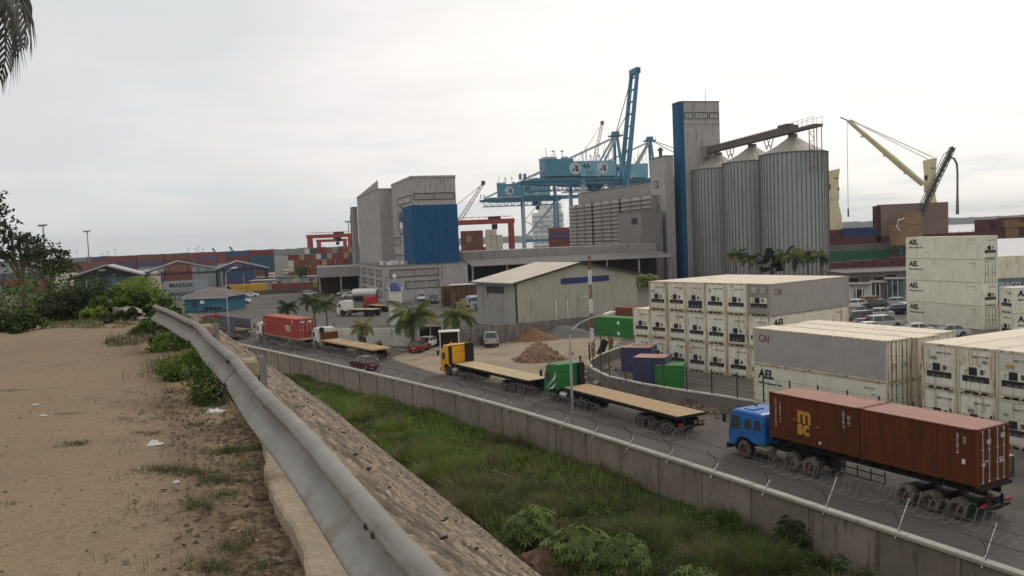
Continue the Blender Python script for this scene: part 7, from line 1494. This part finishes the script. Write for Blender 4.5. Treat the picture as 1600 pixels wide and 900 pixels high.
a, b = AT(1318, 443, 172), AT(1412, 441, 172); t_ = thing('long_shed', 'long low grey shed in front of the quay, left of the AEL tower', 'shed', (a.x, 172, 0), 0); Lh = b.x - a.x + 6; mb = MB(); mb.b2((0, 0, 0), (Lh, 9, 3.6)); mb.build('wall', CLD, t_); mb = MB(); mb.b2((-.4, -1.4, 3.6), (Lh + .4, 9.4, 3.8)); mb.build('roof', ROOFG, t_)
for k in range(7): mb = MB(); mb.b2((1 + k * Lh / 7, -.06, 0), (3.1 + k * Lh / 7, -.003, 2.6 + .3 * (k % 2))); mb.build('shed_door', [SHD_, GALL, FRAMED][k % 3], t_)
p = G(1358, 481); mb = MB(); mb.box((0, 0, .9), (2.0, 1.6, 1.8)); mb.box((0, 0, 1.85), (2.2, 1.8, .12)); tag(mb.build('ochre_crate', OCH, None, loc=(p.x, p.y, .016)), 'ochre crate behind the silver saloon', 'crate')
# container yard halves of ground behind: white/blue gate tower, timber stacks, person
p = G(620, 507); t_ = thing('gate_tower', 'white square gate tower with a blue dome roof', 'tower', (p.x, p.y, 0), hd(12)); mb = MB(); mb.b2((-1.05, -1.05, 0), (1.05, 1.05, 5.8)); mb.build('wall', WWALL, t_); mb = MB(); k = 16; mb.grid([[(r_ * math.cos(2 * PI * q / k), r_ * math.sin(2 * PI * q / k), z) for q in range(k + 1)] for r_, z in ((1.45, 5.8), (1.5, 5.95), (1.2, 6.1), (1.0, 6.6), (.6, 7.0), (.05, 7.2))]); mb.build('dome_roof', mat('dome_blue', (.06, .07, .20), .6, .2), t_, smooth=True); mb = MB()
for x in (-1.05, 1.05):
    for y in (-1.05, 1.05): mb.cyl((x, y, 6.2), .16, .8, 'z', 8, r2=.02)
mb.build('corner_spike', WHITEP, t_); mb = MB(); mb.cyl((0, 0, 7.6), .05, .8, 'z', 6); mb.cyl((0, 0, 8.2), .35, .06, 'y', 12); mb.build('finial', WHITEP, t_)
LUM = mat('timber_brown', (.20, .125, .08), .9, .3, .8, dirt=(.08, .05, .035), damt=.4)
for i, (x, y, w2, h2, lab) in enumerate(((705, 478, 4.2, 4.4, 'brown pallet stack left of the two beside the mill'), (725, 480, 5.2, 4.6, 'taller pallet stack with a white sheet on top beside the mill'))):
    p = G(x, y); mb = MB(); r = random.Random(i)
    for lv in range(int(h2 / .24)):
        for k in range(5): mb.box((-w2 / 2 + (k + .5) * w2 / 5 + .08 * r.random(), .1 * r.random(), .12 + lv * .24), (w2 / 5 - .12, 2.4, .15))
    t_ = thing('pallet_stack', lab, 'pallets', (p.x, p.y, .004), hd(10), 'pallet stacks beside the mill'); mb.build('pallets', LUM, t_)
    if i: mb = MB(); mb.box((0, 0, h2 + .1), (w2 + .3, 2.8, .12)); mb.build('cover_sheet', WHITEP, t_)
# ---- left yard: blue house, sheds, canopies, boxes
HBL = mat('house_blue', (.05, .165, .235), .85, .12, .5, dirt=(.05, .12, .16), damt=.4, dscale=.5, streak=1); HRF = mat('house_roof', (.20, .165, .145), .85, .15, .5, dirt=(.13, .10, .085), damt=.4)
a, b = G(289, 489), G(353, 487); L = (b - a).length; t_ = thing('blue_house', 'blue single storey office with hipped grey roof in the left yard', 'house', (a.x, a.y, 0), math.atan2(b.y - a.y, b.x - a.x)); D_ = 10
for nm, lo, hi in (('wall', (0, 0, 0), (L, .2, 3.3)), ('wall', (0, .2, 0), (.2, D_, 3.3)), ('wall', (L - .2, .2, 0), (L, D_, 3.3)), ('wall', (.2, D_ - .2, 0), (L - .2, D_, 3.3))): mb = MB(); mb.b2(lo, hi); mb.build(nm, HBL, t_)
e_ = .8; zz = 3.3; mb = MB(); mb.add([(-e_, -e_, zz), (L + e_, -e_, zz), (L + e_, D_ + e_, zz), (-e_, D_ + e_, zz), (L * .42, D_ / 2, 5.3), (L * .62, D_ / 2, 5.3)], [(0, 1, 5, 4), (1, 2, 5), (2, 3, 4, 5), (3, 0, 4), (3, 2, 1, 0)]); rf = mb.build('roof', HRF, t_); mb = MB(); mb.b2((-e_, -e_ - .04, zz - .22), (L + e_, -e_ + .02, zz + .03)); mb.beam((-e_, -e_, zz + .06), (L * .42, D_ / 2, 5.36), .2); mb.build('fascia', CGR, rf)
for x0, x1 in ((1.9, 3.0),): mb = MB(); mb.b2((x0, -.05, 1.1), (x1, 0, 2.4)); w_ = mb.build('window', FRAMED, t_); mb = MB(); mb.b2((x0 + .12, -.07, 1.2), (x1 - .12, -.05, 2.3)); mb.build('pane', GLASS, w_)
mb = MB(); mb.b2((-.05, 4, 1.1), (0, 5.4, 2.4)); mb.build('window', FRAMED, t_); mb = MB(); mb.b2((4.0, -.45, 2.0), (4.9, 0, 2.7)); mb.build('air_conditioner', WHITEP, t_); mb = MB(); mb.b2((-.02, -.03, 0), (L + .02, 0, .5)); mb.build('plinth', mat('plinth_dark', (.03, .09, .15), .9), t_); mb = MB(); mb.b2((6.2, -.05, .05), (7.2, 0, 2.2)); mb.build('door', mat('door_blue', (.05, .16, .25), .8), t_)
SHR = mat('shed_roof_pale', (.44, .40, .37), .7, .15, .4, dirt=(.25, .2, .17), damt=.4); SHB = mat('shed_blue', (.045, .12, .165), .8, .2, .3, dirt=(.08, .14, .15), damt=.4); SHD = mat('shed_dark', (.03, .03, .035), .9, .2); SHG = mat('shed_green', (.055, .13, .10), .8, .25)
def gshed(label, l, pk, r_, Y, depth, closed):
    L_, P_, R_ = [AT(x, y, Y) for x, y in (l, pk, r_)]; t_ = thing('gabled_shed', label, 'shed', (P_.x, Y, 0), -math.atan2(P_.x, Y) * (.8 if closed else 1.02), 'gabled sheds in the left yard'); lx, px_, rx = L_.x - P_.x, 0, R_.x - P_.x
    for nm, x0, z0, x1, z1 in (('roof_slope', lx - .6, L_.z - .15, 0, P_.z), ('roof_slope', rx + .6, R_.z - .15, 0, P_.z)):
        mb = MB(); mb.add([(x0, 0, z0), (x1, 0, z1), (x1, depth, z1), (x0, depth, z0), (x0, 0, z0 - .22), (x1, 0, z1 - .22), (x1, depth, z1 - .22), (x0, depth, z0 - .22)], [(0, 1, 2, 3), (7, 6, 5, 4), (0, 4, 5, 1), (3, 2, 6, 7), (0, 3, 7, 4)]); mb.build(nm, SHR, t_)
        mb = MB(); mb.beam((x0, -.05, z0 - .05), (x1, -.05, z1 - .05), .1, .45); mb.build('barge_board', CGR, t_)
    ze = min(L_.z, R_.z)
    for y in (0, depth / 2, depth):
        for x in (lx, rx): mb = MB(); mb.box((x, y, (L_.z if x == lx else R_.z) / 2 - .2), (.35, .35, L_.z if x == lx else R_.z)); mb.build('post', FRAMED, t_)
        mb = MB(); mb.beam((lx, y, L_.z - .5), (0, y, P_.z - .5), .18); mb.beam((rx, y, R_.z - .5), (0, y, P_.z - .5), .18); mb.beam((lx, y, ze - .6), (rx, y, ze - .6), .18)
        for f in (.25, .5, .75): mb.beam((lx * f, y, ze - .6), (lx * f, y, P_.z + (L_.z - P_.z) * f - .5), .12); mb.beam((rx * f, y, ze - .6), (rx * f, y, P_.z + (R_.z - P_.z) * f - .5), .12)
        mb.build('truss', FRAMED, t_)
    if closed:
        mb = MB(); mb.add([(lx, .6, ze - .6), (rx, .6, ze - .6), (rx, .6, R_.z - .4), (0, .6, P_.z - .4), (lx, .6, L_.z - .4)], [(0, 1, 2, 3, 4)]); mb.build('gable_panel', SHD, t_)
        wcol = [SHB, SHG, SHB, SHB, SHG, SHB]
        for k in range(6): mb = MB(); x0 = lx + (rx - lx) * k / 6; mb.b2((x0 + .1, .62, .0), (x0 + (rx - lx) / 6 - .1, .8, ze - .62)); mb.build('wall_panel', wcol[k], t_)
        mb = MB(); mb.b2((lx * .25, .3, P_.z - 1.9), (lx * .02, .5, P_.z - 1.3)); mb.build('vent', SHR, t_)
        mb = MB(); mb.b2((lx, .7, 0), (lx + .2, depth, ze)); mb.b2((rx - .2, .7, 0), (rx, depth, ze)); mb.build('side_wall', SHB, t_)
    return t_
gshed('blue walled shed with a dark gable, leftmost of the yard sheds', (121, 430), (165, 414), (217, 429), 265, 26, True)
gshed('wide open sided shed with pale roof edges, middle of the yard sheds', (221, 428.5), (278, 407.5), (339, 420.5), 283, 24, False)
gshed('open sided shed with a pale peaked roof, rightmost of the yard sheds', (340, 420), (370, 407.5), (416, 418), 287, 24, False)
for x, y, Y, w2, mt, lab in ((206, 459, 205, 5.5, mat('canopy_green', (.06, .22, .14), .7, .15), 'green fabric canopy behind the hillside bushes'), (250, 459, 208, 6.0, mat('canopy_blue', (.05, .13, .19), .7, .15), 'blue fabric canopy left of the blue house'), (240, 452, 225, 7.0, bpy.data.materials['canopy_blue'] if 'canopy_blue' in bpy.data.materials else SHB, 'second blue canopy behind the first near the grey boxes')):
    p = AT(x, y, Y); t_ = thing('canopy', lab, 'canopy', (p.x, Y, 0), 0, 'fabric canopies'); mb = MB(); k = 10; mb.grid([[(-w2 / 2 + w2 * i / k, yy, p.z - 1.5 * (2 * i / k - 1) ** 2 - (.4 if yy in (-2.5, 2.5) else 0)) for i in range(k + 1)] for yy in (-2.5, -1, 1, 2.5)]); mb.build('fabric', mt, t_, smooth=True)
    for sx in (-1, 1):
        for sy in (-1, 1): mb = MB(); mb.box((sx * w2 * .45, sy * 2.2, (p.z - 1.6) / 2), (.12, .12, p.z - 1.6)); mb.build('post', FRAMED, t_)
FG = cmat('box_grey', (.30, .31, .32), damt=.2); FRD = cmat('far_rust', (.20, .058, .045), damt=.3); FRR = cmat('far_red', (.21, .042, .038), damt=.2); FBL = cmat('far_blue', (.04, .095, .16), damt=.2); FOR = cmat('far_orange', (.21, .095, .06), damt=.3); FCR = cmat('far_cream', (.60, .55, .44), damt=.2); FTN = cmat('far_tan', (.36, .25, .15), damt=.3); FPR = cmat('far_purple', (.10, .08, .16), damt=.2); FGN = cmat('far_green', (.05, .16, .10), damt=.2)
FM = {}
def farmesh(mt):
    if mt.name not in FM:
        mb = MB(); L, W, H = 12.19, 2.44, 2.6
        for sy in (-1, 1): corr(mb, L, H - .2, .1, sy * 1.2, .6, .05, sy)
        mb.b2((-L / 2, -1.22, 0), (L / 2, 1.22, .12)); mb.b2((-L / 2, -1.22, H - .1), (L / 2, 1.22, H))
        for sx in (-1, 1):
            mb.box((sx * (L / 2 - .1), 0, H / 2), (.06, 2.3, H - .2))
            for y in (-1.14, 1.14): mb.box((sx * (L / 2 - .08), y, H / 2), (.15, .15, H))
            for y in (-.75, -.3, .3, .75): mb.box((sx * (L / 2 - .05), y, H / 2), (.05, .05, H - .3))
        FM[mt.name] = mb.mesh('far_container', mt)
    return FM[mt.name]
CNAME = {'far_rust': 'rust brown', 'far_red': 'red', 'far_blue': 'blue', 'far_orange': 'orange', 'far_cream': 'cream', 'far_tan': 'tan', 'far_purple': 'dark purple', 'far_green': 'green', 'box_grey': 'grey'}
def stackrow(x0, x1, Y, tiers, pal, where, seed, end=False, z0=0.0):
    r = random.Random(seed); a, b = AT(x0, 400, Y).x, AT(x1, 400, Y).x; st = 2.6 if end else 12.5; n = max(1, int((b - a) / st)); on = ['bottom', 'second', 'third', 'fourth', 'fifth', 'sixth', 'seventh', 'eighth', 'ninth', 'tenth', 'eleventh', 'twelfth', 'thirteenth', 'fourteenth', 'fifteenth', 'sixteenth', 'seventeenth', 'eighteenth', 'nineteenth']; co = ['first'] + on[1:]
    for k in range(n):
        tt = tiers - (1 if r.random() < .28 else 0)
        for q in range(tt):
            mt = r.choice(pal); o = ob('shipping_container', farmesh(mt), None, (a + (k + .5) * st, Y + (r.random() - .5) * .3, z0 + q * 2.602 + .003), PI / 2 if end else 0)
            tag(o, f'{CNAME[mt.name]} container, {on[q]} tier, {co[k]} column from left, {where}', 'container', 'containers ' + where)
stackrow(455, 566, 396, 5, [FRD, FOR, FTN, FRR, FOR, FBL, FTN, FCR, FRD], 'under the left red gantry', 1, True)
stackrow(352, 460, 430, 5, [FRR, FRR, FRD, FRD, FBL], 'left of the far gantry', 2)
stackrow(300, 420, 335, 4, [FRD, FBL, FRR, FPR, FG], 'just behind the open sheds', 3)
stackrow(130, 300, 385, 5, [FRD, FRD, FPR, FRD, FOR, FG], 'behind the two left sheds', 4)
stackrow(20, 420, 560, 5, [FRD, FRD, FRD, FG, FPR], 'in the farthest row', 5)
stackrow(0, 130, 340, 4, [FGN, FPR, FRD, FG], 'behind the hill trees', 6)
stackrow(95, 130, 300, 3, [FCR], 'left of the blue shed', 7, True)
stackrow(205, 240, 305, 3, [FCR, FCR, FRD], 'behind the blue shed roof', 8, True)
stackrow(722, 762, 380, 4, [FRR, FRD, FOR], 'under the gantry right of the mill', 9)
stackrow(760, 794, 384, 7, [FCR], 'in the cream block', 10, True)
stackrow(722, 760, 400, 7, [FRD, FTN, FOR, FRR], 'rear rows right of the mill', 11, True)
stackrow(858, 890, 420, 7, [FRD, FRD, FPR], 'between the blue crane legs', 12)
p = AT(284, 450, 246)
for q, mt in ((0, FG), (1, FG)):
    c_ = container('dry', (p.x - 5.2, 246, q * 2.602 + .004), hd(2), f'grey container with MAERSK lettering left of the blue house, {"upper" if q else "lower"} one', FG, FG, FG, H=2.6, group='grey boxes left of the blue house'); 
    text('logo', 'MAERSK', 1.75, INK, c_, (-4.6, -W_ / 2 - .006, .75), R1, bold=.03, sx=1.12)
p = AT(390, 446, 258); c_ = container('dry', (p.x - 7.5, 258, .004), hd(3), 'yellow container with a slanted dark corner in the left yard', YELC, YELC, YELC, H=2.9)
mb = MB(); mb.add([(-6.05, -W_ / 2 - .01, 2.7), (-5.2, -W_ / 2 - .01, 2.75), (-4.2, -W_ / 2 - .01, 1.6), (-4.9, -W_ / 2 - .01, 1.7), (-5.3, -W_ / 2 - .01, 1.2)], [(0, 1, 2, 3, 4)]); mb.build('emblem', INK, c_); text('print', 'express', .8, mat('red_print', (.3, .05, .03), .7), c_, (-1.2, -W_ / 2 - .01, 1.6), R1)
p = AT(424, 446, 262); container('dry', (p.x, 262, .004), hd(3), 'rust brown container right of the yellow one', FRD, FRD, FRD, H=2.6); p = AT(447, 446, 266); container('dry', (p.x + 5, 264, .004), hd(3), 'ochre container at the right end of the left yard row', cmat('container_ochre', (.33, .24, .08), damt=.4), None, None, H=2.6)
straightwall('lot_wall', 'low brown wall along the far edge of the left parking lot', G(384, 462), G(540, 453), 1.3, .25, mat('lot_wall_brown', (.13, .10, .08), .9, .25, .4), None)
# light masts
MAST = mat('mast_grey', (.22, .22, .23), .6, .1)
for i, (x, y, Hm) in enumerate(((67, 351.5, 30), (136, 361, 30), (544, 346, 30), (120, 392, 26), (168, 393.5, 26), (179.5, 389.5, 26), (294, 387.5, 26), (306, 388.5, 26), (310, 385.5, 26), (317, 389, 26), (159, 396, 24), (335, 390.5, 24), (360, 387, 24), (64, 381, 24), (585, 352, 30))):
    d = ray(x, y); Y = d.y * (Hm - CAM_H) / d.z if d.z > 1e-4 else 1400
    Y = min(Y, 1400); p = AT(x, y, Y); t_ = thing('light_mast', f'tall floodlight mast on the {"left" if x < 400 else "mill side"} skyline, {["behind the hill tree", "standing alone", "behind the red gantry", "small, just left of the tall lone mast", "small, right of the tall lone mast", "small, second right of the lone mast", "small, above the wide open shed", "small, above the right shed slope", "tallest of the close pair", "right of the close pair", "tiny, beside the lone mast", "tiny, next to the left jib", "tiny, next to the right jib", "tiny, at the crown of the hill tree", "beside the mill stair tower"][i]}', 'light mast', (p.x, Y, 0), 0, 'floodlight masts of the container yard'); k = Hm / 30
    MB().tube([(0, 0, 0), (0, 0, p.z)], [.45 * k, .28 * k], 6).build('pole', MAST, t_); mb = MB(); mb.box((0, 0, p.z), (4.2 * k, 1.6, .5))
    for q in (-1.6, -.5, .5, 1.6): mb.box((q * k, -.8, p.z - .5), (.7, .5, .6))
    mb.build('lamp_head', MAST, t_)
for x0, y0, x1, y1, lab in ((338, 397, 332, 387.5, 'tiny distant crane jib on the left skyline, left one'), (365, 394, 359, 385.5, 'tiny distant crane jib on the left skyline, right one')):
    a, b = AT(x0, y0, 900), AT(x1, y1, 900); mb = MB(); mb.beam((0, 0, 0), a - Vector((a.x, 900, 0)), 2); mb.beam(a - Vector((a.x, 900, 0)), b - Vector((a.x, 900, 0)), 1.5); tag(mb.build('distant_jib', JG, None, loc=(a.x, 900, 0)), lab, 'crane', 'tiny jibs on the skyline')
# clutter in the yard between the sheds and the gantry stacks
for i, (x, y, Y, mt, w2, h2, lab) in enumerate(((408, 433, 275, SHR, 7, 3.2, 'low pale roofed hut behind the yellow container'), (436, 430, 290, HGRY, 9, 3.4, 'low grey hut right of the open sheds'), (486, 427, 300, SHR, 8, 3.0, 'white roofed hut near the lone palm'), (520, 432, 270, HGRY, 6, 3.6, 'small grey hut left of the mill shed'))):
    p = AT(x, y, Y); t_ = thing('yard_hut', lab, 'hut', (p.x, Y, 0), .05 * i, 'huts in the left yard'); mb = MB(); mb.b2((-w2 / 2, 0, 0), (w2 / 2, 5, h2)); mb.build('wall', FG, t_); mb = MB(); mb.b2((-w2 / 2 - .4, -.6, h2), (w2 / 2 + .4, 5.4, h2 + .25)); mb.build('roof', mt, t_); mb = MB(); mb.b2((-.6, -.05, 0), (.6, 0, 2.2)); mb.build('door', FRAMED, t_)
yardtruck('far white cabbed lorry left of the lone palm crown', 423, 437, 265, P_WHITE, 6.0); yardtruck('far white cabbed lorry right of the lone palm crown', 507, 441, 185, P_WHITE, 6.0)
stackrow(395, 470, 320, 2, [FRD, FRR, FG, FPR], 'low row before the far gantry', 21); stackrow(470, 560, 345, 2, [FRD, FPR, FRD], 'low dark row under the gantry stacks', 22)
for i, (x, y0, y1) in enumerate(((527, 457, 405), (501, 446, 412), (471, 447, 420), (646, 476, 440), (382, 461, 428), (668, 478, 436))):
    p = G(x, y0); q = AT(x - 1, y1, p.y); tag(MB().tube([(0, 0, 0), (0, 0, q.z)], [.14, .09], 6).build('yard_pole', GREYP, None, loc=(p.x, p.y, 0)), ['grey pole beside the mill shed', 'thin pole left of the mill shed lorry', 'thin pole by the lone palm', 'thin pole behind the gate tower van', 'thin pole right of the blue house', 'pole between jeep and pallet stacks'][i], 'pole', 'poles in the yard')
# a person by the mill podium
p = G(599, 472); me = bpy.data.meshes.new('person'); J_ = [(0, 0, .92), (0, .0, 1.2), (0, .02, 1.42), (0, 0, 1.52), (0, -.02, 1.66), (.1, 0, .88), (.11, -.02, .48), (.11, 0, .06), (-.1, 0, .88), (-.12, .05, .48), (-.12, .1, .06), (.2, 0, 1.4), (.27, .02, 1.12), (.26, -.06, .86), (-.2, 0, 1.4), (-.27, .02, 1.12), (-.26, -.06, .86), (.11, -.14, .04), (-.12, -.04, .04)]
me.from_pydata(J_, [(0, 1), (1, 2), (2, 3), (3, 4), (0, 5), (5, 6), (6, 7), (0, 8), (8, 9), (9, 10), (2, 11), (11, 12), (12, 13), (2, 14), (14, 15), (15, 16), (7, 17), (10, 18)], []); o = ob('person', me, None, (p.x, p.y, .03)); o.modifiers.new('skin', 'SKIN'); o.modifiers.new('sub', 'SUBSURF').levels = 1
RR = [.15, .15, .15, .06, .105, .10, .07, .05, .10, .07, .05, .07, .05, .04, .07, .05, .04, .04, .04]
for v, r_ in zip(me.skin_vertices[0].data, RR): v.radius = (r_, r_ * .85)
me.skin_vertices[0].data[0].use_root = True; me.materials.append(mat('dark_clothes', (.03, .03, .04), .9)); tag(o, 'person in dark clothes standing at the corner of the mill podium', 'person')
# ------------------------------------------------------------------ air
hz = MB(); hz.b2((-4500, -420, -3.8), (4500, 4400, 95)); hm = bpy.data.materials.new('haze'); hm.use_nodes = True; n_ = hm.node_tree.nodes; n_.remove(n_['Principled BSDF']); pv = n_.new('ShaderNodeVolumePrincipled'); pv.inputs['Color'].default_value = (.80, .84, .88, 1); pv.inputs['Density'].default_value = .00012; hm.node_tree.links.new(pv.outputs[0], n_['Material Output'].inputs['Volume'])
HAZE = True
if HAZE: tag(hz.build('haze', hm), kind='stuff')
